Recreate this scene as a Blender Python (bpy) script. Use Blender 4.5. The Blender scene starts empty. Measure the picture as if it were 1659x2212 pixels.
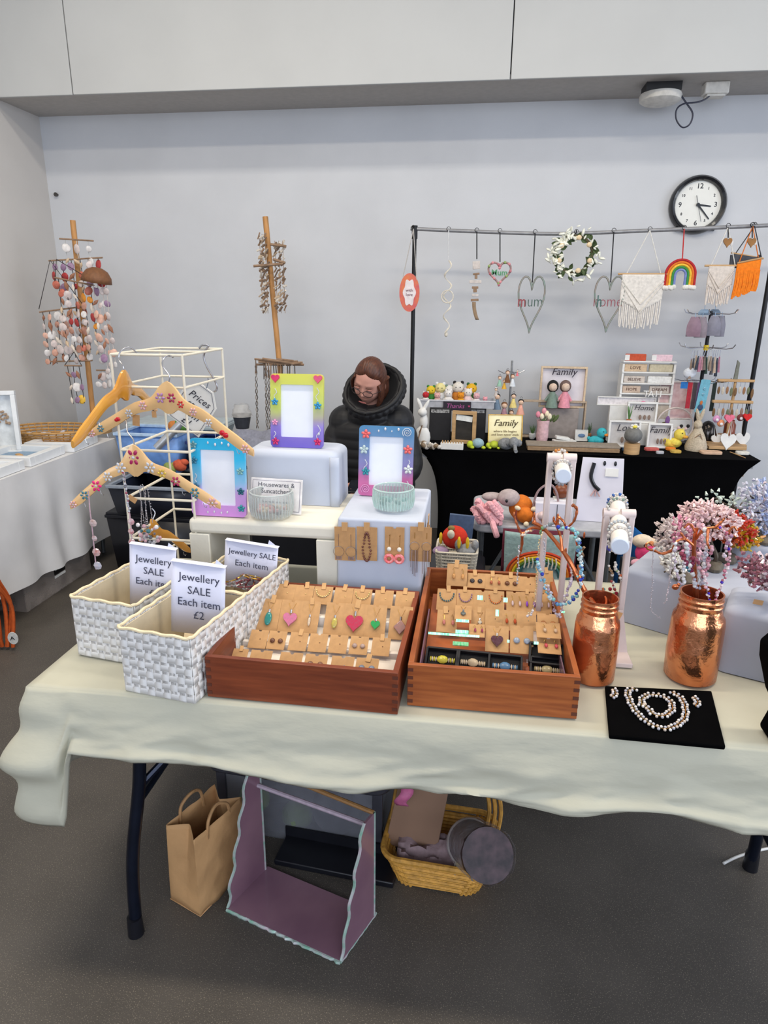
import bpy, bmesh, math, random
import mathutils
from mathutils import Vector, Matrix, noise, Euler
random.seed(7)
SC = bpy.context.scene
COL = SC.collection
# ---------------------------------------------------------------- camera
IW, IH, FPX = 1659, 2212, 1450.0
CAMH = 1.58
_p, _y, _r = math.radians(17.1), math.radians(7.6), math.radians(0.4)
CF = Vector((-math.sin(_y)*math.cos(_p), math.cos(_y)*math.cos(_p), -math.sin(_p)))
_R = Vector((math.cos(_y), math.sin(_y), 0)); _U = _R.cross(CF)
CR = _R*math.cos(_r)+_U*math.sin(_r); CU = _U*math.cos(_r)-_R*math.sin(_r)
CC = Vector((0, 0, CAMH))
cd = bpy.data.cameras.new('camera'); cam = bpy.data.objects.new('camera', cd); COL.objects.link(cam)
cd.sensor_fit = 'HORIZONTAL'; cd.sensor_width = 36.0; cd.lens = 36.0*FPX/IW
cd.clip_start = 0.05; cd.clip_end = 60
cam.matrix_world = Matrix(((CR.x, CU.x, -CF.x, CC.x), (CR.y, CU.y, -CF.y, CC.y), (CR.z, CU.z, -CF.z, CC.z), (0, 0, 0, 1)))
SC.camera = cam
# ---------------------------------------------------------------- light
SC.view_settings.view_transform = 'Standard'; SC.view_settings.look = 'None'
SC.view_settings.gamma = 1.0; SC.view_settings.use_curve_mapping = False
SC.view_settings.exposure = 0.0
wd = bpy.data.worlds.new('world'); SC.world = wd; wd.use_nodes = True
bg = wd.node_tree.nodes['Background']; bg.inputs[0].default_value = (0.74, 0.82, 1.0, 1); bg.inputs[1].default_value = 0.95
def area(name, loc, rot, sx, sy, power, col):
    l = bpy.data.lights.new(name, 'AREA'); l.shape = 'RECTANGLE'; l.size = sx; l.size_y = sy; l.energy = power; l.color = col
    o = bpy.data.objects.new(name, l); o.location = loc; o.rotation_euler = rot; COL.objects.link(o); return o
area('assumed_overhead_light', (-1.2, 1.35, 3.95), (0, 0, 0), 1.6, 0.25, 46, (1.0, 0.88, 0.70))  # overhead lamp out of view, assumed from warm tops and the beam's shadow
area('assumed_overhead_light', (1.5, 1.35, 3.95), (0, 0, 0), 1.6, 0.25, 46, (1.0, 0.88, 0.70))  # right half of the same assumed row, no fitting built
area('assumed_overhead_light', (-1.5, 2.55, 4.0), (0, 0, 0), 1.6, 0.25, 32, (1.0, 0.93, 0.82))  # this second row is added to brighten the back wall
area('assumed_overhead_light', (1.0, 2.55, 4.0), (0, 0, 0), 1.6, 0.25, 18, (1.0, 0.93, 0.82))  # dimmer right half of the added row
area('assumed_daylight_fill', (0.5, -3.4, 2.4), (math.radians(80), 0, 0), 5.0, 2.2, 120, (0.84, 0.91, 1.0))  # cool daylight assumed from behind the camera; unseen, no window there
area('side_fill_light', (5.2, 0.6, 2.3), (math.radians(80), 0, math.radians(90)), 3.5, 2.0, 110, (0.86, 0.92, 1.0))  # added fill from the right to lift front faces and left wall

# ---------------------------------------------------------------- measuring helpers
def ray(x, y): return CF+CR*((x-829.5)/FPX)+CU*((1106-y)/FPX)
def Pz(x, y, z): r = ray(x, y); return CC+r*((z-CAMH)/r.z)
def Py(x, y, Y): r = ray(x, y); return CC+r*(Y/r.y)
def Px(x, y, X): r = ray(x, y); return CC+r*(X/r.x)
def mpp(p): return (Vector(p)-CC).dot(CF)/FPX        # metres per pixel at a point

# ---------------------------------------------------------------- materials
_mats = {}
def lin(c):
    c = c/255.0
    return c/12.92 if c <= 0.04045 else ((c+0.055)/1.055)**2.4
def mat(name, rgb, rough=0.6, metal=0.0, var=0.08, scale=30.0, bump=0.0, bscale=None, trans=0.0, alpha=1.0, rgb2=None, stretch=None, emit=0.0, coat=0.0, sheen=0.0, ior=1.45, kind='noise', spec=0.5):
    if name in _mats: return _mats[name]
    m = bpy.data.materials.new(name); m.use_nodes = True; _mats[name] = m
    nt = m.node_tree; b = nt.nodes['Principled BSDF']
    c = tuple(lin(v) for v in rgb)
    tc = nt.nodes.new('ShaderNodeTexCoord'); mp = nt.nodes.new('ShaderNodeMapping')
    nt.links.new(tc.outputs['Object'], mp.inputs[0])
    if stretch: mp.inputs['Scale'].default_value = stretch
    if kind == 'noise':
        n = nt.nodes.new('ShaderNodeTexNoise'); n.inputs['Scale'].default_value = scale; n.inputs['Detail'].default_value = 4
        out = n.outputs[0]
    elif kind == 'wave':
        n = nt.nodes.new('ShaderNodeTexWave'); n.inputs['Scale'].default_value = scale; n.inputs['Distortion'].default_value = 3; n.inputs['Detail'].default_value = 3
        out = n.outputs[1]
    else:
        n = nt.nodes.new('ShaderNodeTexVoronoi'); n.inputs['Scale'].default_value = scale; out = n.outputs[0]
    nt.links.new(mp.outputs[0], n.inputs['Vector'])
    mx = nt.nodes.new('ShaderNodeMix'); mx.data_type = 'RGBA'
    c2 = tuple(lin(v) for v in rgb2) if rgb2 else tuple(v*(1-2.2*var) for v in c)
    c1 = c if rgb2 else tuple(min(1, v*(1+var)) for v in c)
    mx.inputs[6].default_value = (*c1, 1); mx.inputs[7].default_value = (*c2, 1)
    rp = nt.nodes.new('ShaderNodeValToRGB'); rp.color_ramp.elements[0].position = 0.3; rp.color_ramp.elements[1].position = 0.7
    nt.links.new(out, rp.inputs[0]); nt.links.new(rp.outputs[0], mx.inputs[0]); nt.links.new(mx.outputs[2], b.inputs['Base Color'])
    b.inputs['Roughness'].default_value = rough; b.inputs['Metallic'].default_value = metal
    b.inputs['Transmission Weight'].default_value = trans; b.inputs['Alpha'].default_value = alpha; b.inputs['IOR'].default_value = ior
    b.inputs['Coat Weight'].default_value = coat; b.inputs['Specular IOR Level'].default_value = spec; b.inputs['Sheen Weight'].default_value = sheen
    if emit: b.inputs['Emission Color'].default_value = (*c, 1); b.inputs['Emission Strength'].default_value = emit
    if bump:
        bn = nt.nodes.new('ShaderNodeTexNoise'); bn.inputs['Scale'].default_value = bscale or scale; bn.inputs['Detail'].default_value = 5
        nt.links.new(mp.outputs[0], bn.inputs['Vector'])
        bp = nt.nodes.new('ShaderNodeBump'); bp.inputs['Strength'].default_value = bump; bp.inputs['Distance'].default_value = 0.01
        nt.links.new(bn.outputs[0], bp.inputs['Height']); nt.links.new(bp.outputs[0], b.inputs['Normal'])
    return m
def gradmat(name, stops, axis=2, size=1.0, rough=0.35):
    """painted colour that runs along an object axis; stops = [(pos, rgb)]"""
    if name in _mats: return _mats[name]
    m = bpy.data.materials.new(name); m.use_nodes = True; _mats[name] = m; nt = m.node_tree; b = nt.nodes['Principled BSDF']
    tc = nt.nodes.new('ShaderNodeTexCoord'); sp = nt.nodes.new('ShaderNodeSeparateXYZ'); nt.links.new(tc.outputs['Object'], sp.inputs[0])
    n = nt.nodes.new('ShaderNodeTexNoise'); n.inputs['Scale'].default_value = 14; nt.links.new(tc.outputs['Object'], n.inputs['Vector'])
    ma = nt.nodes.new('ShaderNodeMath'); ma.operation = 'MULTIPLY_ADD'; ma.inputs[1].default_value = 1.0/size
    nt.links.new(sp.outputs[axis], ma.inputs[0])
    m2 = nt.nodes.new('ShaderNodeMath'); m2.operation = 'MULTIPLY_ADD'; m2.inputs[1].default_value = 0.25; m2.inputs[2].default_value = -0.125
    nt.links.new(n.outputs[0], m2.inputs[0]); nt.links.new(m2.outputs[0], ma.inputs[2])
    rp = nt.nodes.new('ShaderNodeValToRGB'); nt.links.new(ma.outputs[0], rp.inputs[0]); el = rp.color_ramp.elements
    while len(el) < len(stops): el.new(0.5)
    for e, (p, c) in zip(el, stops): e.position = p; e.color = (*[lin(v) for v in c], 1)
    nt.links.new(rp.outputs[0], b.inputs['Base Color']); b.inputs['Roughness'].default_value = rough
    return m

# ---------------------------------------------------------------- mesh builder
def rotm(r):
    return Euler(r, 'XYZ').to_matrix() if r else Matrix.Identity(3)
class MB:
    def __init__(s): s.v = []; s.f = []
    def add(s, vs, fs):
        o = len(s.v); s.v += [tuple(v) for v in vs]; s.f += [tuple(i+o for i in f) for f in fs]; return s
    def box(s, c, d, rot=None):
        R = rotm(rot); c = Vector(c); x, y, z = d[0]/2, d[1]/2, d[2]/2
        vs = [c+R@Vector((i*x, j*y, k*z)) for k in (-1, 1) for j in (-1, 1) for i in (-1, 1)]
        return s.add(vs, [(0, 2, 3, 1), (4, 5, 7, 6), (0, 1, 5, 4), (2, 6, 7, 3), (0, 4, 6, 2), (1, 3, 7, 5)])
    def cyl(s, a, b, r0, r1=None, n=12, cap=True):
        a = Vector(a); b = Vector(b); r1 = r0 if r1 is None else r1
        d = (b-a).normalized(); u = d.orthogonal().normalized(); w = d.cross(u)
        vs = []
        for c, r in ((a, r0), (b, r1)):
            for i in range(n): t = 2*math.pi*i/n; vs.append(c+(u*math.cos(t)+w*math.sin(t))*r)
        fs = [(i, (i+1) % n, n+(i+1) % n, n+i) for i in range(n)]
        if cap: fs += [tuple(reversed(range(n))), tuple(range(n, 2*n))]
        return s.add(vs, fs)
    def tube(s, pts, r, n=6, closed=False):
        pts = [Vector(p) for p in pts]; N = len(pts); vs = []; u = None
        for i, p in enumerate(pts):
            a = pts[(i-1) % N] if (closed or i > 0) else p; b = pts[(i+1) % N] if (closed or i < N-1) else p
            d = (b-a).normalized() if (b-a).length > 1e-9 else Vector((0, 0, 1))
            if u is None: u = d.orthogonal().normalized()
            else:
                u = (u-d*u.dot(d)); u = u.normalized() if u.length > 1e-6 else d.orthogonal().normalized()
            w = d.cross(u); rr = r[i] if isinstance(r, (list, tuple)) else r
            for k in range(n): t = 2*math.pi*k/n; vs.append(p+(u*math.cos(t)+w*math.sin(t))*rr)
        fs = []
        for i in range(N if closed else N-1):
            j = (i+1) % N
            for k in range(n): fs.append((i*n+k, i*n+(k+1) % n, j*n+(k+1) % n, j*n+k))
        if not closed: fs += [tuple(reversed(range(n))), tuple(range((N-1)*n, N*n))]
        return s.add(vs, fs)
    def ball(s, c, r, n=12, m=8, rot=None):
        c = Vector(c); R = rotm(rot); r = (r, r, r) if not isinstance(r, (tuple, list)) else r
        vs = [c+R@Vector((0, 0, -r[2]))]
        for i in range(1, m):
            ph = -math.pi/2+math.pi*i/m
            for k in range(n):
                t = 2*math.pi*k/n; vs.append(c+R@Vector((r[0]*math.cos(ph)*math.cos(t), r[1]*math.cos(ph)*math.sin(t), r[2]*math.sin(ph))))
        vs.append(c+R@Vector((0, 0, r[2]))); L = len(vs)-1; fs = []
        for k in range(n):
            fs.append((0, 1+(k+1) % n, 1+k)); fs.append((L, L-n+k, L-n+(k+1) % n))
        for i in range(m-2):
            for k in range(n): a = 1+i*n; fs.append((a+k, a+(k+1) % n, a+n+(k+1) % n, a+n+k))
        return s.add(vs, fs)
    def lathe(s, prof, c=(0, 0, 0), n=24, rfun=None, rot=None):
        c = Vector(c); vs = []; fs = []; m = len(prof); R = rotm(rot)
        for (r, z) in prof:
            for k in range(n):
                t = 2*math.pi*k/n; q = rfun(t, z) if rfun else 1.0
                vs.append(c+R@Vector((r*q*math.cos(t), r*q*math.sin(t), z)))
        for i in range(m-1):
            for k in range(n): fs.append((i*n+k, i*n+(k+1) % n, (i+1)*n+(k+1) % n, (i+1)*n+k))
        return s.add(vs, fs)
    def prism(s, poly, y0, y1, M=None):
        """polygon in local XZ extruded along Y"""
        n = len(poly); vs = [Vector((x, y0, z)) for x, z in poly]+[Vector((x, y1, z)) for x, z in poly]
        if M is not None: vs = [M@v for v in vs]
        fs = [tuple(range(n)), tuple(reversed(range(n, 2*n)))]+[((i+1) % n, i, n+i, n+(i+1) % n) for i in range(n)]
        return s.add(vs, fs)
    def grid(s, fn, nu, nv, closeu=False):
        vs = [fn(i/(nu if closeu else nu-1), j/(nv-1)) for j in range(nv) for i in range(nu)]; fs = []
        for j in range(nv-1):
            for i in range(nu if closeu else nu-1): k = (i+1) % nu; fs.append((j*nu+i, j*nu+k, (j+1)*nu+k, (j+1)*nu+i))
        return s.add(vs, fs)
    def mesh(s, name, m, ang=40, smooth=True):
        me = bpy.data.meshes.new(name); me.from_pydata(s.v, [], s.f); me.validate()
        bm = bmesh.new(); bm.from_mesh(me); bmesh.ops.recalc_face_normals(bm, faces=bm.faces); bm.to_mesh(me); bm.free()
        if m: me.materials.append(m)
        if smooth:
            me.polygons.foreach_set('use_smooth', [True]*len(me.polygons)); me.set_sharp_from_angle(angle=math.radians(ang))
        me.update(); return me
    def build(s, name, m, parent=None, loc=(0, 0, 0), rot=(0, 0, 0), bevel=0, seg=2, solid=0, sub=0, ang=40, smooth=True, world=False):
        if world and parent is not None:
            bpy.context.view_layer.update() if False else None
            Mi = (Matrix.Translation(parent.location) @ parent.rotation_euler.to_matrix().to_4x4()).inverted()
            s.v = [tuple(Mi @ Vector(v)) for v in s.v]
        elif world:
            c = Vector(loc); s.v = [tuple(Vector(v)-c) for v in s.v]
        o = bpy.data.objects.new(name, s.mesh(name, m, ang, smooth)); COL.objects.link(o)
        if parent: o.parent = parent
        if not (world and parent): o.location = loc; o.rotation_euler = rot
        if solid: d = o.modifiers.new('solid', 'SOLIDIFY'); d.thickness = solid
        if bevel: d = o.modifiers.new('bevel', 'BEVEL'); d.width = bevel; d.segments = seg; d.limit_method = 'ANGLE'; d.angle_limit = math.radians(35)
        if sub: d = o.modifiers.new('sub', 'SUBSURF'); d.levels = sub; d.render_levels = sub
        return o
def tag(o, label, cat, group=None):
    assert 4 <= len(label.split()) <= 16, label
    o['label'] = label; o['category'] = cat
    if group: o['group'] = group
    return o
def thing(name, label, cat, loc=(0, 0, 0), rz=0.0, group=None, rot=None):
    o = bpy.data.objects.new(name, None); COL.objects.link(o); o.location = loc; o.rotation_euler = rot or (0, 0, rz)
    o.empty_display_size = 0.02
    return tag(o, label, cat, group)
def inst(name, me, parent, loc, rot=(0, 0, 0), sc=(1, 1, 1)):
    o = bpy.data.objects.new(name, me); COL.objects.link(o); o.parent = parent; o.location = loc; o.rotation_euler = rot
    o.scale = sc if isinstance(sc, (tuple, list)) else (sc, sc, sc); return o
def struct(o, ): o['kind'] = 'structure'; return o
def _dg():
    bpy.context.view_layer.update(); return bpy.context.evaluated_depsgraph_get()
def text(s, size, m, parent, loc, rot=(math.pi/2, 0, 0), name='lettering', ext=0.0004, align='CENTER', shear=0.0, sx=1.0, off=0.0, space=1.0):
    c = bpy.data.curves.new(name, 'FONT'); c.body = s; c.size = size; c.extrude = ext; c.align_x = align; c.align_y = 'CENTER'; c.shear = shear; c.offset = off; c.space_line = space
    c.resolution_u = 2; tmp = bpy.data.objects.new('tmp', c); COL.objects.link(tmp)
    me = bpy.data.meshes.new_from_object(tmp.evaluated_get(_dg())); bpy.data.objects.remove(tmp); me.name = name
    me.materials.clear(); me.materials.append(m)
    o = bpy.data.objects.new(name, me); COL.objects.link(o); o.parent = parent; o.location = loc; o.rotation_euler = rot; o.scale = (sx, 1, 1); return o
def bez(p0, p1, p2, p3, n=12):
    p0, p1, p2, p3 = map(Vector, (p0, p1, p2, p3)); r = []
    for i in range(n+1):
        t = i/n; r.append(p0*(1-t)**3+p1*3*t*(1-t)**2+p2*3*t*t*(1-t)+p3*t**3)
    return r
def smooth_path(pts, k=6):
    """Catmull-Rom through points"""
    P = [Vector(p) for p in pts]; P = [P[0]*2-P[1]]+P+[P[-1]*2-P[-2]]; out = []
    for i in range(1, len(P)-2):
        for j in range(k):
            t = j/k; a, b, c, d = P[i-1], P[i], P[i+1], P[i+2]
            out.append(0.5*((2*b)+(c-a)*t+(2*a-5*b+4*c-d)*t*t+(3*b-a-3*c+d)*t**3))
    out.append(P[-2]); return out
def rnd(a, b): return random.uniform(a, b)
def rrect(w, h, r, n=4, cx=0, cz=0):
    pts = []
    for (sx, sz, a0) in ((1, 1, 0), (-1, 1, 90), (-1, -1, 180), (1, -1, 270)):
        for i in range(n+1):
            a = math.radians(a0+90*i/n); pts.append((cx+sx*(w/2-r)+r*math.cos(a), cz+sz*(h/2-r)+r*math.sin(a)))
    return pts
def ordinal(i): return ['first', 'second', 'third', 'fourth', 'fifth', 'sixth', 'seventh', 'eighth', 'ninth', 'tenth', 'eleventh', 'twelfth', 'thirteenth', 'fourteenth'][i]
def heart(w, h, n=20):
    pts = []
    for i in range(n):
        t = 2*math.pi*i/n; x = 16*math.sin(t)**3; z = 13*math.cos(t)-5*math.cos(2*t)-2*math.cos(3*t)-math.cos(4*t)
        pts.append((x/32*w, (z+2.5)/29*h))
    return pts
# ================================================================ room
WALLY, LEFTX, SOFZ, SOFY = 4.75, -3.0, 2.79, 4.27
m_wall = mat('painted_wall', (202, 204, 208), 0.75, var=0.025, scale=2.2, bump=0.05, bscale=180)
m_lwall = mat('side_wall_paint', (198, 194, 190), 0.75, var=0.03, scale=1.6, bump=0.05, bscale=180)
m_floor = mat('vinyl_floor', (80, 75, 70), 0.55, var=0.12, scale=3, bump=0.15, bscale=260)
m_ceil = mat('ceiling_paint', (225, 225, 222), 0.8, var=0.03)
# speckle in the vinyl
nt = m_floor.node_tree; b = nt.nodes['Principled BSDF']; src = b.inputs['Base Color'].links[0].from_socket
vo = nt.nodes.new('ShaderNodeTexNoise'); vo.inputs['Scale'].default_value = 340; vo.inputs['Detail'].default_value = 1
tcn = [n for n in nt.nodes if n.type == 'TEX_COORD'][0]; nt.links.new(tcn.outputs['Object'], vo.inputs['Vector'])
rr = nt.nodes.new('ShaderNodeValToRGB'); rr.color_ramp.elements[0].position = 0.62; rr.color_ramp.elements[1].position = 0.70; nt.links.new(vo.outputs[0], rr.inputs[0])
mm = nt.nodes.new('ShaderNodeMix'); mm.data_type = 'RGBA'; mm.inputs[7].default_value = (0.22, 0.19, 0.15, 1); nt.links.new(src, mm.inputs[6]); nt.links.new(rr.outputs[0], mm.inputs[0]); nt.links.new(mm.outputs[2], b.inputs['Base Color'])

struct(MB().box((0, 0, -0.05), (9, 11, 0.1)).build('floor', m_floor, loc=(1.4, -0.6, 0)))
struct(MB().box((0, 0.06, 2.1), (8.6, 0.12, 4.4)).build('wall_back', m_wall, loc=(1.2, WALLY, 0)))
struct(MB().box((-0.06, 0, 2.1), (0.12, 8.2, 4.4)).build('wall_left', m_lwall, loc=(LEFTX, 0.75, 0)))
struct(MB().box((0, 0, 0.05), (9, 7.6, 0.1)).build('ceiling', m_ceil, loc=(1.4, 1.0, 4.25)))
# boxed-in beam along the top of the back wall, three facing panels and an underside
bk = bpy.data.objects.new('wall_upper', None); COL.objects.link(bk); bk.location = (0, SOFY, SOFZ); bk['kind'] = 'structure'
sx = [LEFTX, Py(157, 203, SOFY).x, Py(1103, 160, SOFY).x, 5.4]
for a, b_ in zip(sx[:-1], sx[1:]):
    MB().box(((a+b_)/2, 0.01, 0.7), (b_-a-0.006, 0.02, 1.44), ).build('panel', mat('beam_paint', (188, 189, 188), 0.7, var=0.02, scale=2), bk, bevel=0.003)
MB().box(((sx[0]+sx[-1])/2, 0.25, 0.0), (sx[-1]-sx[0], WALLY-SOFY-0.02, 0.02)).build('underside', mat('beam_underside', (178, 174, 170), 0.75, var=0.03), bk)
MB().box(((sx[0]+sx[-1])/2, 0.03, 0.72), (sx[-1]-sx[0], 0.01, 1.4)).build('backing', mat('joint_dark', (70, 70, 70), 0.8), bk)

# faint scuffs and a hook on the wall
p = Py(124, 421, WALLY)
o = MB().cyl((0, 0, 0), (0, -0.02, 0), 0.009, n=8).cyl((0, -0.018, 0), (0, -0.024, 0), 0.014, n=8).build('wall_hook', mat('dull_steel', (95, 92, 90), 0.4, 0.7), loc=p)
tag(o, 'small grey screw fixed in the back wall near the room corner', 'screw')

# smoke sensor, socket box and cable under the beam
p = Pz(1434, 178, SOFZ-0.01); p.y = 4.50
t = thing('ceiling_sensor', 'flat white sensor with black back plate under the boxed beam', 'sensor', (p.x, 4.5, SOFZ-0.01))
k = mat('sensor_white', (215, 212, 205), 0.5)
MB().box((0, 0, -0.022), (0.19, 0.14, 0.044)).build('back_plate', mat('matt_black', (22, 22, 24), 0.5), t)
MB().lathe([(0, -0.095), (0.09, -0.093), (0.112, -0.08), (0.115, -0.055), (0.11, -0.045), (0, -0.044)], n=28).build('cover', k, t)
p2 = Py(1548, 170, 4.5)
t = thing('cable_junction_box', 'white cable junction box on the beam underside beside the sensor', 'box', (p2.x, 4.5, SOFZ-0.01))
MB().box((0, 0, -0.03), (0.13, 0.08, 0.06)).build('housing', k, t, bevel=0.006)
MB().box((0.0, -0.0, -0.066), (0.10, 0.07, 0.012)).build('lid', k, t, bevel=0.004)
a = Py(1461, 192, 4.47)
pts = [a, Py(1482, 222, 4.46), Py(1496, 245, 4.45), Py(1490, 268, 4.45), Py(1474, 275, 4.45), Py(1461, 258, 4.46), Py(1462, 236, 4.46), Py(1478, 224, 4.45), Py(1510, 220, 4.46), Py(1532, 208, 4.47), Py(1543, 188, 4.49), Py(1545, 176, 4.5)]
c0 = pts[0].copy()
o = MB().tube(smooth_path(pts), 0.0045, 6).build('cable', mat('blue_black_cable', (34, 38, 58), 0.4), loc=c0, world=True)
tag(o, 'dark looped cable hanging between the white sensor and junction box', 'cable')

# clock
p = Py(1506, 443, WALLY-0.005); R = 59*mpp(p)
t = thing('wall_clock', 'round black rimmed wall clock with white face and numerals', 'clock', p)
mb = MB(); mk = mat('clock_black', (18, 19, 24), 0.25, coat=0.4)
mb.lathe([(R*0.80, 0.0), (R*0.80, 0.022), (R*0.84, 0.036), (R*0.92, 0.042), (R*0.98, 0.03), (R, 0.012), (R, 0)], n=56, rot=(math.pi/2, 0, 0))
for sx_ in (-1, 1): mb.box((sx_*R*0.62, -0.012, -R*0.80), (0.03, 0.02, 0.02), rot=(0, sx_*0.6, 0))
mb.build('rim', mk, t)
MB().cyl((0, -0.002, 0), (0, -0.012, 0), R*0.82, n=48).build('face', mat('clock_white', (232, 232, 226), 0.5, var=0.01), t)
for h in range(1, 13):
    a = math.radians(90-30*h); big = h % 3 == 0
    text(str(h), R*(0.24 if big else 0.13), mk, t, (R*0.62*math.cos(a), -0.0125, R*0.62*math.sin(a)), name='numeral', off=0.0006)
for i in range(60):
    pass
def hand(name, ang, L, w, y, tail=0.0):
    a = math.radians(ang); d = Vector((math.sin(a), 0, math.cos(a))); n = Vector((d.z, 0, -d.x))
    pts = [(-d*tail-n*w), (-d*tail+n*w), (d*L+n*w*0.6), (d*L-n*w*0.6)]
    MB().prism([(q.x, q.z) for q in pts], y, y-0.0015).build(name, mk, t, smooth=False)
hand('hour_hand', 97, R*0.46, 0.006, -0.014, 0.01); hand('minute_hand', 138, R*0.66, 0.005, -0.017, 0.01); hand('second_hand', 163, R*0.60, 0.0015, -0.0195, R*0.32)
MB().cyl((0, -0.012, 0), (0, -0.024, 0), 0.01, n=12).build('hub', mk, t)
# ================================================================ back stall: black table, rail, hanging crafts
TZ = 0.745
BY = 4.40
m_blk = mat('black_steel', (20, 20, 23), 0.4, 0.3)
m_blkcloth = mat('black_stretch_cloth', (5, 5, 7), 0.95, var=0.15, scale=6, spec=0.08, bump=0.3, bscale=5)
m_white = mat('matt_white', (228, 227, 224), 0.6, var=0.03)
m_cream = mat('cream_cotton', (222, 214, 198), 0.9, var=0.08, scale=60, bump=0.3)
m_wood = mat('pale_wood', (196, 158, 112), 0.6, var=0.1, scale=8, stretch=(1, 1, 8))
m_drift = mat('driftwood', (150, 122, 98), 0.8, var=0.15, scale=20)
m_gold = mat('gold_metal', (202, 160, 80), 0.3, 0.9)
m_silver = mat('silver_metal', (190, 190, 195), 0.25, 0.95)
m_grey = mat('grey_yarn', (140, 142, 145), 0.9, var=0.1, scale=90, bump=0.5)
def cm(r, g, b, rough=0.85, **k):
    nm = 'felt_%d_%d_%d' % (r, g, b) if rough > 0.5 else 'gloss_%d_%d_%d' % (r, g, b)
    return mat(nm, (r, g, b), rough, var=0.08, scale=70, bump=0.25 if rough > 0.5 else 0, **k)
# fitted black cloth over the table
xl, xr, yf, yb = -0.335, 1.63, 3.99, 4.62
bt = thing('trestle_table', 'long trestle table hidden under a black fitted cloth by the back wall', 'table', (0.65, 4.3, 0))
MB().box((0, 0, TZ-0.03), (1.9, 0.58, 0.04)).build('tabletop', mat('grey_plastic_top', (170, 170, 172), 0.5), bt)
for sx_ in (-0.68, 0.68):
    for sy in (-0.22, 0.22):
        MB().cyl((sx_, sy, 0), (sx_, sy, TZ-0.05), 0.016, n=10).build('leg', m_blk, bt)
def fit(u, v):
    # perimeter u, v=0 top .. 1 bottom
    z = TZ*(1-v)+0.005; ins = 0.15*(1-math.exp(-v*6.5))-0.02*v
    P = [(xl, yb), (xl, yf), (xr, yf), (xr, yb)]; L = [yb-yf, xr-xl, yb-yf, xr-xl]; tot = sum(L); d = u*tot
    for i in range(4):
        if d <= L[i]+1e-9: break
        d -= L[i]
    a = Vector(P[i]); b = Vector(P[(i+1) % 4]); q = a+(b-a)*(d/L[i]); c = Vector(((xl+xr)/2, (yf+yb)/2))
    hx, hy = (xr-xl)/2, (yb-yf)/2; fx = (q.x-c.x)/hx; fy = (q.y-c.y)/hy
    endw = max(0, (abs(fx)-0.75)/0.25)
    q2 = Vector((c.x+fx*(hx-ins*(1)), c.y+fy*(hy-0.35*ins*(1-0.5*endw))))
    w = noise.noise(Vector((q.x*3, q.y*3, z*2)))*0.02*v
    return (q2.x+w, q2.y+w, z)
mb = MB().grid(fit, 120, 14, closeu=True)
mb.add([(xl, yb, TZ+.005), (xl, yf, TZ+.005), (xr, yf, TZ+.005), (xr, yb, TZ+.005)], [(0, 1, 2, 3)])
o = mb.build('tablecloth', m_blkcloth, loc=(0.65, 4.3, 0), world=True, ang=60)
tag(o, 'black stretch cloth fitted over the back table', 'tablecloth')
TZ += 0.006

# clothes-rail style frame
pl = Py(892, 700, BY).x; pr = Py(1632, 780, BY).x; ztop = Py(899, 497, BY).z
t = thing('display_rail', 'black metal backdrop frame with grey crossbar behind the black table', 'rail', (0.65, BY, 0))
for x in (pl, pr):
    MB().cyl((x-0.65, 0, 0.03), (x-0.65, 0, ztop+0.02), 0.013, n=12).cyl((x-0.65, 0, ztop-0.05), (x-0.65, 0, ztop+0.025), 0.018, n=12).build('post', m_blk, t)
    MB().box((x-0.65, 0, 0.012), (0.06, 0.45, 0.02)).build('foot', m_blk, t)
bp = [Py(x, y, BY)-Vector((0.65, BY, 0)) for x, y in ((887, 494), (1000, 499), (1200, 505), (1400, 498), (1659, 487))]
bp.append(bp[-1]+Vector((0.25, 0, 0.01)))
MB().tube(smooth_path(bp), 0.011, 10).build('crossbar', mat('grey_tube', (150, 150, 153), 0.45, 0.4), t)
def barz(px): 
    pts = ((887, 494), (1000, 499), (1200, 505), (1400, 498), (1659, 487))
    for (a, b), (c, d) in zip(pts[:-1], pts[1:]):
        if px <= c: return b+(d-b)*(px-a)/(c-a)
    return 487
HY = BY-0.03
def hang(name, px, py, label, cat, cordpx=None, cordcol=(40, 40, 44), two=None):
    """thing with its origin at the top of the item; cord from the bar"""
    p = Py(px, py, HY); t = thing(name, label, cat, p)
    cx = px if cordpx is None else cordpx
    top = Py(cx, barz(cx), HY)-p
    m = cm(*cordcol)
    if two:
        for e in two: MB().tube([top, Py(e[0], e[1], HY)-p], 0.003, 5).build('cord', m, t)
    else: MB().tube([top, Vector((0, 0, 0))], 0.0035, 5).build('cord', m, t)
    MB().tube([top+Vector((0.012*math.cos(a), 0, 0.012*math.sin(a)+0.008)) for a in [i*math.pi/4 for i in range(7)]], 0.002, 4).build('hook', m_blk, t)
    return t, p, mpp(p)
# 1 red oval plaque on white hook at the left end
t, p, k = hang('oval_plaque', 885, 592, 'red and orange oval plaque with white centre hanging from the rail end', 'plaque', 893, (190, 185, 180), two=[(870, 600), (900, 604)])
mb = MB().prism([(22*k*math.cos(a), -38*k+40*k*math.sin(a)) for a in [2*math.pi*i/32 for i in range(32)]], 0, 0.01)
mb.build('disc', mat('plaque_flowers', (196, 70, 92), 0.4, rgb2=(214, 120, 60), scale=18), t)
MB().prism([(13*k*(1+0.12*math.cos(6*a))*math.cos(a), -38*k+27*k*(1+.12*math.cos(6*a))*math.sin(a)) for a in [2*math.pi*i/40 for i in range(40)]], -0.003, 0).build('centre', mat('plaque_white', (225, 215, 215), 0.4, var=0.06), t)
text('with\nlove', 9*k, cm(110, 60, 80), t, (0, -0.004, -38*k))
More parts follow.
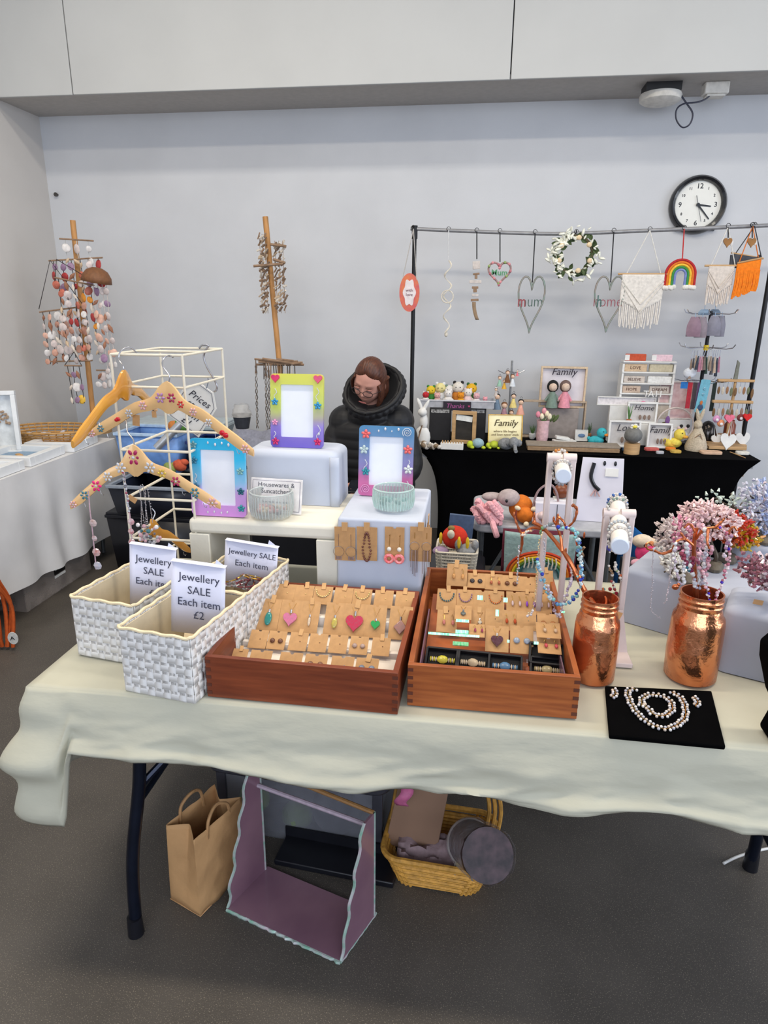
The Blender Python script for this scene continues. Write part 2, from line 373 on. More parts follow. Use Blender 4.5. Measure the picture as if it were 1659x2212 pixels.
# 2 white crochet spiral
t, p, k = hang('crochet_spiral', 969, 562, 'white crochet spiral drop hanging second along the rail', 'hanging ornament', cordcol=(210, 210, 212))
pts = [(9*k*math.sin(i*0.55)*(1-abs(i-20)/60), 9*k*math.cos(i*0.55)*0.5, -i*3.7*k) for i in range(42)]
MB().tube(pts, [0.004+0.002*math.sin(i) for i in range(42)], 6).build('spiral', m_cream, t)
MB().ball((0, 0, -155*k), (4*k, 4*k, 6*k), 8, 6).build('tassel', m_cream, t)
MB().tube([(13*k*math.cos(a), 0, -75*k+13*k*math.sin(a)) for a in [2*math.pi*i/20 for i in range(20)]], 0.0035, 6, closed=True).build('ring', m_cream, t)
# 3 driftwood garland with ribbon
t, p, k = hang('driftwood_garland', 1030, 560, 'small garland of stacked wood pieces with brown ribbon tail', 'hanging ornament')
for i, (dz, w, h, c) in enumerate(((-12, 16, 16, 0), (-30, 14, 4, 1), (-36, 6, 8, 1), (-46, 26, 6, 0), (-58, 14, 5, 1), (-64, 8, 8, 1), (-74, 14, 5, 0), (-84, 17, 5, 1))):
    MB().box((rnd(-1, 1)*k, 0, dz*k), (w*k, 0.012, h*k), rot=(0, rnd(-.1, .1), 0)).build('wood_piece', m_drift if c else cm(205, 196, 190), t, bevel=0.002)
MB().grid(lambda u, v: (-2*k+(u-0.5)*8*k+9*k*v*v, 0.004*math.sin(v*6), -88*k-38*k*v), 3, 10).build('ribbon', cm(150, 126, 100), t, solid=0.001)
# 4 small floral heart sign
t, p, k = hang('floral_heart_sign', 1080, 566, 'small pink and grey floral heart wreath with green lettering', 'hanging ornament')
hp = heart(48*k, 46*k, 36)
MB().tube([(x, 0, z-24*k) for x, z in hp], 0.007, 6, closed=True).build('heart_ring', mat('floral_ring', (196, 150, 150), 0.8, rgb2=(120, 112, 108), scale=60), t)
for i in range(14):
    x, z = hp[(i*36//14) % 36]; MB().ball((x, -0.008, z-24*k), 0.009, 7, 5).build('flower', [cm(222, 150, 155), cm(190, 120, 128), cm(150, 170, 110)][i % 3], t)
text('Mum', 17*k, cm(90, 150, 110), t, (0, -0.002, -22*k), name='lettering', off=0.001)
# 5 & 7 wire hearts
for (px, py, w, h, word, lab, cx, cols) in ((1150, 598, 56, 118, 'mum', 'wire heart with the word mum in red and green wire', 1156, ((150, 80, 85), (70, 95, 85))), (1319, 598, 62, 116, 'home', 'wire heart with the word home in green and red wire beside the macrame', 1326, ((80, 110, 105), (150, 85, 95)))):
    t, p, k = hang('wire_heart', px, py+12, lab, 'hanging ornament', cx)
    pts = []
    for i in range(40):
        a = 2*math.pi*i/40; x = 16*math.sin(a)**3; z = 13*math.cos(a)-5*math.cos(2*a)-2*math.cos(3*a)-math.cos(4*a)
        zz = (z-5)/17; zz = zz if zz > 0 else zz*1.0
        pts.append((x/32*w*k, 0, (z-11.9)/29*h*k+12*k))
    MB().tube(pts, 0.0055, 7, closed=True).build('heart_wire', mat('rosy_wire', (150, 132, 122), 0.4, 0.4, rgb2=(120, 140, 130), scale=20), t)
    text(word, 34*k, cm(*cols[1]), t, (-2*k, 0, -40*k), off=-0.001, sx=0.8, ext=0.002)
    text(word[:1], 34*k, cm(*cols[0]), t, (-20*k, -0.006, -40*k), off=0.001, sx=0.7, ext=0.002)
# 6 wreath
t, p, k = hang('flower_wreath', 1245, 497, 'green leaf and white flower wreath hung on the rail', 'wreath')
rw = 38*k; cz = -50*k
MB().tube([(rw*math.cos(a), 0, cz+rw*math.sin(a)) for a in [2*math.pi*i/24 for i in range(24)]], 0.009, 6, closed=True).build('ring', cm(92, 84, 60), t)
leaf = MB().grid(lambda u, v: ((u-.5)*0.030*math.sin(math.pi*min(1, v*0.95+0.05)), 0.006*math.cos((u-.5)*3), v*0.055), 3, 5).mesh('wreath_leaf', mat('wreath_green', (88, 104, 66), 0.7, rgb2=(60, 78, 48), scale=14))
bud = MB().ball((0, 0, 0.012), (0.008, 0.008, 0.02), 6, 5).mesh('white_bud', cm(236, 236, 222))
rose = MB().ball((0, 0, 0), (0.017, 0.012, 0.017), 8, 6).mesh('cream_rose', cm(232, 208, 170))
random.seed(3)
for i in range(70):
    a = rnd(0, 6.28); r = rw+rnd(-0.02, 0.025); inst('leaf', leaf, t, (r*math.cos(a), rnd(-0.02, 0.01), cz+r*math.sin(a)), (rnd(-.6, .6), rnd(0, 6.28), rnd(-.5, .5)), rnd(0.6, 1.0))
for i in range(130):
    a = rnd(0, 6.28) if i > 60 else rnd(1.8, 4.2); r = rw+rnd(-0.015, 0.05); inst('flower_bud', bud, t, (r*math.cos(a), rnd(-0.035, 0.0), cz+r*math.sin(a)), (rnd(-.6, .6), rnd(0, 6.28), 0), rnd(0.6, 1.1))
for a in (0.6, 1.4, 2.6, 3.5, 5.0, 5.9): inst('rose', rose, t, ((rw-.01)*math.cos(a), -0.03, cz+(rw-.01)*math.sin(a)), (0, 0, 0), 0.9)
# 8 macrame
def macrame(name, px, py, w, h, lab, col, tip=0.3, n=22, vee=True, cordpx=None, two=None, yoff=0.0, cord=(225, 222, 215)):
    t, p, k = hang(name, px, py, lab, 'wall hanging', cordpx, cord, two)
    MB().cyl((-(w/2+9)*k, 0, 0), ((w/2+9)*k, 0, 0), 0.006, n=8).build('dowel', m_wood, t)
    mc = cm(*col)
    mb = MB().grid(lambda u, v: ((u-.5)*w*k, 0.004*math.sin(u*60)*math.sin(v*40), -v*h*k*(0.45+0.22*(1-abs(2*u-1)))), n*2, 14)
    mb.build('knotted_panel', mc, t, solid=0.005)
    for i in range(n):
        u = (i+.5)/n; z0 = -h*k*(0.40+0.2*(1-abs(2*u-1))); x = (u-.5)*w*k; z1 = -h*k*(1-rnd(0, .08)-tip*0.2*abs(2*u-1))
        MB().tube([(x, 0, z0), (x+rnd(-1, 1)*k, -0.003, (z0+z1)/2), (x+rnd(-2, 2)*k, 0, z1)], 0.0045, 5).build('fringe_strand', mc, t)
    if vee:
        for q in (0.25, 0.4):
            MB().tube([(-w*k*.5, -0.006, -h*k*q*0.4), (0, -0.008, -h*k*(q+.28)), (w*k*.5, -0.006, -h*k*q*0.4)], 0.004, 5).build('knot_line', mc, t)
    return t, k
macrame('macrame_hanging', 1390, 592, 88, 118, 'large white macrame hanging with long fringe beside the rainbow', (224, 218, 210), cordpx=1404, two=[(1352, 594), (1428, 594)])
macrame('macrame_hanging', 1559, 574, 52, 86, 'small cream macrame hanging left of the orange one', (216, 205, 195), n=14, vee=True, cordpx=1573, two=[(1536, 574), (1588, 574)])
# 9 rainbow
t, p, k = hang('crochet_rainbow', 1474, 560, 'crochet rainbow with white cloud ends hanging under the clock', 'hanging ornament', 1478, (196, 50, 50))
for i, c in enumerate(((178, 40, 45), (222, 120, 40), (235, 190, 60), (60, 140, 70), (120, 135, 190))):
    r = (31-5*i)*k
    MB().tube([(r*math.cos(a), 0, -32*k+(r*1.0)*math.sin(a)) for a in [math.pi*j/20 for j in range(21)]]+[(-r, 0, -32*k-24*k)], 2.7*k, 7).build('stripe', cm(*c), t)
    MB().tube([(r, 0, -32*k), (r, 0, -54*k)], 2.7*k, 7).build('stripe', cm(*c), t)
for s in (-1, 1):
    mb = MB()
    for j in range(5): mb.ball((s*21*k+(j-2)*5*k, -0.005, -58*k+rnd(-2, 2)*k), (5*k, 4*k, 5.5*k), 8, 6)
    mb.build('cloud', cm(226, 222, 214), t)
# 10 gold hearts
for px in (1573, 1625):
    t, p, k = hang('gold_heart', px, 514, 'small gold heart hanging on the rail, %s of two' % ('left' if px < 1600 else 'right'), 'hanging ornament')
    MB().prism([(x, z-10*k) for x, z in heart(18*k, 20*k, 24)], -0.006, 0.006).build('heart', mat('bronze_wood', (150, 105, 55), 0.4, 0.3), t, bevel=0.003)
    MB().ball((8*k, 0, -9*k), (4*k, 0.004, 7*k), 8, 6).build('bead', cm(225, 220, 215, 0.3), t)
# 11 dark + orange macrames
t, p, k = hang('dark_macrame', 1614, 550, 'dark grey macrame hanging behind the orange one', 'wall hanging', 1630, (60, 60, 66), two=[(1590, 546), (1645, 557)])
MB().cyl((-32*k, 0.01, 4*k), (36*k, 0.01, -8*k), 0.005, n=8).build('dowel', m_wood, t)
mc = cm(70, 72, 80)
MB().grid(lambda u, v: ((u-.5)*56*k, 0.01, 2*k-(u)*8*k-v*28*k), 8, 6).build('knotted_panel', mc, t, solid=0.006)
for s in (-30, 26): MB().tube([(s*k, 0.01, 0), (s*k*.95, 0.01, -30*k), (s*k*.9, 0.01, -58*k)], 0.009, 6).build('tassel', mc, t)
t, p, k = hang('orange_macrame', 1618, 562, 'bright orange macrame hanging at the rail end', 'wall hanging', 1626, (222, 120, 40), two=[(1597, 566), (1638, 556)])
mc = cm(240, 128, 20)
MB().cyl((-24*k, -0.01, -6*k), (24*k, -0.01, 4*k), 0.005, n=8).build('dowel', m_wood, t)
MB().grid(lambda u, v: ((u-.5)*48*k, -0.01, -6*k+u*10*k-v*38*k), 16, 6).build('knotted_panel', mc, t, solid=0.006)
for i in range(16):
    x = (-23+i*3.05)*k; MB().tube([(x, -0.012, -20*k), (x+rnd(-1, 1)*k, -0.016, -50*k), (x-2*k, -0.012, (-78+i*1.0+rnd(-3, 3))*k)], 0.006, 5).build('fringe_strand', mc, t)

# ---- things standing on the black table
def spot(px, py, z=None): p = Pz(px, py, TZ if z is None else z); return p, mpp(p)
def frame_thing(name, px, py, w, h, label, cat, mframe, mpic, fw=5, depth=0.02, tilt=-0.1, rz=0.0, words=None, wcol=(60, 60, 70), z=None, parts=None, group=None, Y=None):
    p, k = spot(px, py, z)
    if Y is not None:
        p = Py(px, py, Y); k = mpp(p)
        if z is not None: p.z = max(p.z, z) if z > 0 else p.z
    t = thing(name, label, cat, p, rot=(tilt, 0, rz), group=group)
    W, H, F = w*k, h*k*1.03, fw*k
    for (cx, cz, sx_, sz) in ((0, F/2, W, F), (0, H-F/2, W, F), (-W/2+F/2, H/2, F, H-2*F), (W/2-F/2, H/2, F, H-2*F)):
        MB().box((cx, 0, cz), (sx_, depth, sz)).build('frame_side', mframe, t, bevel=0.0015)
    MB().box((0, depth*0.3, H/2), (W-F*1.6, 0.003, H-F*1.6)).build('picture', mpic, t)
    if words: 
        n = len(words.split('\n')); text(words, min(0.8*H/n/1.1, W/ max(len(x) for x in words.split('\n'))*1.3), cm(*wcol), t, (0, depth*0.3-0.003, H*0.6))
    return t, W, H
def critter(name, px, py, h, label, body, head=None, accents=(), z=None, cat='soft toy', group=None, ears=None, face=True):
    """small crocheted figure: body, head, ears, arms, eyes"""
    p, k = spot(px, py, z); t = thing(name, label, cat, p, group=group); H = h*k; head = head or body
    MB().ball((0, 0, H*0.27), (H*0.26, H*0.22, H*0.28), 12, 9).build('body', cm(*body), t)
    MB().ball((0, -H*0.03, H*0.70), (H*0.25, H*0.23, H*0.25), 12, 9).build('head', cm(*head), t)
    for s in (-1, 1):
        if ears: MB().ball((s*H*0.17, 0, H*0.93), (H*0.07, H*0.04, H*ears[3]), 8, 6, rot=(0, s*0.3, 0)).build('ear', cm(*ears[:3]), t)
        MB().ball((s*H*0.26, -H*0.05, H*0.32), (H*0.08, H*0.08, H*0.15), 8, 6, rot=(0, s*0.5, 0)).build('arm', cm(*head), t)
        if face: MB().ball((s*H*0.09, -H*0.255, H*0.73), H*0.022, 6, 5).build('eye', cm(20, 20, 22, 0.3), t)
        MB().ball((s*H*0.15, -H*0.2, H*0.06), (H*0.1, H*0.13, H*0.08), 8, 6).build('foot', cm(*(accents[0] if accents else head)), t)
    if len(accents) > 1: MB().ball((0, -H*0.2, H*0.27), (H*0.14, H*0.06, H*0.17), 8, 6).build('tummy', cm(*accents[1]), t)
    return t
# white fabric hare
p, k = spot(912, 966); t = thing('fabric_hare', 'tall white fabric hare with long ears at the table end', 'ornament', p)
MB().ball((0, 0, 22*k), (17*k, 0.03, 25*k), 12, 8).build('body', m_white, t); MB().ball((2*k, 0, 56*k), (9*k, 0.025, 18*k), 10, 8).build('neck', m_white, t)
MB().ball((-1*k, -0.01, 76*k), (10*k, 0.028, 9*k), 10, 8).build('head', m_white, t)
MB().ball((-7*k, 0, 92*k), (4*k, 0.01, 15*k), 8, 6, rot=(0, -.4, 0)).build('ear', m_white, t); MB().ball((5*k, 0, 88*k), (4*k, 0.01, 16*k), 8, 6, rot=(0, .5, 0)).build('ear', m_white, t)
MB().tube([(-6*k, -0.035, 34*k), (0, -0.04, 50*k), (-8*k, -0.035, 20*k)], 0.004, 5).build('twine_bow', m_drift, t)
# shell and pebble garland along the table end
p, k = spot(918, 968); t = thing('pebble_garland', 'garland of white shells and pebbles along the black table end', 'garland', p)
mb_ = [MB().ball((0, 0, 0), (0.014, 0.010, 0.011), 8, 6).mesh('pebble', c) for c in (cm(224, 218, 210, .4), cm(176, 166, 154, .4), cm(140, 118, 92, .4))]
for i in range(34): inst('pebble', mb_[i % 3], t, ((-30+i*1.75)*k+rnd(-.01, .01), rnd(-0.05, 0.03), 0.008+rnd(0, 0.03)), (rnd(0, 3), rnd(0, 3), 0), rnd(.8, 1.35))
p = Pz(902, 985, 0.72); p.x = -0.37; o = MB().tube([(0, 0, 0.02), (0.003, 0, -0.06), (0.0, 0, -0.2)], [0.011, 0.013, 0.006], 8).build('rope_tail', m_wood, loc=p); o.parent = None
tag(o, 'tan rope tail hanging down beside the black table end', 'rope')
# plastic tray crate of crochet figures, on dark boxes
for i, (px, w) in enumerate(((948, 46), (1022, 50))):
    p, k = spot(px, 955); p.y += 0.12
    t = thing('black_display_box', 'tall black display box under the toy tray, %s of two' % ('left' if i == 0 else 'right'), 'box', p)
    MB().box((0, 0, 0.105), (w*k, 0.14, 0.21)).build('body', mat('black_card', (34, 33, 36), 0.6), t, bevel=0.003)
    MB().box((0, -0.072, 0.19), (w*k*0.85, 0.003, 0.02)).build('white_print_strip', mat('print_strip', (190, 190, 190), 0.6, rgb2=(40, 40, 40), scale=90, kind='noise'), t)
p, k = spot(984, 955); p.y += 0.13; p.z = TZ+0.211
trz = p.z
t = thing('plastic_tray', 'clear grey plastic tray full of small crochet toys', 'tray', p)
mb = MB(); W, D, H = 0.46, 0.16, 0.045
for c, d in (((0, 0, 0.003), (W, D, 0.006)), ((0, -D/2, H/2), (W, 0.005, H)), ((0, D/2, H/2), (W, 0.005, H)), ((-W/2, 0, H/2), (0.005, D, H)), ((W/2, 0, H/2), (0.005, D, H))): mb.box(c, d)
mb.build('shell', mat('frosted_plastic', (190, 192, 200), 0.3, alpha=0.75), t)
MB().box((0, -D/2, H), (W+0.02, 0.012, 0.008)).build('rim', mat('rim_plastic', (210, 210, 215), 0.4), t)
MB().box((0, -D/2-0.01, 0.012), (0.175, 0.004, 0.058)).build('sign_board', mat('chalkboard', (42, 36, 48), 0.7), t)
text('Thanks', 0.04, cm(176, 90, 150), t, (-0.012, -D/2-0.013, 0.012), shear=0.2); 
MB().prism(heart(0.014, 0.014), -D/2-0.014, -D/2-0.012).build('heart_mark', cm(190, 70, 120), t)
for o in t.children:
    if o.name.startswith('heart_mark'): o.location = (0.075, 0, 0.012)
toys = [(-0.205, 0, .085, 'red and white', (225, 222, 216), (190, 40, 50)), (-0.175, .04, .12, 'green and yellow', (60, 130, 60), (226, 196, 50)), (-0.13, 0, .08, 'pale pink', (226, 190, 180), (222, 170, 165)),
        (-0.115, .045, .14, 'white and blue', (222, 224, 226), (226, 214, 150)), (-0.06, .0, .10, 'plain white', (228, 224, 220), None), (-0.055, .05, .125, 'sage green', (110, 134, 120), (225, 222, 218)),
        (0.0, .04, .15, 'black eared panda style', (196, 120, 40), (222, 216, 206)), (0.02, .0, .085, 'mustard yellow', (230, 160, 30), (222, 140, 30)), (0.065, .02, .11, 'white and pink striped', (226, 200, 200), (228, 222, 216)),
        (0.085, .05, .14, 'dark green with a yellow head', (56, 100, 50), (220, 170, 40)), (0.12, .0, .085, 'white winter', (224, 216, 214), (220, 170, 175)), (0.175, .0, .06, 'pink round', (232, 160, 170), None)]
for dx, dy, h, nm, bc, hc in toys:
    q = Vector((p.x+dx, p.y+dy-0.02, trz+0.007))
    critter('crochet_toy', 0, 0, 0, 'x x x x', bc) if False else None
    t2 = thing('crochet_toy', 'small %s crochet toy in the plastic tray' % nm, 'soft toy', q, group='crochet toys in the plastic tray')
    MB().ball((0, 0, h*0.3), (h*.3, h*.25, h*.3), 10, 8).build('body', cm(*bc), t2); MB().ball((0, -h*.03, h*0.74), (h*.25, h*.22, h*.24), 10, 8).build('head', cm(*(hc or bc)), t2)
    for s in (-1, 1):
        MB().ball((s*h*.16, 0, h*.94), h*.08, 7, 5).build('ear', cm(30, 28, 30) if 'black' in nm else cm(*bc), t2)
        MB().ball((s*h*.09, -h*.24, h*.76), h*.025, 6, 4).build('eye', cm(20, 20, 22, 0.3), t2)
        MB().ball((s*h*.26, -h*.05, h*.35), h*.09, 7, 5).build('arm', cm(*(hc or bc)), t2)
# wooden mirror
t, W, H = frame_thing('wooden_mirror', 1001, 958, 52, 68, 'wooden framed mirror with a painted white reflection in front of black boxes', 'mirror', m_wood, mat('dark_glass', (60, 58, 56), 0.15), 7.5, 0.02, 0.0, -0.2)
MB().box((0, -0.0, H*0.78), (W*0.68, 0.003, H*0.17), rot=(0, 0.1, 0)).build('reflection_patch', mat('painted_reflection', (240, 242, 240), 0.1), t)  # mirror's white reflection painted as a bright patch
# peg rack
p, k = spot(976, 970); t = thing('peg_stand', 'small white stand with a row of wooden pegs', 'stand', p)
MB().box((0, 0, 7*k), (49*k, 0.05, 14*k)).build('block', m_white, t, bevel=0.003)
for i in range(8): MB().cyl(((-20+i*5.7)*k, -0.02, 12*k), ((-20+i*5.7)*k, -0.02, 20*k), 0.004, n=6).build('peg', m_wood, t)
# crochet turtles, elephant
for px, w, nm in ((1032, 24, 'left'), (1067, 18, 'right')):
    p, k = spot(px, 968); t = thing('crochet_turtle', 'lime green and blue crochet turtle, the %s one' % nm, 'soft toy', p)
    MB().ball((0, 0, w*.45*k), (w*.55*k, 0.04, w*.45*k), 12, 8).build('shell', cm(150, 178, 190) if w > 20 else cm(186, 200, 60), t)
    MB().ball((-w*.7*k, -0.01, w*.35*k), (w*.3*k, 0.025, w*.35*k), 10, 7).build('head', cm(186, 200, 50), t)
    for s in (-.5, .5): MB().ball((s*w*k, -0.03, w*.15*k), (w*.2*k, .02, w*.15*k), 8, 6).build('leg', cm(186, 200, 50), t)
p, k = spot(1100, 972); t = thing('crochet_elephant', 'grey crochet elephant lying before the gold plaque', 'soft toy', p)
MB().ball((-8*k, 0.02, 12*k), (17*k, 0.04, 13*k), 12, 8).build('body', m_grey, t); MB().ball((8*k, -0.02, 18*k), (11*k, 0.035, 12*k), 12, 8).build('head', m_grey, t)
MB().tube(smooth_path([(10*k, -0.05, 14*k), (12*k, -0.07, 4*k), (13*k, -0.08, -0.0+3*k)]), 0.011, 8).build('trunk', m_grey, t)
for s in (-1, 1): MB().ball((8*k+s*11*k, -0.015, 17*k), (7*k, 0.01, 8*k), 10, 6).build('ear', m_grey, t)
# gold plaque
t, W, H = frame_thing('gold_plaque', 1090, 962, 74, 64, 'gold sign reading family leaning on the black table', 'sign', m_gold, mat('gold_leaf', (190, 172, 120), 0.3, 0.5, rgb2=(222, 210, 170), scale=6), 2, 0.012, -0.18, 0.1)
text('Family', H*0.3, cm(70, 60, 40), t, (0, -0.008, H*0.72), shear=0.3); text('where life begins\nand love never ends', H*0.11, cm(110, 95, 70), t, (0, -0.008, H*0.4))
# keyring carousel with dolls
p, k = spot(1098, 950); p.y = 4.5; k = mpp(p)
t = thing('doll_keyring_stand', 'small stand hung with crochet doll keyrings behind the gold plaque', 'stand', p)
MB().cyl((0, 0, 0), (0, 0, 160*k), 0.007, n=8).build('pole', m_grey, t); MB().cyl((0, 0, 0), (0, 0, 0.012), 0.08, n=20).build('base', m_blk, t)
for i in range(4): a = i*math.pi/2+.3; MB().tube([(0, 0, 138*k), (0.05*math.cos(a), 0.05*math.sin(a), 134*k), (0.09*math.cos(a), .09*math.sin(a), 140*k)], 0.003, 5).build('hook_arm', m_silver, t)
cols = [(150, 190, 170), (222, 170, 60), (120, 80, 50), (215, 220, 225), (230, 120, 130), (110, 130, 150), (170, 130, 140), (226, 206, 130), (232, 170, 150), (170, 186, 176), (196, 186, 180)]
k0 = k
for i, (px, py, h) in enumerate(((1080, 812, 22), (1090, 820, 20), (1097, 800, 26), (1108, 808, 26), (1118, 800, 12), (1075, 850, 34), (1090, 868, 38), (1110, 850, 30), (1126, 862, 34), (1105, 886, 28), (1072, 838, 18))):
    q = Py(px, py, 4.42); kk = mpp(q)
    t2 = thing('doll_keyring', 'crochet doll keyring with %s dress on the small stand' % ['mint', 'mustard', 'chocolate brown', 'white', 'coral pink', 'slate blue', 'dusty mauve', 'pale yellow', 'peach', 'sage', 'beige'][i], 'keyring', q, group='doll keyrings on the small stand')
    H = h*kk; c = cm(*cols[i]); MB().cyl((0, 0, -H), (0, 0, -H*0.35), H*0.28, H*0.08, 10).build('dress', c, t2); MB().ball((0, 0, -H*0.22), H*.17, 9, 7).build('head', cm(224, 190, 165), t2)
    MB().ball((0, 0.006, -H*0.17), (H*.19, H*.18, H*.17), 9, 7).build('hair', cm(28, 24, 26) if i in (7, 8, 5) else cm(120, 80, 50), t2)
    MB().tube([(0, 0, -H*.05), (0.008, 0, H*.08), (0, 0, H*.16), (-0.008, 0, H*.08)], 0.0015, 4, closed=True).build('ring', m_silver, t2)
# big family frame on the back, with two crochet dolls
t, W, H = frame_thing('family_frame', 1212, 880, 96, 84, 'tall wooden frame sign reading family with two crochet dolls', 'picture frame', cm(214, 190, 160, 0.6), mat('family_print', (222, 216, 222), 0.6, var=0.06, scale=10), 4, 0.03, 0, -0.02, Y=4.52)
p = t.location.copy(); text('Family', 0.062, cm(45, 40, 55), t, (0, -0.008, H*0.87), shear=0.25)
p, k = spot(1212, 935); p.y = t.location.y; rh = t.location.z-TZ-.001; o = MB().box((0, 0, rh/2), (0.22, 0.09, rh)).build('riser_box', mat('grey_riser', (150, 140, 135), 0.7), loc=(t.location.x, t.location.y, TZ), bevel=0.003)
tag(o, 'plain grey riser block under the tall family frame', 'box')
for px, c, hc, nm in ((1191, (120, 140, 128), (24, 24, 26), 'black haired grey'), (1218, (226, 150, 165), (110, 90, 85), 'pink dressed')):
    q = Py(px, 880, t.location.y-0.06); kk = mpp(q); t2 = thing('crochet_doll', '%s crochet doll hanging before the family frame' % nm, 'doll', q); H2 = 56*kk
    MB().cyl((0, 0, 0), (0, 0, H2*.6), H2*.24, H2*.1, 12).build('dress', cm(*c), t2); MB().ball((0, 0, H2*.78), H2*.17, 10, 8).build('head', cm(222, 196, 176), t2)
    MB().ball((0, 0.01, H2*.8), (H2*.22, H2*.17, H2*.24), 10, 8).build('hair', cm(*hc), t2)
    for s in (-1, 1): MB().tube([(s*H2*.1, 0, H2*.5), (s*H2*.25, 0, H2*.25)], H2*.05, 6).build('arm', cm(*c), t2)
# open wooden frame
def openframe(px, py, w, h, lab, m, z=None, d=0.05, rz=0.0, fw=3.5):
    p, k = spot(px, py, z); t = thing('open_frame', lab, 'frame', p, rz=rz); W, H, F = w*k, h*k*1.03, fw*k
    for (cx, cz, a, b) in ((0, F/2, W, F), (0, H-F/2, W, F), (-W/2+F/2, H/2, F, H-2*F), (W/2-F/2, H/2, F, H-2*F)): MB().box((cx, 0, cz), (a, d, b)).build('frame_side', m, t, bevel=0.002)
    return t, W, H
t, W, H = openframe(1190, 948, 140, 78, 'wide open wooden frame shelf in the middle of the black table', cm(178, 158, 136, .6))
t.location.y += 0.05
# pots
def pot(px, py, w, lab, c, leafc, z=None, lh=20):
    p, k = spot(px, py, z)
    if z is not None: p = Py(px, py, 4.352); k = mpp(p); p.z = Py(1384, 914, 4.40).z+.001
    t = thing('potted_succulent', lab, 'plant', p); r = w*k/2
    MB().lathe([(0, 0), (r*.6, 0), (r, r*.7), (r*.95, r*1.5), (r*.7, r*1.7), (r*.65, r*1.5), (0, r*1.4)], n=18).build('pot', c, t)
    for i in range(9): a = i*.7; MB().cyl((0, 0, r*1.4), (r*.9*math.cos(a), r*.9*math.sin(a), r*1.4+lh*k*rnd(.5, 1)), r*.2, 0.001, 6).build('leaf', cm(*leafc), t)
pot(1149, 948, 15, 'small white pot with a green succulent in the wooden frame', cm(225, 225, 222, .4), (80, 110, 60))
pot(1272, 944, 10, 'tiny terracotta pot with spiky green leaves near the blue duck', cm(190, 130, 90), (90, 120, 80), lh=26)
# tulip vase
p, k = spot(1170, 955); t = thing('crochet_vase', 'pink crochet vase of pink and cream tulips', 'vase', p)
MB().lathe([(0, 0), (11*k, 0), (13*k, 15*k), (12*k, 35*k), (14*k, 48*k), (12*k, 47*k)], n=16).build('vase_body', cm(226, 186, 190), t)
for i, (dx, dz, c) in enumerate(((-12, 60, (236, 150, 170)), (-4, 56, (236, 226, 196)), (6, 62, (236, 222, 190)), (12, 56, (240, 230, 200)), (0, 68, (232, 160, 170)))):
    MB().ball((dx*k, -0.01, dz*k), (5*k, 5*k, 7*k), 8, 6).build('tulip', cm(*c), t); MB().cyl((0, 0, 40*k), (dx*k, 0, dz*k), 0.003, n=5).build('stem', cm(90, 130, 70), t)
for dx in (18, 26): MB().ball((dx*k, 0, 52*k), (4*k, 3*k, 10*k), 6, 5, rot=(0, .6, 0)).build('leaf', cm(86, 100, 60), t)
t, W, H = frame_thing('box_picture_frame', 1216, 932, 54, 42, 'plain white box frame with tiny pink mark behind the pink vase', 'picture frame', m_white, m_white, 3, 0.02)
MB().ball((W*.28, -0.008, H*.6), (0.008, 0.002, 0.01), 6, 5).build('pink_mark', cm(220, 90, 110), t)
t, W, H = frame_thing('small_card', 1255, 953, 27, 24, 'small white card with a blue fish picture by the blue duck', 'card', m_white, m_white, 2, 0.004)
MB().ball((0, -0.004, H*.5), (W*.28, .002, H*.16), 10, 6).build('fish_print', cm(110, 140, 180), t)
p, k = spot(1218, 958); t = thing('folded_napkins', 'white folded paper stack lying behind the wooden slab', 'paper', p)
MB().box((0, 0, 4*k), (46*k, 0.08, 8*k), rot=(0, 0, .2)).build('lower_sheet', m_white, t, bevel=.004); MB().box((-4*k, 0, 12*k), (30*k, 0.06, 6*k), rot=(0, .15, .1)).build('upper_sheet', m_white, t, bevel=.004)
p, k = spot(1236, 974); t = thing('wooden_slab', 'long flat wooden board on two battens at the table front', 'board', p)
MB().box((0, 0.03, 12*k), (196*k, 0.11, 5*k)).build('top_board', cm(150, 138, 124, .6), t, bevel=.002); MB().box((0, 0.0, 5*k), (192*k, 0.08, 8*k)).build('lower_board', cm(150, 122, 92, .6), t, bevel=.003)
# ducks
def duck(px, py, h, lab, c, bill):
    p, k = spot(px, py); t = thing('crochet_duck', lab, 'soft toy', p, rz=0.2); H = h*k
    MB().ball((-H*.12, 0, H*.25), (H*.42, H*.3, H*.25), 14, 9).build('body', cm(*c), t); MB().ball((H*.12, -H*.08, H*.66), (H*.26, H*.25, H*.27), 12, 9).build('head', cm(*c), t)
    MB().tube([(0.05*H, 0, H*.3), (H*.12, -H*.05, H*.6)], H*.16, 8).build('neck', cm(*c), t)
    MB().ball((H*.30, -H*.28, H*.58), (H*.15, H*.12, H*.08), 8, 6).build('bill', cm(*bill), t); MB().ball((-H*.1, -H*.28, H*.3), (H*.22, H*.06, H*.14), 8, 6).build('wing', cm(*c), t)
    MB().ball((H*.12, -H*.33, H*.76), H*.03, 6, 5).build('eye', cm(20, 20, 22, .3), t); MB().ball((-H*.5, 0, H*.38), (H*.1, H*.08, H*.1), 7, 5).build('tail', cm(*c), t)
duck(1291, 962, 42, 'turquoise crochet duck with orange bill', (60, 178, 190), (220, 130, 50)); duck(1457, 968, 46, 'yellow crochet duck beside the small family frame', (232, 210, 90), (226, 170, 70))
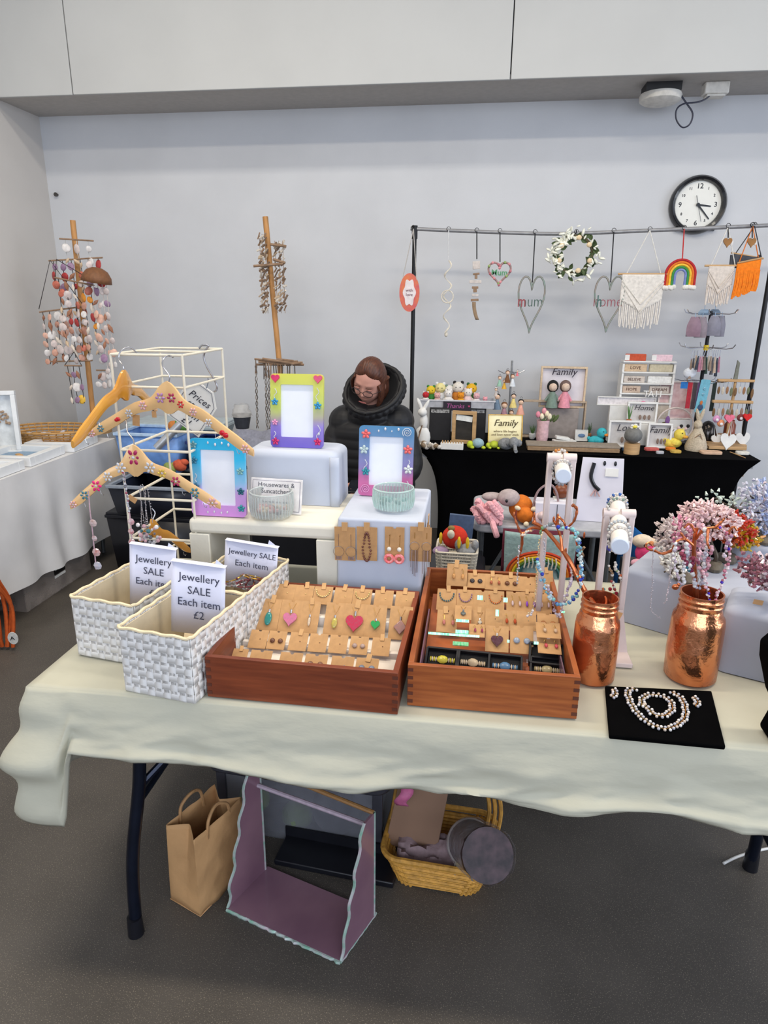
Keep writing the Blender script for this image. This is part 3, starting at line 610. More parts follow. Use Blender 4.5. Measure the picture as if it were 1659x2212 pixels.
# small white frames with words
fr = [(1384, 914, 62, 44, 'white small frame reading home, topmost of the three', 'Home', 0.075), (1345, 966, 66, 56, 'white small frame reading love behind the grey pebble toy', 'Love', 0), (1421, 968, 50, 52, 'white small frame reading family beside the yellow duck', 'Family', 0)]
for px, py, w, h, lab, wd_, dz in fr:
    t, W, H = frame_thing('small_word_frame', px, py, w, h, lab, 'picture frame', m_white, mat('frame_backing', (196, 192, 190), .7, var=.05), 4, 0.025, -0.06, 0, Y={914: 4.40}.get(py))
    text(wd_, H*.36, cm(60, 58, 66), t, (W*.05, -0.004, H*.72), shear=.3)
    for i in range(3): MB().ball(((-.05+.15*i)*W, -0.006, H*.28), (W*.05, .005, H*.12), 7, 6).build('pebble_figure', cm(130, 110, 98), t)
q = Py(1384, 914, 4.40); rh = q.z-TZ-.001; o = MB().box((0, 0, rh/2), (0.19, 0.10, rh)).build('small_riser', m_white, loc=(q.x-.01, 4.385, TZ)); tag(o, 'white riser block under the small home frame', 'box')
p = Py(1366, 957, 4.07); k = mpp(p); t = thing('grey_pebble_toy', 'round grey felt ball with a yellow flower on top', 'soft toy', p)
rh = p.z-TZ-.001; o = MB().cyl((0, 0, 0), (0, 0, rh), .045, n=20).build('wood_slice', m_wood, loc=(p.x, p.y, TZ)); tag(o, 'round wood slice block under the grey felt ball', 'wood slice')
MB().ball((0, 0, 17*k), (19*k, 0.05, 17*k), 14, 10).build('body', cm(118, 118, 116), t); MB().ball((0, -.01, 36*k), (6*k, .02, 4*k), 8, 6).build('flower', cm(236, 220, 90), t)
for a in range(5): MB().ball((6*k*math.cos(a*1.26), -.01, 36*k+4*k*math.sin(a*1.26)), (4*k, .01, 3*k), 7, 5).build('petal', cm(232, 230, 222), t)
# cactus pot in front of home frame
pot(1358, 912, 12, 'little crochet cactus with blue flower in the home frame', cm(186, 110, 70), (96, 140, 80), z=TZ+0.03, lh=34)
# grey crochet bunny behind: dark photo boards left
t, W, H = frame_thing('photo_board', 1316, 936, 56, 66, 'brown photo collage board left of the white frames', 'board', cm(186, 160, 130, .6), mat('collage', (130, 120, 112), .7, rgb2=(196, 180, 166), scale=16, kind='vor'), 3, 0.02)
t.location.y += 0.06
# shelf of little signs
p, k = spot(1362, 935); p.y = 4.5; k = mpp(p); t = thing('sign_shelf', 'small stepped display rack holding rows of wooden word signs', 'shelf', p); z0 = 0
SP = p.copy(); zs = [Py(1362, y, 4.5).z-TZ for y in (868, 848, 826, 802, 779)]
for x in (-.155, .155): MB().box((x, 0.03, zs[0]/2+.12), (.012, .1, zs[0]+.24)).build('side_panel', m_white, t)
for i, z in enumerate(zs): MB().box((0, 0.02, z-.004), (.32, .09, .008)).build('shelf_board', m_white, t)
MB().box((0, 0.03, zs[0]/2), (.31, .09, zs[0]-.01)).build('lower_panel', cm(196, 184, 170), t)
signs = [(4, -.085, .125, .042, (196, 84, 54), 'orange red', ''), (4, .075, .12, .040, (232, 200, 210), 'pale pink', ''), (3, -.08, .14, .046, (206, 180, 150), 'tan LOVE', 'LOVE'), (3, .075, .14, .046, (200, 190, 164), 'pale olive', ''),
         (2, -.08, .13, .040, (205, 194, 184), 'grey washed BELIEVE', 'BELIEVE'), (2, .075, .145, .042, (232, 232, 230), 'bright white', ''), (1, -.09, .11, .044, (200, 178, 160), 'beige HOPE', 'HOPE'), (1, .08, .12, .046, (196, 186, 178), 'grey DREAM', 'DREAM')]
for r, x, w, h, c, nm, wd_ in signs:
    q = Vector((p.x+x, p.y-.0, TZ+zs[r])); t2 = thing('word_sign', '%s wooden sign block on the stepped rack' % nm, 'sign', q)
    MB().box((0, 0, h/2), (w, .025, h)).build('block', cm(*c), t2, bevel=.004)
    if wd_: text(wd_, h*.6, cm(90, 60, 50), t2, (0, -.0135, h/2))
    elif r == 4: MB().box((-w*.42, -.013, h/2), (.028, .004, h*.8)).build('white_end', m_white, t2)
for i, (x, ch) in enumerate(((-.01, 'T'), (.02, 'A'), (.065, 'H'))):
    q = Vector((p.x+x, p.y-.06, TZ+zs[1]-.02)); t2 = thing('letter_block', 'white wooden letter %s standing on the stepped rack' % ch, 'letter', q); text(ch, .055, m_white, t2, (0, 0, .02), ext=.006, name='letter')
t, W, H = frame_thing('white_sign_strip', 1352, 876, 122, 18, 'long white name sign strip below the word signs', 'sign', m_white, cm(226, 220, 222), 2, .015, 0, 0, Y=4.47)
MB().ball((W*.28, -.012, H*.5), (.014, .002, .006), 8, 5).build('pink_print', cm(226, 120, 160), t)
rh = t.location.z-TZ-.001; o = MB().box((0, 0, rh/2), (.2, .04, rh)).build('support_block', m_white, loc=(t.location.x, 4.47, TZ)); tag(o, 'white block hidden under the long name sign strip', 'box')
# round hoop and pink board
t, W, H = frame_thing('pink_board', 1455, 905, 74, 78, 'square pink floral board behind the round white hoop', 'board', cm(232, 220, 214), mat('pink_print', (232, 206, 204), .6, rgb2=(206, 160, 160), scale=24), 3, .015, -.05, Y=4.50)
rh = t.location.z-TZ-.001; o = MB().box((0, 0, rh/2), (.2, .04, rh)).build('support_block', m_white, loc=(t.location.x, t.location.y, TZ)); tag(o, 'low white block hidden under the pink board', 'box')
p, k = spot(1452, 957); t = thing('floral_hoop', 'round white hoop with fabric flowers and purple butterfly', 'ornament', p); R_ = 38*k
MB().tube([(R_*math.cos(a), 0, R_+R_*math.sin(a)) for a in [6.283*i/32 for i in range(32)]], 0.006, 7, closed=True).build('hoop', cm(220, 206, 200, .6), t)
MB().ball((0, 0, R_*.45), (R_*.8, .03, R_*.42), 14, 8).build('cotton_cloud', cm(220, 218, 220), t)
MB().ball((-R_*.75, -.01, R_*.8), (R_*.18, .01, R_*.45), 8, 6, rot=(0, .4, 0)).build('green_leaf', cm(90, 86, 50), t); MB().ball((-R_*.45, -.015, R_*1.3), (R_*.13, .01, R_*.26), 8, 6).build('butterfly', cm(130, 90, 150), t)
for i in range(5): MB().ball((R_*(.2+.12*i), -.02, R_*(.9+.12*math.sin(i*2))), R_*.1, 7, 5).build('flower', cm(*[(226, 200, 200), (40, 38, 40), (226, 214, 150)][i % 3]), t)
# hessian gnome
p, k = spot(1502, 972); t = thing('hessian_gnome', 'beige hessian rabbit figure tied with twine', 'ornament', p)
mh = mat('hessian', (196, 182, 160), .9, var=.1, scale=120, bump=.4)
MB().lathe([(0, 0), (22*k, 0), (23*k, 8*k), (16*k, 30*k), (9*k, 44*k), (6*k, 50*k)], n=14).build('body', mh, t); MB().ball((-2*k, 0, 55*k), (9*k, .03, 10*k), 10, 8).build('head', mh, t)
for s in (-1, 1): MB().ball((s*4*k, .01, 74*k), (4*k, .012, 16*k), 8, 6, rot=(0, s*.25, 0)).build('ear', mh, t)
MB().tube([(-12*k, -.03, 25*k), (0, -.05, 38*k), (8*k, -.04, 20*k)], .004, 5).build('twine_bow', m_drift, t)
# dark pebbles ball / steel bell
p, k = spot(1530, 958); t = thing('steel_bell', 'dark shiny metal dome between the gnome and wooden hearts', 'ornament', p)
p.y += .05; t.location = p
MB().lathe([(18*k, 0), (19*k, 18*k), (15*k, 36*k), (8*k, 44*k), (0, 47*k)], n=20).build('dome', mat('dark_chrome', (70, 66, 64), .15, .9), t)
# spinner stand
p, k = spot(1521, 950); p.y = 4.45; x0 = Py(1524, 760, 4.45).x; p.x = x0; k = mpp(Vector((x0, 4.45, 1.2)))
t = thing('spinner_stand', 'black rotating stand with three tiers of hooks', 'stand', p)
ztop_ = Py(1528, 672, 4.45).z-TZ
MB().cyl((0, 0, 0), (0, 0, .015), .11, n=24).build('base', m_blk, t); MB().cyl((0, 0, 0), (0, 0, ztop_), .011, n=12).build('pole', m_blk, t)
MB().cyl((0, 0, Py(1525, 757, 4.45).z-TZ), (0, 0, Py(1525, 745, 4.45).z-TZ), .015, n=12).build('yellow_collar', cm(220, 190, 40, .4), t)
for zi, (yy) in enumerate((676, 750, 822)):
    zz = Py(1525, yy, 4.45).z-TZ; rr_ = .165
    for i in range(6):
        a = i*math.pi/3+.15+zi*.3; MB().tube([(0, 0, zz), (rr_*.7*math.cos(a), rr_*.7*math.sin(a), zz-.006), (rr_*.92*math.cos(a), rr_*.92*math.sin(a), zz+.002), (rr_*math.cos(a), rr_*math.sin(a), zz+.022)], .0032, 5).build('hook_arm', m_silver, t)
bagc = [(150, 120, 135), (146, 132, 140), (140, 138, 152), (134, 132, 146), (150, 176, 200), (120, 140, 160)]
for i, (px, py, w, h) in enumerate(((1502, 700, 30, 42), (1518, 700, 26, 44), (1545, 698, 30, 42), (1560, 698, 20, 44), (1522, 684, 24, 12), (1545, 684, 24, 12))):
    q = Py(px, py-16, 4.45-.1+.02*i); kk = mpp(q); t2 = thing('organza_bag', '%s sheer organza gift bag on the top tier' % ['mauve leftmost', 'mauve inner left', 'grey violet inner right', 'grey violet rightmost', 'tiny pale blue left', 'tiny pale blue right'][i], 'gift bag', q, group='organza bags on the spinner top tier' )
    mo = mat('organza_%d' % i, bagc[i], .5, alpha=.8)
    MB().grid(lambda u, v: ((u-.5)*w*kk*(.55+.45*min(1, v*2.2)), -.012*math.sin(math.pi*u)*math.sin(math.pi*v), -v*h*kk), 8, 8).build('front_panel', mo, t2)
    MB().grid(lambda u, v: ((u-.5)*w*kk*(.55+.45*min(1, v*2.2)), .012*math.sin(math.pi*u)*math.sin(math.pi*v), -v*h*kk), 8, 8).build('back_panel', mo, t2)
    MB().tube([(0, 0, -.01), (0, 0, .02)], .002, 4).build('ribbon', cm(150, 176, 205), t2)
krc = [(150, 130, 115), (90, 90, 96), (190, 170, 150), (60, 66, 80), (176, 120, 140), (200, 150, 160), (120, 110, 104), (40, 60, 54), (206, 196, 180)]
for i in range(14):
    px = 1497+i*4.6; q = Py(px, 756, 4.45-rnd(.05, .14)); kk = mpp(q); L = rnd(34, 62)*kk; t2 = thing('tassel_keyring', 'slim tassel keyring on the middle tier, %s from the left' % ordinal(i), 'keyring', q, group='tassel keyrings on the spinner middle tier')
    MB().tube([(0, 0, 0), (rnd(-.01, .01), 0, -L*.35)], .0025, 4).build('chain', m_silver, t2); MB().cyl((0, 0, -L*.3), (rnd(-.006, .006), 0, -L), .004, .010, 7).build('tassel', cm(*krc[i % 9]), t2)
lan = [(40, 110, 180, 'blue', 1479, 825, 14, 14), (170, 40, 55, 'dark red', 1492, 826, 9, 56), (70, 60, 66, 'charcoal', 1503, 826, 8, 58), (110, 80, 120, 'purple', 1511, 826, 6, 56), (30, 40, 36, 'black green', 1545, 826, 8, 62)]
for r_, g_, b__, nm, px, py, w, h in lan:
    q = Py(px, py, 4.36); kk = mpp(q); t2 = thing('bookmark', 'narrow %s fabric bookmark on the lowest tier' % nm, 'bookmark', q); MB().box((0, 0, -h*kk/2), (w*kk, .004, h*kk)).build('strip', cm(r_, g_, b__), t2); MB().tube([(0, 0, 0), (0, 0, .02)], .0015, 4).build('loop', m_silver, t2)
q = Py(1526, 820, 4.34); kk = mpp(q); t2 = thing('blue_bookmark', 'wide pale blue bookmark with a printed figure on the lowest tier', 'bookmark', q, rot=(0, .08, 0)); MB().prism(rrect(20*kk, 72*kk, .01, cz=-36*kk), 0, .004).build('card', cm(110, 175, 196, .5), t2)
MB().ball((0, -.003, -60*kk), (.016, .003, .02), 8, 6).build('printed_figure', cm(60, 80, 110), t2); MB().ball((0, -.004, -50*kk), (.008, .003, .014), 8, 6).build('printed_hat', cm(190, 110, 60), t2)
for dz in (20, 32): MB().tube([(.007*math.cos(a), -.003, -dz*kk+.008*math.sin(a)) for a in [i*.9 for i in range(7)]], .001, 4).build('silver_charm', m_silver, t2)
q = Py(1490, 806, 4.36); t2 = thing('white_pompom', 'white felt disc hanging beside the blue bookmark', 'ornament', q); MB().ball((0, 0, 0), (14*kk, .02, 12*kk), 12, 8).build('disc', cm(214, 218, 226), t2); MB().tube([(0, 0, 0), (0, 0, .06)], .0015, 4).build('loop', m_silver, t2)
# wooden T-bar stands with keyrings
for n_, (py, wpx) in enumerate(((822, 74), (868, 82))):
    q, k = spot(1585, 960); q.y = 4.40-.08*n_; q.x = Py(1585, 850, q.y).x; k = mpp(Vector((q.x, q.y, 1)))
    zz = Py(1585, py, q.y).z-TZ; t = thing('wooden_bar_stand', 'wooden T bar stand hung with keyrings, %s' % ('taller one behind' if n_ == 0 else 'lower one in front'), 'stand', q)
    MB().cyl((0, 0, 0), (0, 0, zz), .009, n=10).build('post', m_wood, t); MB().box((0, 0, .01), (.22, .09, .02)).build('base', m_wood, t, bevel=.003); MB().box((0, 0, zz), (wpx*k, .03, .016)).build('bar', m_wood, t, bevel=.003)
    for i in range(9):
        s = Vector((q.x+(-.46+.115*i)*wpx*k, q.y-.022, TZ+zz-.005)); L = rnd(.07, .10)
        t2 = thing('wooden_keyring', 'wood and metal keyring on the %s bar, %s from the left' % ('taller' if n_ == 0 else 'lower', ordinal(i)), 'keyring', s, group='keyrings on the %s wooden bar' % ('taller' if n_ == 0 else 'lower'))
        MB().tube([(0, 0, 0), (0, 0, -L*.4)], .0016, 4).build('chain', m_silver, t2); MB().ball((0, 0, -L*.7), (.009, .004, L*.32), 7, 6).build('charm', cm(*[(120, 90, 60), (196, 186, 170), (150, 110, 80), (110, 116, 90)][i % 4]), t2)
o = MB().prism([(-.011, 0), (.011, 0), (.011, .10), (-.004, .115)], -.006, .006).build('wooden_peg', cm(120, 122, 112), loc=Py(1588, 822, 4.40)+Vector((0, 0, .006))); tag(o, 'grey wooden peg standing above the keyring bar', 'peg')
# hearts & small hangings at the right
for px, py, c, nm, s in ((1575, 905, (232, 120, 145), 'pink', 20), (1614, 902, (214, 40, 40), 'red', 17)):
    q = Py(px, py, 4.22); kk = mpp(q); t = thing('felt_heart', '%s felt heart on the keyring stand' % nm, 'ornament', q); MB().prism(heart(s*kk, s*kk*.95), -.012, .012).build('heart', cm(*c), t, bevel=.008); MB().tube([(0, 0, .02), (0, 0, .07)], .0018, 4).build('loop', m_silver, t)
for px, py, c, nm in ((1548, 905, (210, 150, 190), 'striped pink and blue'), (1557, 914, (226, 150, 110), 'peach and white'), (1600, 902, (120, 60, 60), 'dark red')):
    q = Py(px, py, 4.24); t = thing('crochet_charm', '%s crochet charm near the hearts' % nm, 'ornament', q); MB().ball((0, 0, 0), (.022, .014, .022), 9, 7).build('body', cm(*c), t); MB().ball((0, -.012, -.004), (.01, .008, .01), 7, 5).build('middle', cm(225, 222, 226), t); MB().tube([(0, 0, .02), (0, 0, .06)], .0018, 4).build('loop', m_silver, t)
for i, (px, py, s) in enumerate(((1549, 962, 22), (1568, 972, 34), (1604, 966, 30), (1612, 938, 22))):
    q, k = spot(px, py); t = thing('white_wooden_heart', 'white wooden hanging heart, %s from the left' % ordinal(i), 'ornament', q, rot=(-.2, rnd(-.2, .2), 0)); MB().prism([(x, z+s*k*.5) for x, z in heart(s*k*1.0, s*k*1.1)], -.006, .006).build('heart', m_white, t, bevel=.003)
    MB().tube([(-.01, 0, s*k*.9), (0, 0, s*k*1.9), (.01, 0, s*k*.9)], .003, 5).build('loop', m_white, t)
p, k = spot(1582, 955); t = thing('wood_slice_dish', 'round brown wooden dish behind the white hearts', 'dish', p); t.location.y += .06
MB().lathe([(0, 0), (30*k, 0), (34*k, 10*k), (31*k, 10*k), (28*k, 4*k), (0, 4*k)], n=20).build('dish', cm(150, 116, 84, .6), t)
q, k = spot(1582, 962); t = thing('amber_jar', 'small amber brown glass jar between the white hearts', 'jar', q); t.location.y += .09; t.location.z += .03
MB().lathe([(0, 0), (12*k, 0), (12*k, 30*k), (8*k, 36*k), (8*k, 40*k)], n=14).build('glass', mat('amber_glass', (140, 66, 36), .15), t)
# flat bits at the table front edge
for px, py, w, d, c, lab in ((1308, 974, 32, .06, (206, 190, 166), 'oval pale wood slice at the table edge'), (1535, 980, 44, .07, (214, 178, 150), 'long pale wood tag in front of the gnome'), (1603, 981, 26, .06, (226, 224, 216), 'small white block at the right table corner'),
                            (1356, 974, 22, .05, (70, 110, 150), 'blue felt bookmark lying at the table edge'), (1407, 973, 30, .05, (206, 96, 90), 'red felt strip lying below the small frames'), (1330, 973, 14, .04, (120, 130, 160), 'grey violet felt strip lying at the table edge'), (1425, 980, 16, .03, (190, 190, 196), 'pale grey felt square at the table edge'), (1448, 972, 20, .05, (230, 130, 40), 'orange felt flower lying near the yellow duck'), (1459, 978, 22, .05, (206, 170, 80), 'ochre felt star lying near the yellow duck')):
    q, k = spot(px, py); o = MB().prism([(x, z) for x, z in rrect(w*k, d, min(d, w*k)*.35)], 0, .016, Matrix(((1, 0, 0, 0), (0, 0, 1, 0), (0, 1, 0, 0), (0, 0, 0, 1)))).build('craft_piece', cm(*c), loc=q, bevel=.003); tag(o, lab, 'craft piece')
# string over the right end
q, k = spot(1590, 985); o = MB().tube([Vector((0, .1, .003)), Vector((0.02, .0, .003)), Vector((.035, -.045, -.0)), Vector((.037, -.05, -.11))], .003, 5).build('twine', m_wood, loc=q); tag(o, 'tan twine trailing off the right table edge', 'twine')
# ================================================================ left stall, wind chimes, crates, seated person
LTX = -2.30
m_cloth = mat('white_tablecloth', (212, 211, 212), .85, var=.04, scale=5, bump=.25, bscale=9)
lt = thing('trestle_table', 'white covered trestle table along the left wall', 'table', (-2.66, 3.1, 0))
MB().box((0, 0, .72), (.66, 1.8, .03)).build('tabletop', mat('grey_plastic_top', (170, 170, 172)), lt)
for sy in (-.75, .68):
    for sx_ in (-.25, .25):
        MB().tube(smooth_path([(sx_, sy, .70), (sx_, sy, .45), (sx_*1.05, sy+.12*(1 if sy > 0 else -1), .25), (sx_*1.05, sy+.12*(1 if sy > 0 else -1), 0.0)]), .013, 8).build('leg', mat('grey_tube_leg', (110, 114, 116), .4, .5), lt)
    MB().cyl((-.25, sy, .4), (.25, sy, .4), .009, n=8).build('crossbar', mat('grey_tube_leg', (110, 114, 116)), lt)
def ltc(u, v):
    # perimeter: near end -> right side -> far end, v: top to bottom
    pts = [(-3.0, 2.18), (LTX, 2.18), (LTX, 4.03), (-2.99, 4.06)]; L = [.70, 1.85, .69]; d = u*sum(L)
    for i in range(3):
        if d <= L[i]+1e-9: break
        d -= L[i]
    a = Vector(pts[i]); b = Vector(pts[i+1]); q = a+(b-a)*(d/L[i])
    n = [Vector((0, -1)), Vector((1, 0)), Vector((0, 1))][i]
    s = u*sum(L); fold = .018*math.sin(s*19+1.5*math.sin(s*7))*v+.02*noise.noise(Vector((s*4, v*2, 0)))*v
    cn = math.exp(-((s-2.55)/.12)**2)
    q = q+n*(fold+.03*v+cn*.07*v)+Vector((0, 1))*cn*.10*v
    zb = .175+.02*math.sin(s*2.2)
    return (max(-2.985, q.x), q.y, .745-(.745-zb)*v)
mb = MB().grid(ltc, 160, 14); mb.add([(-2.985, 2.18, .745), (LTX, 2.18, .745), (LTX, 4.03, .745), (-2.985, 4.06, .745)], [(0, 1, 2, 3)])
o = mb.build('tablecloth', m_cloth, loc=(-2.66, 3.1, 0), world=True, ang=70); tag(o, 'white cotton cloth draped over the left table', 'tablecloth')
LZ = .747
def L(px, py, z=LZ): p = Pz(px, py, z); return p, mpp(p)
m_boxw = mat('box_frame_white', (226, 228, 230), .5, var=.02)
# standing white frame with tree
p, k = L(30, 925); t = thing('tree_box_frame', 'white box frame standing upright with a brown tree picture', 'picture frame', (-2.74, 3.42, LZ), rot=(-.10, 0, .42))
W, H = .36, .36
for (cx, cz, a, b) in ((0, .012, W, .024), (0, H-.012, W, .024), (-W/2+.012, H/2, .024, H-.048), (W/2-.012, H/2, .024, H-.048)): MB().box((cx, 0, cz), (a, .04, b)).build('frame_side', m_boxw, t, bevel=.002)
MB().box((0, .015, H/2), (W-.03, .004, H-.03)).build('backing', mat('backing_white', (218, 224, 230), .7), t)
mb = MB().cyl((0, .008, .03), (0, .008, .16), .014, .010, 8)
for i in range(9): a = -1.1+i*.275; mb.cyl((0, .008, .14), (.12*math.sin(a), .008, .19+.09*math.cos(a)), .007, .003, 6)
mb.build('tree_trunk', cm(150, 128, 108), t)
mb = MB(); random.seed(11)
for i in range(150): a = rnd(-1.7, 1.7); r = rnd(.02, .125); mb.ball((r*math.sin(a)*1.05, .005, .19+r*math.cos(a)*.85), rnd(.005, .010), 5, 4)
o = mb.build('tree_leaves', cm(168, 144, 122), t); o['kind'] = 'stuff'
MB().box((0, .005, .04), (.1, .01, .012)).build('ground_strip', cm(170, 140, 110), t)
# teal picture
t = thing('teal_pebble_picture', 'brown framed teal picture of a cream tree in front of the white frame', 'picture frame', (-2.60, 3.12, LZ), rot=(-.22, 0, .35))
for (cx, cz, a, b) in ((0, .01, .25, .022), (0, .21, .25, .022), (-.114, .11, .022, .18), (.114, .11, .022, .18)): MB().box((cx, 0, cz), (a, .022, b)).build('frame_side', cm(164, 136, 106, .6), t, bevel=.002)
MB().box((0, .006, .11), (.22, .004, .19)).build('backing', cm(96, 168, 156), t)
MB().cyl((0, 0, .03), (0, 0, .10), .014, .008, 8).build('trunk', cm(214, 186, 120), t)
for i in range(16): a = rnd(0, 6.3); r = rnd(.0, .055); MB().ball((r*math.cos(a), -.001, .13+r*.75*math.sin(a)), (.014, .004, .012), 8, 5).build('shell_leaf', cm(226, 216, 190), t)
# wicker tray
p, k = L(140, 935); t = thing('wicker_tray', 'oval wicker tray of white shells at the far end of the left table', 'tray', (-2.62, 3.86, LZ), rz=.05)
mw = mat('wicker_tan', (190, 146, 88), .7, var=.15, scale=40)
for j in range(5): MB().tube([((.24+.01*j)*math.cos(a), (.16+.01*j)*math.sin(a), .012+.018*j) for a in [6.283*i/36 for i in range(36)]], .007, 6, closed=True).build('woven_ring', mw, t)
MB().cyl((0, 0, 0), (0, 0, .012), .24, n=30).build('base', mw, t)
for c in t.children:
    if c.name.startswith('base'): c.scale = (1, .67, 1)
for i in range(40): a = 6.283*i/40; MB().cyl((.235*math.cos(a), .155*math.sin(a), 0), (.285*math.cos(a), .2*math.sin(a), .09), .004, n=5).build('upright', mw, t)
sh = MB().ball((0, 0, 0), (.02, .016, .008), 8, 5).mesh('loose_shell', cm(205, 200, 205, .5))
for i in range(26): a = rnd(0, 6.28); r = rnd(0, .8); inst('shell', sh, t, (.22*r*math.cos(a), .14*r*math.sin(a), .022+rnd(0, .02)), (rnd(-.5, .5), rnd(-.5, .5), rnd(0, 3)), rnd(.8, 1.6))
# flat box frames
def flatframe(x, y, w, d, rz, inner, lab, tilt=(0, 0), z=LZ, h=.04):
    t = thing('flat_box_frame', lab, 'picture frame', (x, y, z), rot=(tilt[0], tilt[1], rz))
    F = .045
    for (cx, cy, a, b) in ((0, -d/2+F/2, w, F), (0, d/2-F/2, w, F), (-w/2+F/2, 0, F, d-2*F), (w/2-F/2, 0, F, d-2*F)): MB().box((cx, cy, h/2), (a, b, h)).build('frame_side', m_boxw, t, bevel=.002)
    MB().box((0, 0, h*.3), (w-2*F+.005, d-2*F+.005, .004)).build('picture', inner, t)
    return t
t = flatframe(-2.47, 3.72, .30, .30, .08, cm(176, 128, 84), 'white box frame lying flat with a brown centre next to the wicker tray', (.0, -.0), h=.05)
t = flatframe(-2.50, 3.36, .34, .34, .05, cm(140, 165, 190), 'white box frame lying flat with a blue centre and sandy tree', h=.05)
for i in range(9): a = rnd(0, 6.3); r = rnd(0, .06); MB().ball((r*math.cos(a), r*math.sin(a), .02), (.018, .014, .005), 7, 4).build('sand_shell', cm(200, 160, 110), t)
t = flatframe(-2.50, 2.98, .36, .34, .02, m_boxw, 'white box frame lying flat with dark twigs at the picture edge', h=.05)
for i in range(10): a = rnd(0, 6.3); MB().cyl((.02*math.cos(a), .02*math.sin(a), .02), (.08*math.cos(a), .08*math.sin(a), .024), .003, n=5).build('twig', cm(100, 84, 60), t)
# plastic storage crate, orange yarn, under left table
t = thing('storage_crate', 'clear plastic storage crate with black and white label under the left table', 'storage box', (-2.50, 3.30, 0), rz=math.radians(90))
mpc = mat('murky_plastic', (176, 166, 160), .25, alpha=.5, var=.2, scale=8)
mb = MB(); W, D, H = .62, .40, .30
for c, d in (((0, 0, .006), (W-.06, D-.06, .008)), ((0, -D/2+.02, H/2), (W, .006, H)), ((0, D/2-.02, H/2), (W, .006, H)), ((-W/2, 0, H/2), (.006, D-.04, H)), ((W/2, 0, H/2), (.006, D-.04, H))): mb.box(c, d)
mb.build('tub', mpc, t)
MB().box((0, 0, H+.01), (W+.02, D, .02)).build('lid', mat('grey_lid', (120, 112, 106), .4), t, bevel=.006)
MB().box((.0, -D/2+.014, .135), (.10, .003, .06)).build('black_label', cm(20, 20, 22, .5), t)
text('STORAGE', .02, m_white, t, (.0, -D/2+.011, .135)); MB().box((.0, -D/2+.0145, .178), (.10, .003, .014)).build('white_label', m_white, t); MB().box((.0, -D/2+.0145, .092), (.10, .003, .014)).build('white_label', m_white, t)
for i, c in enumerate(((120, 110, 100), (150, 90, 70), (90, 84, 80), (160, 150, 140), (170, 80, 60), (110, 100, 96))): MB().ball((-.25+.1*i, rnd(-.08, .08), .10+rnd(0, .06)), (.08, .09, .08), 9, 7).build('contents', cm(*c), t)
t = thing('orange_yarn_hank', 'hank of thick orange yarn with small white tag at the left edge', 'yarn', (-2.18, 2.62, 0.0))
for i in range(16): x = -.16+i*.014; MB().tube(smooth_path([(x-.02, .03*math.sin(i*2), .35), (x, .04*math.sin(i), .2), (x+.01*math.sin(i*3), -.02, .015)]), .009, 6).build('strand', cm(176, 76, 22), t)
q = Px(30, 1318, -2.12); o = MB().prism([(.022*math.cos(a), .035*math.sin(a)) for a in [6.283*i/20 for i in range(20)]], 0, .003).build('tag', cm(214, 212, 206), t, loc=(.09, -.05, .08), rot=(.2, 0, .4)); text('A', .03, m_blk, t, (.088, -.052, .08), rot=(math.pi/2+.2, 0, .4))

# wind chimes ------------------------------------------------------
CY = 4.25
def stake(a, b, Y, lab, base_z):
    p0 = Py(*a, Y); p1 = Py(*b, Y); d = (p1-p0).normalized(); f = (base_z-p0.z)/d.z; pb = p0+d*f
    t = thing('chime_pole', lab, 'pole', pb); MB().tube([p0-pb, (p0-pb)*.5, (0, 0, 0)], .017, 12).build('pole', mat('pole_wood', (190, 138, 82), .55, var=.12, scale=10, stretch=(6, 6, 1)), t); MB().cyl((0, 0, 0), (0, 0, .02), .11, n=20).build('base', m_wood, t); return t
stake((157, 476), (200, 885), 4.2, 'round wooden pole hung with shell wind chimes by the room corner', LZ)
stake((573, 468), (605, 800), CY, 'round wooden pole hung with driftwood wind chimes left of the seated person', 0)
shells = [MB().ball((0, 0, 0), (.022, .007, .026), 9, 6).mesh('round_shell', cm(*c, .4)) for c in ((222, 218, 216), (196, 110, 90), (214, 200, 196), (176, 60, 60), (230, 150, 50), (150, 120, 150), (200, 150, 130), (236, 190, 70), (226, 180, 160))]
cone = [MB().lathe([(0, .03), (.008, .015), (.012, 0), (.008, -.012), (0, -.03)], n=8).mesh('spiral_shell', cm(*c, .5)) for c in ((206, 180, 150), (226, 214, 200), (160, 110, 84))]
def chime(px, py, w, strands, length, lab, nsh, cols, Y, slope=0.0, loop=None, bottom=False, tier2=None, cord=(50, 44, 44)):
    q = Py(px, py, Y); k = mpp(q); t = thing('shell_wind_chime', lab, 'wind chime', q)
    MB().cyl((-w/2*k, 0, slope*w/2*k), (w/2*k, 0, -slope*w/2*k), .005, n=7).build('stick', m_drift, t)
    cc = cm(*cord)
    if loop: MB().tube([(-w/2*k, 0, 0), Py(*loop, Y)-q, (w/2*k, 0, 0)], .0025, 5).build('hanging_cord', cc, t)
    for s in range(strands):
        x = (-w/2+w*(s+.5)/strands)*k; z0 = -slope*x; Lk = length*k*rnd(.9, 1.05)
        MB().tube([(x, 0, z0), (x+rnd(-2, 2)*k, 0, z0-Lk/2), (x+2*k, 0, z0-Lk)], .0022, 4).build('strand', cc, t)
        for j in range(nsh):
            z = z0-Lk*(j+.7)/nsh; m_ = shells[random.choice(cols)] if random.random() < .75 else random.choice(cone)
            inst('shell', m_, t, (x+rnd(-.01, .01), rnd(-.012, .005), z), (rnd(-.3, .3), rnd(-.9, .9), rnd(-.6, .6)), rnd(.75, 1.25))
    if bottom: MB().cyl((-w/2*k, 0, -length*k*1.0), (w/2*k, 0, -length*k*.96), .005, n=7).build('stick', m_drift, t)
    return t
random.seed(5)
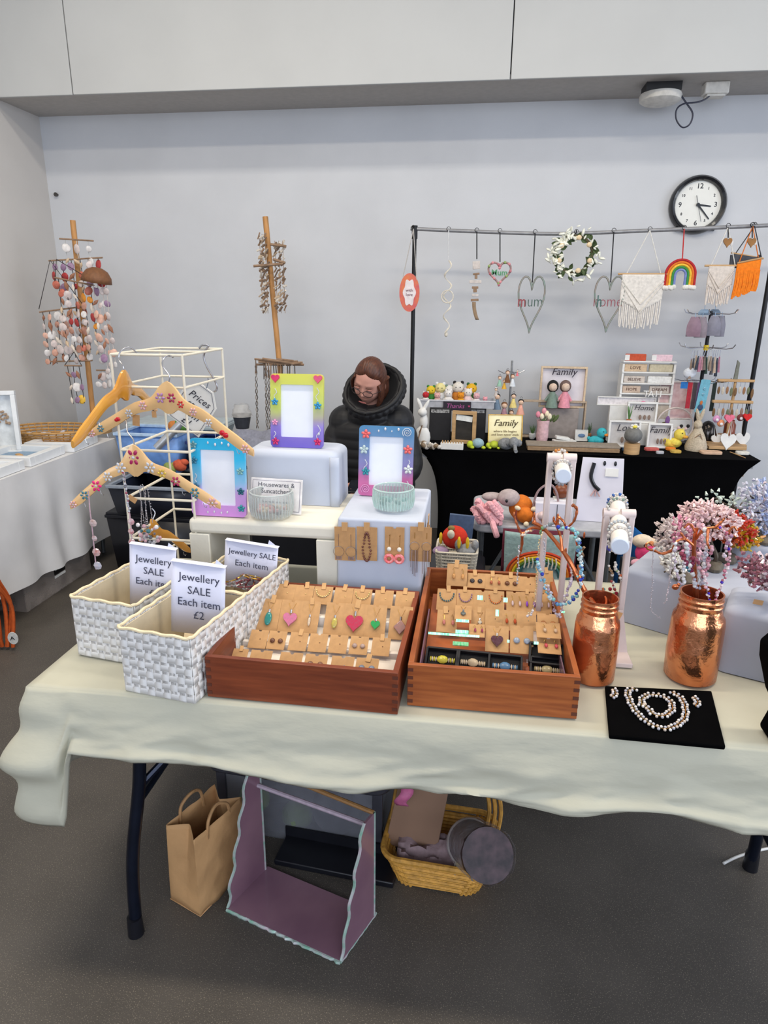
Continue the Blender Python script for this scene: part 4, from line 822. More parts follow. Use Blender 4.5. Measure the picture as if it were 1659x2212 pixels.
chime(135, 668, 110, 7, 112, 'broad shell wind chime of seven strands nearest the left wall', 6, [0, 2, 2, 6, 1, 0, 8], 4.12, slope=-.12, loop=(108, 562), bottom=True)
chime(160, 608, 90, 5, 150, 'shell wind chime with red and orange shells in front of the wooden pole', 8, [1, 6, 3, 4, 0, 2], 4.08, slope=.18, loop=(122, 560))
chime(163, 560, 125, 6, 60, 'top wind chime stick with red and purple shells high on the pole', 3, [3, 5, 2, 1], 4.15, slope=-.05)
chime(165, 518, 78, 3, 55, 'bare thin chime stick at the pole top with faint white threads', 2, [2, 0], 4.15, slope=.06, cord=(190, 190, 190))
chime(158, 790, 40, 3, 85, 'short lower shell wind chime with yellow and purple shells', 3, [7, 5, 6, 0], 4.10, loop=(160, 760))
t = chime(215, 610, 40, 4, 190, 'pale pink shell wind chime under a brown half coconut', 7, [8, 2, 0, 5, 2], 4.05, cord=(200, 190, 186))
k = mpp(t.location); MB().lathe([(32*k, 0), (30*k, 12*k), (22*k, 24*k), (10*k, 30*k), (0, 31*k)], n=18).build('coconut_shell', cm(124, 82, 52, .6), t, rot=(0, .18, 0), loc=(-.02, 0, 0), solid=.004)
chime(222, 800, 30, 3, 36, 'tiny white thread chime right of the wooden pole', 2, [0, 2], 4.1, cord=(200, 200, 200))
# driftwood chimes on second pole
def driftchime(px, py, w, n, lab, Y, zs, side):
    q = Py(px, py, Y); k = mpp(q); t = thing('driftwood_wind_chime', lab, 'wind chime', q)
    for s in range(n):
        x0 = (-w/2+w*(s+.5)/n)*k; MB().tube([(x0, 0, 0), (x0, 0, -zs*k)], .0018, 4).build('strand', m_drift, t)
        for j in range(int(zs/9)):
            z = -(j+.5)*9*k; L_ = rnd(5, 11)*k
            MB().cyl((x0-L_*rnd(.2, .8), rnd(-.01, .01), z-rnd(0, L_)), (x0+L_*rnd(.2, .8), rnd(-.02, .01), z+rnd(0, L_)), rnd(.004, .008), n=6).build('twig', random.choice([m_drift, cm(186, 166, 142), cm(120, 100, 84), cm(206, 196, 182)]), t)
    return t
random.seed(9)
driftchime(566, 505, 18, 3, 'long driftwood wind chime on the left side of the second pole', CY-.04, 165, -1)
driftchime(602, 520, 26, 3, 'driftwood and shell wind chime on the right side of the second pole', CY-.05, 150, 1)
for (a, b) in (((585, 528), (618, 532)), ((548, 575), (612, 570)), ((590, 560), (616, 568))):
    A = Py(*a, CY-.07); B = Py(*b, CY-.07); o = MB().cyl((0, 0, 0), B-A, .008, n=7).build('driftwood_stick', m_drift, loc=A); tag(o, {585: 'upper short driftwood stick on the second pole', 548: 'longest driftwood stick on the second pole', 590: 'middle short driftwood stick on the second pole'}[a[0]], 'stick')
t = thing('driftwood_mobile', 'wide driftwood mobile with many short hanging twigs behind the lime frame', 'wind chime', Py(605, 785, CY-.05)); k = mpp(t.location)
for i in range(10): a = rnd(-.25, .25); MB().cyl((rnd(-55, -5)*k, rnd(-.03, .03), rnd(-6, 10)*k), (rnd(5, 52)*k, rnd(-.03, .03), rnd(-6, 10)*k), .007, n=6).build('driftwood_stick', m_drift, t)
for i in range(14): x = (-34+i*5.2)*k; MB().cyl((x, -.02, 0), (x+rnd(-2, 2)*k, -.02, -34*k), .0035, n=5).build('twig_drop', random.choice([m_drift, cm(206, 196, 186), cm(90, 80, 72)]), t)
for i, (px, y0, y1) in enumerate(((553, 790, 925), (574, 795, 940), (580, 800, 930))):
    A = Py(px, y0, CY-.09); B = Py(px+3, y1, CY-.09); t = thing('twisted_chain_drop', 'long twisted grey twig drop behind the lime frame, %s from the left' % ordinal(i), 'wind chime', A); d = B-A
    for s in (0, math.pi): MB().tube([d*(j/40)+Vector((.006*math.cos(j*.8+s), .006*math.sin(j*.8+s), 0)) for j in range(41)], .003, 4).build('twist', cm(96, 90, 86) if s else cm(150, 140, 130), t)
    MB().cyl((0, 0, .04), d*.12, .002, .008, 6).build('point', cm(110, 90, 76), t)

# crates behind the wire rack ---------------------------------------
def tub(x, y, z, W, D, H, mbody, mlid, lab, rz=0, lid=True, name='plastic_tub'):
    t = thing(name, lab, 'box', (x, y, z), rz=rz); mb = MB()
    for c, d in (((0, 0, .006), (W*.9, D*.9, .008)),): mb.box(c, d)
    n = 4; B = [(-.45*W, -.45*D), (.45*W, -.45*D), (.45*W, .45*D), (-.45*W, .45*D)]; T = [(-.5*W, -.5*D), (.5*W, -.5*D), (.5*W, .5*D), (-.5*W, .5*D)]
    for i in range(4):
        j = (i+1) % 4; mb.add([(*B[i], .002), (*B[j], .002), (*T[j], H), (*T[i], H)], [(0, 1, 2, 3)])
    mb.build('tub_body', mbody, t, solid=.004)
    rim = MB()
    for c, d in (((0, -D/2, H), (W+.02, .02, .018)), ((0, D/2, H), (W+.02, .02, .018)), ((-W/2, 0, H), (.02, D, .018)), ((W/2, 0, H), (.02, D, .018))): rim.box(c, d)
    rim.build('rim', mlid, t, bevel=.003)
    if lid: MB().box((0, 0, H+.015), (W+.01, D+.01, .018)).build('lid', mlid, t, bevel=.006)
    return t
blk = mat('black_plastic', (20, 21, 28), .35)
tub(-1.78, 3.7, 0, .62, .45, .40, blk, blk, 'black plastic crate at the bottom of the pile behind the wire rack')
tub(-1.74, 3.66, .42, .60, .45, .17, mat('dark_blue_black', (28, 32, 46), .3), mat('cool_grey_plastic', (140, 148, 160), .4), 'open dark tray with pale grey rim in the pile behind the wire rack', lid=False)
t = tub(-1.92, 3.85, .60, .38, .30, .24, mat('sky_blue_plastic', (116, 158, 222), .35), mat('pale_blue_rim', (170, 196, 226), .4), 'sky blue plastic tub on top of the pile behind the wire rack', lid=False)
tub(-1.52, 3.85, .60, .30, .28, .20, mat('navy_plastic', (34, 52, 110), .35), mat('navy_plastic', (34, 52, 110)), 'navy blue plastic box beside the sky blue tub', lid=False)
tub(-1.92, 4.22, .72, .62, .30, .10, mat('sea_glass_plastic', (160, 178, 186), .3, alpha=.8), mat('sea_glass_lid', (176, 190, 196), .35), 'pale sea green lidded plastic box behind the sky blue tub')
o = MB().box((0, 0, .36), (.60, .26, .715)).build('covered_box', blk, loc=(-1.90, 4.24, 0)); tag(o, 'tall black box under the sea green plastic box', 'box')
A = Py(338, 968, 3.655); B = Py(436, 868, 3.75); o = MB().cyl((0, 0, 0), B-A, .024, n=12).build('silver_tube', mat('brushed_alu', (186, 190, 196), .35, .6), loc=A); tag(o, 'thick silver metal tube leaning across the blue crates', 'tube')
A = Py(355, 935, 3.62); k = mpp(A)
for i, (px, py, c, nm) in enumerate(((392, 918, (90, 140, 60), 'green'), (378, 922, (190, 120, 60), 'orange'), (368, 1010, (150, 165, 90), 'olive green'), (388, 1005, (200, 90, 60), 'coral red'))):
    q = Py(px, py, 3.72); o = MB().ball((0, 0, 0), (.045, .03, .035), 10, 7, rot=(0, .4, 0)).ball((.03, 0, .02), (.03, .02, .02), 8, 6).build('crochet_bundle', cm(*c), loc=q); tag(o, '%s crochet bundle seen through the wire rack' % nm, 'soft toy')
t = thing('grey_fleece', 'crumpled grey fleece heap behind the cloth covered block', 'cloth', Py(560, 945, 3.9)+Vector((0, 0, -.03)))
MB().grid(lambda u, v: ((u-.5)*.62, (v-.5)*.4, .16*math.sin(math.pi*u)**.5*math.sin(math.pi*v)**.5*(1+.5*noise.noise(Vector((u*5, v*5, 0))))-.1), 40, 24).build('fleece', cm(134, 136, 150), t)
o = MB().box((0, 0, .35), (.40, .30, .70)).build('covered_stool', blk, loc=(t.location.x+.16, t.location.y+.04, 0)); o.scale = (1, 1, (t.location.z-.09)/.70); tag(o, 'black box supporting the grey fleece heap', 'box')
t = thing('plant_pot', 'black pot holding a clear plastic bag behind the hanging tag', 'pot', Py(524, 925, 3.95)); k = mpp(t.location)
MB().lathe([(0, 0), (14*k, 0), (20*k, 30*k), (18*k, 30*k), (0, 26*k)], n=16).build('pot_body', cm(56, 58, 64, .5), t)
MB().grid(lambda u, v: (22*k*(1+.2*noise.noise(Vector((u*9, v*6, 3))))*math.cos(6.283*u)*(1-v*.35), 22*k*math.sin(6.283*u)*(1-v*.3), 26*k+v*26*k), 26, 8, closeu=True).build('plastic_bag', mat('clear_bag', (214, 212, 208), .2, alpha=.45, bump=.8, bscale=40), t)

# ---------------------------------------------------------------- person
m_skin = mat('skin', (206, 152, 136), .5, var=.05, scale=12); m_hair = mat('brown_hair', (98, 56, 38), .45, var=.2, scale=14, stretch=(9, 9, 1), rgb2=(62, 36, 28)); m_coat = mat('black_quilted_coat', (21, 21, 25), .55, var=.15, scale=12, bump=.15, sheen=.05)
PO = Vector((Py(797, 850, 3.6).x, 3.68, 0))
per = thing('person', 'seated person with brown hair, glasses and black padded hooded coat looking down', 'person', PO)
HC = Py(799, 824, 3.50)-PO; HR = Euler((math.radians(30), math.radians(13), math.radians(-10)), 'XYZ').to_matrix()
HS = 1.03
def headpt(dx, dy, dz, grow=0.0):
    x, y, z = dx*.077, dy*.096, dz*.122
    if dz < -.15: f = 1-.30*((-dz-.15)/.85)**1.4; x *= f; y *= (1-.12*((-dz-.15)/.85)**2)
    if dy < 0: y *= .90+.1*abs(dx)
    if dy < -.05:
        g = lambda cx, cz, sx_, sz: math.exp(-((x-cx)/sx_)**2-((z-cz)/sz)**2)
        n = g(0, -.022, .011, .014)*.021+g(0, -.002, .008, .020)*.010
        n += g(0, -.060, .021, .006)*.006+g(0, -.072, .018, .005)*.006-g(0, -.066, .02, .0025)*.004
        n += g(0, -.10, .024, .016)*.008-g(.031, .012, .014, .011)*.010-g(-.031, .012, .014, .011)*.010
        n += g(.03, .034, .02, .007)*.005+g(-.03, .034, .02, .007)*.005+g(.044, -.03, .022, .022)*.006+g(-.044, -.03, .022, .022)*.006
        y -= n
    return Vector((x, y, z))
def headmesh(fn, n=72, m=56):
    mb = MB(); mb.ball((0, 0, 0), 1.0, n, m); mb.v = [tuple(HC+HR@(fn(*v)*HS)) for v in mb.v]; return mb
body = headmesh(headpt)
for s in (-1, 1):   # ears
    e = MB().ball((s*.077, .005, -.005), (.010, .020, .032), 10, 8, rot=(0, 0, s*.3)); e.v = [tuple(HC+HR@(Vector(v)*HS)) for v in e.v]; body.add(e.v, e.f)
def cap(a, b, r0, r1):
    body.cyl(a, b, r0, r1, 16, cap=True).ball(a, r0, 14, 10).ball(b, r1, 14, 10)
neck = Vector((.03, -.06, 1.02))
cap(neck, HC+HR@Vector((0, .02, -.06)), .062, .058); cap((0, .0, .62), (.01, -.03, .95), .145, .14); cap((-.13, -.03, .95), (.14, -.03, .96), .075, .075); cap((-.08, .02, .52), (.08, .02, .52), .13, .13)
HL = Vector((-.085, -.34, .66)); HR_ = Vector((.03, -.35, .655)); EL = Vector((-.235, -.10, .70)); ER = Vector((.245, -.10, .71))
cap((-.155, -.03, .945), EL, .052, .042); cap(EL, HL+Vector((-.02, .05, 0)), .044, .028); cap((.165, -.03, .95), ER, .052, .042); cap(ER, HR_+Vector((.03, .05, 0)), .044, .028)
for s in (-1, 1):
    cap((s*.09, 0, .50), (s*.13, -.44, .50), .085, .06); cap((s*.13, -.44, .50), (s*.12, -.40, .10), .058, .042); cap((s*.12, -.40, .06), (s*.13, -.54, .04), .04, .032)
for h, sg in ((HL, 1), (HR_, -1)):   # palms and fingers, curled round the held thing
    body.ball(h, (.042, .045, .020), 14, 10)
    for i in range(4):
        o0 = h+Vector((sg*(.012+.0*i), -.022-.0*i, 0))+Vector((0, (-1.5+i)*.019, 0)); L_ = [.9, 1.05, 1.0, .8][i]
        q1 = o0+Vector((sg*.032*L_, -.004, .010)); q2 = q1+Vector((sg*.022*L_, 0, -.010)); q3 = q2+Vector((sg*.010*L_, 0, -.018))
        body.tube([o0, q1, q2, q3], [.009, .0085, .008, .007], 8)
    th = h+Vector((sg*.005, .035, .01)); body.tube([th, th+Vector((sg*.028, .01, .012)), th+Vector((sg*.05, -.002, .01))], [.011, .010, .008], 8)
ob = body.build('body', m_skin, per)
d = ob.modifiers.new('r', 'REMESH'); d.mode = 'VOXEL'; d.voxel_size = .0048; d.use_smooth_shade = True
d = ob.modifiers.new('s', 'SMOOTH'); d.factor = .5; d.iterations = 2
# hair
def hairfn(x, y, z):
    p = headpt(x, y, z); face = (1/(1+math.exp((y+.33)*14)))*(1/(1+math.exp((z-.70+.30*abs(x))*16)))
    low = 1/(1+math.exp((z+.75)*14))
    r = 1.10*(1-face)+.86*face; r = r*(1-low)+.86*low
    r += .012*math.sin(math.atan2(x, z)*40)*(1-face)
    return Vector((p.x*r, p.y*r, p.z*(r if z > 0 else min(r, 1.0))))
headmesh(hairfn, 90, 60).build('hair', m_hair, per, ang=60)
def hp_(v): return HC+HR@(Vector(v)*HS)
mb = MB()
for i in range(9):
    a = i*.011; mb.tube(smooth_path([hp_((.064+a*.2, -.045+a*.9, .03)), hp_((.078, -.05+a, .0)), hp_((.078+.004*math.sin(i), -.052+a, -.05)), hp_((.066, -.05+a, -.105))]), [.012]*3+[.011]*15+[.006], 7)
for i in range(3): a = i*.01; mb.tube(smooth_path([hp_((-.058, -.06+a, .06)), hp_((-.077, -.055+a, .02)), hp_((-.078, -.045+a, -.03))]), .006, 6)
mb.build('hair_locks', m_hair, per)
# glasses, eyes, lips
mb = MB(); mg = mat('glasses_frame', (40, 32, 34), .3)
for s in (-1, 1):
    mb.tube([hp_((s*.032+.024*math.cos(a), -.103-.004*math.cos(a)*s*-1, .004+.018*math.sin(a))) for a in [6.283*i/20 for i in range(20)]], .0017, 5, closed=True)
    mb.tube([hp_((s*.056, -.10, .010)), hp_((s*.082, -.06, .008)), hp_((s*.084, .0, .004))], .0017, 5)
mb.tube([hp_((-.009, -.107, .006)), hp_((0, -.110, .010)), hp_((.009, -.107, .006))], .0017, 5); mb.build('glasses', mg, per)
for s in (-1, 1):
    e = hp_((s*.031, -.078, .010)); MB().ball(e, (.0125, .010, .009), 12, 8).build('eyelid', mat('eyelid_skin', (190, 132, 118), .5), per)
    MB().tube([hp_((s*.031+x, -.091+abs(x)*.25, .004-.05*x*x*10)) for x in (-.012, -.006, 0, .006, .012)], .0014, 5).build('eyelashes', mg, per)
    MB().tube([hp_((s*.031+x, -.094+abs(x)*.2, .031-4*x*x)) for x in (-.015, -.008, 0, .008, .015)], .0028, 5).build('eyebrow', m_hair, per)
MB().tube([hp_((x, -.0955-.0+x*x*6, -.064)) for x in (-.02, -.01, 0, .01, .02)], [.002, .004, .0045, .004, .002], 6).build('lips', cm(168, 100, 96, .45), per)
# quilted coat
mb = MB(); QW = .052
def qf(d): return abs(math.sin(math.pi*d/QW))**.55
def torso(u, v):
    z = .48+.515*v; f = v; rx = (.215+.035*math.sin(math.pi*min(1, f*1.05))**.8)*(1 if f < .86 else 1-.9*((f-.86)/.14)**2*.42); ry = (.175-.03*f)*(1 if f < .86 else 1-.35*((f-.86)/.14)**2)
    k = 1+.030*qf(z); a = 6.283*u; return (rx*k*math.cos(a)+.005, (.02-.06*f)+ry*k*math.sin(a), z)
mb.grid(torso, 64, 90, closeu=True); mb.add([torso(i/64, 0) for i in range(64)], [tuple(range(64))]); mb.add([torso(i/64, 1) for i in range(64)], [tuple(range(64))])
mb.ball((0.0, -.05, 1.0), (.13, .135, .080), 24, 12).ball((-.12, -.03, .965), (.115, .105, .095), 18, 12).ball((.13, -.03, .975), (.115, .105, .095), 18, 12)
def sleeve(pts, rs):
    P = smooth_path(pts, 22); R_ = []; d = 0
    for i, p in enumerate(P):
        d += (P[i]-P[i-1]).length if i else 0; f = i/(len(P)-1); R_.append((rs[0]+(rs[1]-rs[0])*f)*(1+.045*qf(d)))
    mb.tube(P, R_, 20); mb.ball(P[0], R_[0], 14, 10)
sleeve([(-.13, -.03, .945), (-.185, -.06, .87), EL+Vector((.015, 0, .02)), (EL+HL)/2+Vector((0, 0, .01)), HL+Vector((-.04, .06, .0))], (.078, .054))
sleeve([(.14, -.03, .955), (.195, -.06, .88), ER+Vector((-.015, 0, .02)), (ER+HR_)/2+Vector((0, 0, .01)), HR_+Vector((.05, .06, .0))], (.078, .054))
RIM = [(790, 893, 3.45), (764, 884, 3.46), (747, 860, 3.50), (752, 828, 3.56), (775, 802, 3.62), (805, 788, 3.64), (832, 790, 3.64), (853, 800, 3.62), (866, 818, 3.58), (866, 842, 3.54), (850, 868, 3.50), (822, 886, 3.46), (790, 893, 3.45)]
rim = [p-PO for p in smooth_path([Py(*r) for r in RIM], 5)]
for p in rim[::2]: mb.ball(p+Vector((0, .03, -.020)), .026, 10, 8)
oc = mb.build('coat', m_coat, per)
d = oc.modifiers.new('r', 'REMESH'); d.mode = 'VOXEL'; d.voxel_size = .0052; d.use_smooth_shade = True
d = oc.modifiers.new('s', 'SMOOTH'); d.factor = .5; d.iterations = 1
hc_ = Py(806, 842, 3.72)-PO; nr = len(rim)
MB().grid(lambda u, v: rim[min(nr-1, int(u*(nr-1)+.5))]*(1-v)+hc_*v+Vector((0, .035*math.sin(math.pi*v), 0)), nr, 8).build('hood', m_coat, per, solid=.012)
MB().grid(lambda u, v: rim[min(nr-1, int(u*(nr-1)+.5))]*(1-v)+hc_*v+Vector((0, .035*math.sin(math.pi*v)-.014, 0)), nr, 8).build('hood_lining', cm(92, 90, 84), per)
MB().tube(rim, [.013+.0015*math.sin(i*1.3) for i in range(nr)], 10).build('hood_rim', m_coat, per)
MB().tube(smooth_path([(.0, -.172, .50), (0.0, -.188, .7), (-.005, -.180, .85), (-.01, -.172, .94)]), .005, 6).build('zip', blk, per)
MB().tube([HL+Vector((-.075, .10, .0)), HL+Vector((-.06, .08, 0))], .045, 14).build('cuff', cm(150, 100, 120), per)
mt_ = cm(40, 42, 56)
mb = MB()
for s in (-1, 1): mb.cyl((s*.09, .02, .50), (s*.13, -.44, .50), .098, .074, 16).ball((s*.09, .02, .5), .098, 14, 10).ball((s*.13, -.44, .5), .074, 14, 10).cyl((s*.13, -.44, .5), (s*.12, -.40, .10), .072, .055, 16)
mb.build('trousers', mt_, per)
for s in (-1, 1): MB().ball((s*.125, -.47, .045), (.05, .125, .045), 14, 9).build('shoe', blk, per)
t = thing('phone', 'dark phone held in the hands of the seated person', 'phone', PO+(HL+HR_)/2+Vector((0, -.01, .022)), rot=(.2, 0, 0)); MB().box((0, 0, 0), (.075, .14, .008)).build('case', blk, t, bevel=.003); MB().box((0, 0, .0045), (.068, .128, .001)).build('screen', cm(30, 32, 40, .1), t)
t = thing('folding_chair', 'black folding chair under the seated person', 'chair', PO+Vector((0, .05, 0)))
MB().box((0, -.03, .350), (.42, .40, .03)).build('seat', blk, t, bevel=.01); MB().box((0, .23, .72), (.42, .03, .22), rot=(-.1, 0, 0)).build('backrest', blk, t, bevel=.01)
for sx_ in (-.2, .2):
    MB().tube([(sx_, .20, 0), (sx_, .18, .4), (sx_, .235, .83)], .011, 8).build('leg', m_blk, t); MB().tube([(sx_, -.22, 0), (sx_, -.2, .39)], .011, 8).build('leg', m_blk, t)
# ================================================================ front stall
FZ = 0.74
TX0, TX1, TY0, TY1 = -0.985, 0.93, 1.225, 2.05
m_fc = mat('cream_tablecloth', (187, 185, 168), .85, var=.03, scale=4, bump=.6, bscale=5, stretch=(1, 1, 2.5))
m_navy = mat('navy_steel', (26, 32, 48), .28, .6)
ft = thing('folding_table', 'long folding table with dark blue metal legs under the cream cloth', 'table', (-.03, 1.64, 0))
MB().box((0, 0, FZ-.024), (TX1-TX0-.03, TY1-TY0-.03, .036)).build('tabletop', mat('table_plastic', (210, 208, 204), .6), ft, bevel=.008)
def tleg(top, mid, knee, foot):
    P = smooth_path([Vector(v)-Vector((-.03, 1.64, 0)) for v in (top, mid, knee, foot)], 8); MB().tube(P, .0165, 12).build('leg', m_navy, ft)
    f = Vector(foot)-Vector((-.03, 1.64, 0)); MB().cyl(f+Vector((0, 0, -.0)), f+Vector((0, 0, .055)), .021, .019, 14).build('rubber_foot', blk, ft)
tleg((-.775, 1.33, .70), (-.79, 1.32, .45), (-.815, 1.285, .22), (-.817, 1.262, .0)); tleg((-.775, 1.95, .70), (-.79, 1.96, .45), (-.815, 1.99, .22), (-.817, 2.0, .0))
tleg((.80, 1.33, .70), (.82, 1.32, .45), (.86, 1.285, .22), (.868, 1.262, .0)); tleg((.80, 1.66, .70), (.82, 1.67, .45), (.86, 1.70, .22), (.868, 1.717, .0))
for s in (-1, 1): MB().cyl((s*.79, -.30, .34), (s*.79, .30, .34), .010, n=8).build('cross_tube', m_navy, ft)
MB().cyl(Vector((-.79, 1.325, .42))-ft.location, Vector((-.50, 1.6, .71))-ft.location, .010, n=8).build('brace', m_navy, ft)
MB().cyl(Vector((.82, 1.325, .42))-ft.location, Vector((.50, 1.6, .71))-ft.location, .010, n=8).build('brace', m_navy, ft)
# cloth: perimeter runs back-left > front-left corner > front-right > back-right
PL = [(TX0, TY1), (TX0, TY0), (TX1, TY0), (TX1, TY1)]; LL = [TY1-TY0, TX1-TX0, TY1-TY0]; LT = sum(LL)
def drape(u, v):
    d = u*LT; i = 0
    for i in range(3):
        if d <= LL[i]+1e-9: break
        d -= LL[i]
    a = Vector(PL[i]); b = Vector(PL[i+1]); q = a+(b-a)*(d/LL[i]); s = u*LT; c0 = LL[0]; c1 = LL[0]+LL[1]
    def ss(x): x = max(0, min(1, x)); return x*x*(3-2*x)
    th = math.pi/2*(ss((s-c0+.06)/.12)+ss((s-c1+.06)/.12)); dirn = Vector((-math.cos(th), -math.sin(th)))
    left = 1-ss((s-c0-.075)/.035); near = ss((s-c0+.45)/.45)*left
    drop = (.155+.022*ss((s-c0-.5)/1.1)+.008*math.sin(s*5)+.006*math.sin(s*13+1)-.010*math.exp(-((s-c0-.28)/.10)**2))*(1-left)+(.405-.07*near+.012*math.sin(s*17))*left
    w = noise.noise(Vector((s*3.2, v*1.5, 1)))*.026+noise.noise(Vector((s*8, v*3+s*3, 5)))*.012+noise.noise(Vector((s*19+v*7, v*6-s*5, 3)))*.004+.009*(1-abs(noise.noise(Vector((s*5.5+v*2.2, v*1.8-s*1.5, 8))))*3)*v-.006*(1-abs(noise.noise(Vector((s*4-v*2.5, v*2+s*2, 13))))*3)*v
    out = .008+.020*v+w*v*(1-.4*left)+left*(.035*math.sin(v*2.2)+.014*math.sin(s*24+v*3)*v)+.012*math.exp(-((v-.90)/.06)**2)*(1-left)
    cor = math.exp(-((s-c0-.02)/.07)**2); out += cor*(.022*math.exp(-((v-.50)/.16)**2)+.012*math.sin(v*16))
    p = q+dirn*out*(1-math.exp(-v*8))
    return (p.x, p.y, FZ+.004-drop*v)
mb = MB().grid(drape, 420, 30)
def top(u, v):
    x = TX0+(TX1-TX0)*u; y = TY0+(TY1-TY0)*v; e = min(u, 1-u, v, 1-v)
    return (x, y, FZ+.004+(.0016*noise.noise(Vector((x*5, y*5, 0))) if e > .02 else 0))
mb.grid(top, 90, 40)
o = mb.build('tablecloth', m_fc, loc=(-.03, 1.64, 0), world=True, ang=80, solid=.0015); tag(o, 'cream cotton cloth with a gathered drooping corner over the front table', 'tablecloth')
FZ += .0065

# ---- white riser bridge and blocks
m_rw = mat('riser_white_paint', (226, 222, 208), .7, var=.03, scale=8, bump=.1, bscale=40); m_bc = mat('pale_blue_cloth', (190, 197, 213), .85, var=.03, scale=6, bump=.15, bscale=14)
RZ = 1.0; t = thing('display_bridge', 'white painted wooden bridge shelf with an open middle at the table back', 'shelf', (-.575, 1.89, FZ)); h = RZ-FZ
MB().box((0, 0, h-.022), (.43, .34, .044)).build('top_board', m_rw, t, bevel=.012, seg=3)
MB().box((-.185, 0, (h-.044)/2), (.06, .34, h-.044)).build('end_panel', m_rw, t, bevel=.003); MB().box((.185, 0, (h-.044)/2), (.06, .34, h-.044)).build('end_panel', m_rw, t, bevel=.003)
t = thing('white_block', 'white cloth covered block holding the earring cards', 'box', (-.24, 1.872, FZ)); BZ = 1.03
def softbox(W, D, H, r, m, par, name='cloth_cover', sag=.004, n=6):
    mb = MB(); rings = [(0, 1.0), (.55*H, .995), (H-r, .99)]+[(H-r+r*math.sin(a), None, a) for a in [math.pi/2*(i+1)/n for i in range(n)]]
    base = rrect(W, D, min(r*1.2, .03), 4)
    def ring(z, ins): return [(x*(1-2*ins/W), y*(1-2*ins/D), z) for x, y in base]
    vs = []; N = len(base)
    L_ = [(0, -.002), (H*.4, .0), (H-r, .001)]+[(H-r+r*math.sin(a), r*(1-math.cos(a))+.001) for a in [math.pi/2*(i+1)/n for i in range(n)]]
    for z, ins in L_: vs += [(x+.004*noise.noise(Vector((x*12, y*12, z*14)))*(1 if z > 0 else 1), y+.004*noise.noise(Vector((y*12, x*12, z*14+9))), zz) for x, y, zz in ring(z, ins)]
    fs = []
    for i in range(len(L_)-1):
        for k in range(N): fs.append((i*N+k, i*N+(k+1) % N, (i+1)*N+(k+1) % N, (i+1)*N+k))
    fs.append(tuple(range((len(L_)-1)*N, len(L_)*N)))
    return MB().add(vs, fs).build(name, m, par, ang=50)
softbox(.235, .345, BZ-FZ, .008, m_bc, t)
t = thing('cloth_block', 'pale blue cloth covered block with rounded edges carrying the lime frame', 'box', (-.535, 1.985, RZ+.001)); softbox(.29, .17, .165, .025, m_bc, t)
MB().grid(lambda u, v: (.118+.03*u, -.088-.004*math.sin(u*3.1), .15*v), 5, 6).build('cloth_fold', m_bc, t, solid=.003)
# ---- gem frames
def gemframe(px0, px1, py0, py1, Yb, zb, lab, stops, gems, lean=.12, rz=0.0):
    cx = (px0+px1)/2; B = Py(cx, py1, Yb); B.z = zb; k = mpp(B); W = (px1-px0)*k; Tz = Py(cx, py0, Yb+.02).z; H = (Tz-zb)/math.cos(lean)
    t = thing('gem_photo_frame', lab, 'picture frame', B, rot=(-lean, 0, rz)); F = W*.19; m = gradmat('frame_paint_%d' % px0, stops, 2, H, .3)
    outer = rrect(W, H, .012, 4, 0, H/2); inner = rrect(W-2*F, H-2*F*1.02, .004, 4, 0, H/2); n = len(outer); vs = []; fs = []
    for y in (0, .012): vs += [(x, y, z) for x, z in outer]+[(x, y, z) for x, z in inner]
    for i in range(n):
        j = (i+1) % n; fs += [(i, j, n+j, n+i), (2*n+i, 3*n+i, 3*n+j, 2*n+j), (i, 2*n+i, 2*n+j, j), (n+i, n+j, 3*n+j, 3*n+i)]
    MB().add(vs, fs).build('frame', m, t, ang=30)
    MB().box((0, .008, H/2), (W-1.9*F, .002, H-1.9*F)).build('blank_paper', mat('blank_white_paper', (232, 236, 246), .6, var=.01), t)
    MB().box((0, .05, H*.32), (.03, .003, H*.68), rot=(lean*2.6, 0, 0)).build('strut', blk, t)
    for (u, v, kind, c, s) in gems:
        x = (u-.5)*W; z = v*H; g = cm(*c, .15)
        if kind == 'flower':
            mb = MB()
            for a in range(5): mb.ball((x+s*W*.5*math.cos(a*1.257+.3), -.004, z+s*W*.5*math.sin(a*1.257+.3)), (s*W*.38, .004, s*W*.28), 8, 5, rot=(0, -a*1.257-.3, 0))
            mb.ball((x, -.005, z), s*W*.22, 7, 5); mb.build('gem_flower', g, t)
        elif kind == 'heart': MB().prism([(x+a, z+b) for a, b in heart(s*W*1.9, s*W*1.8, 20)], -.006, 0).build('gem_heart', g, t, bevel=.002)
        elif kind == 'swirl': MB().tube([(x+s*W*(i/30)*math.cos(i*.55), -.003, z+s*W*(i/30)*math.sin(i*.55)) for i in range(31)], .0014, 5).build('glitter_swirl', g, t)
        elif kind == 'stem': MB().tube(smooth_path([(x, -.003, z), (x+s*W*.5, -.003, z-s*W), (x-s*W*.2, -.003, z-2*s*W), (x+s*W*.3, -.003, z-3*s*W)]), .0012, 5).build('glitter_stem', g, t)
        else: MB().ball((x, -.002, z), (s*W*.4, .003, s*W*.6), 8, 6).build('gem', g, t)
    return t
sil = (210, 212, 220)
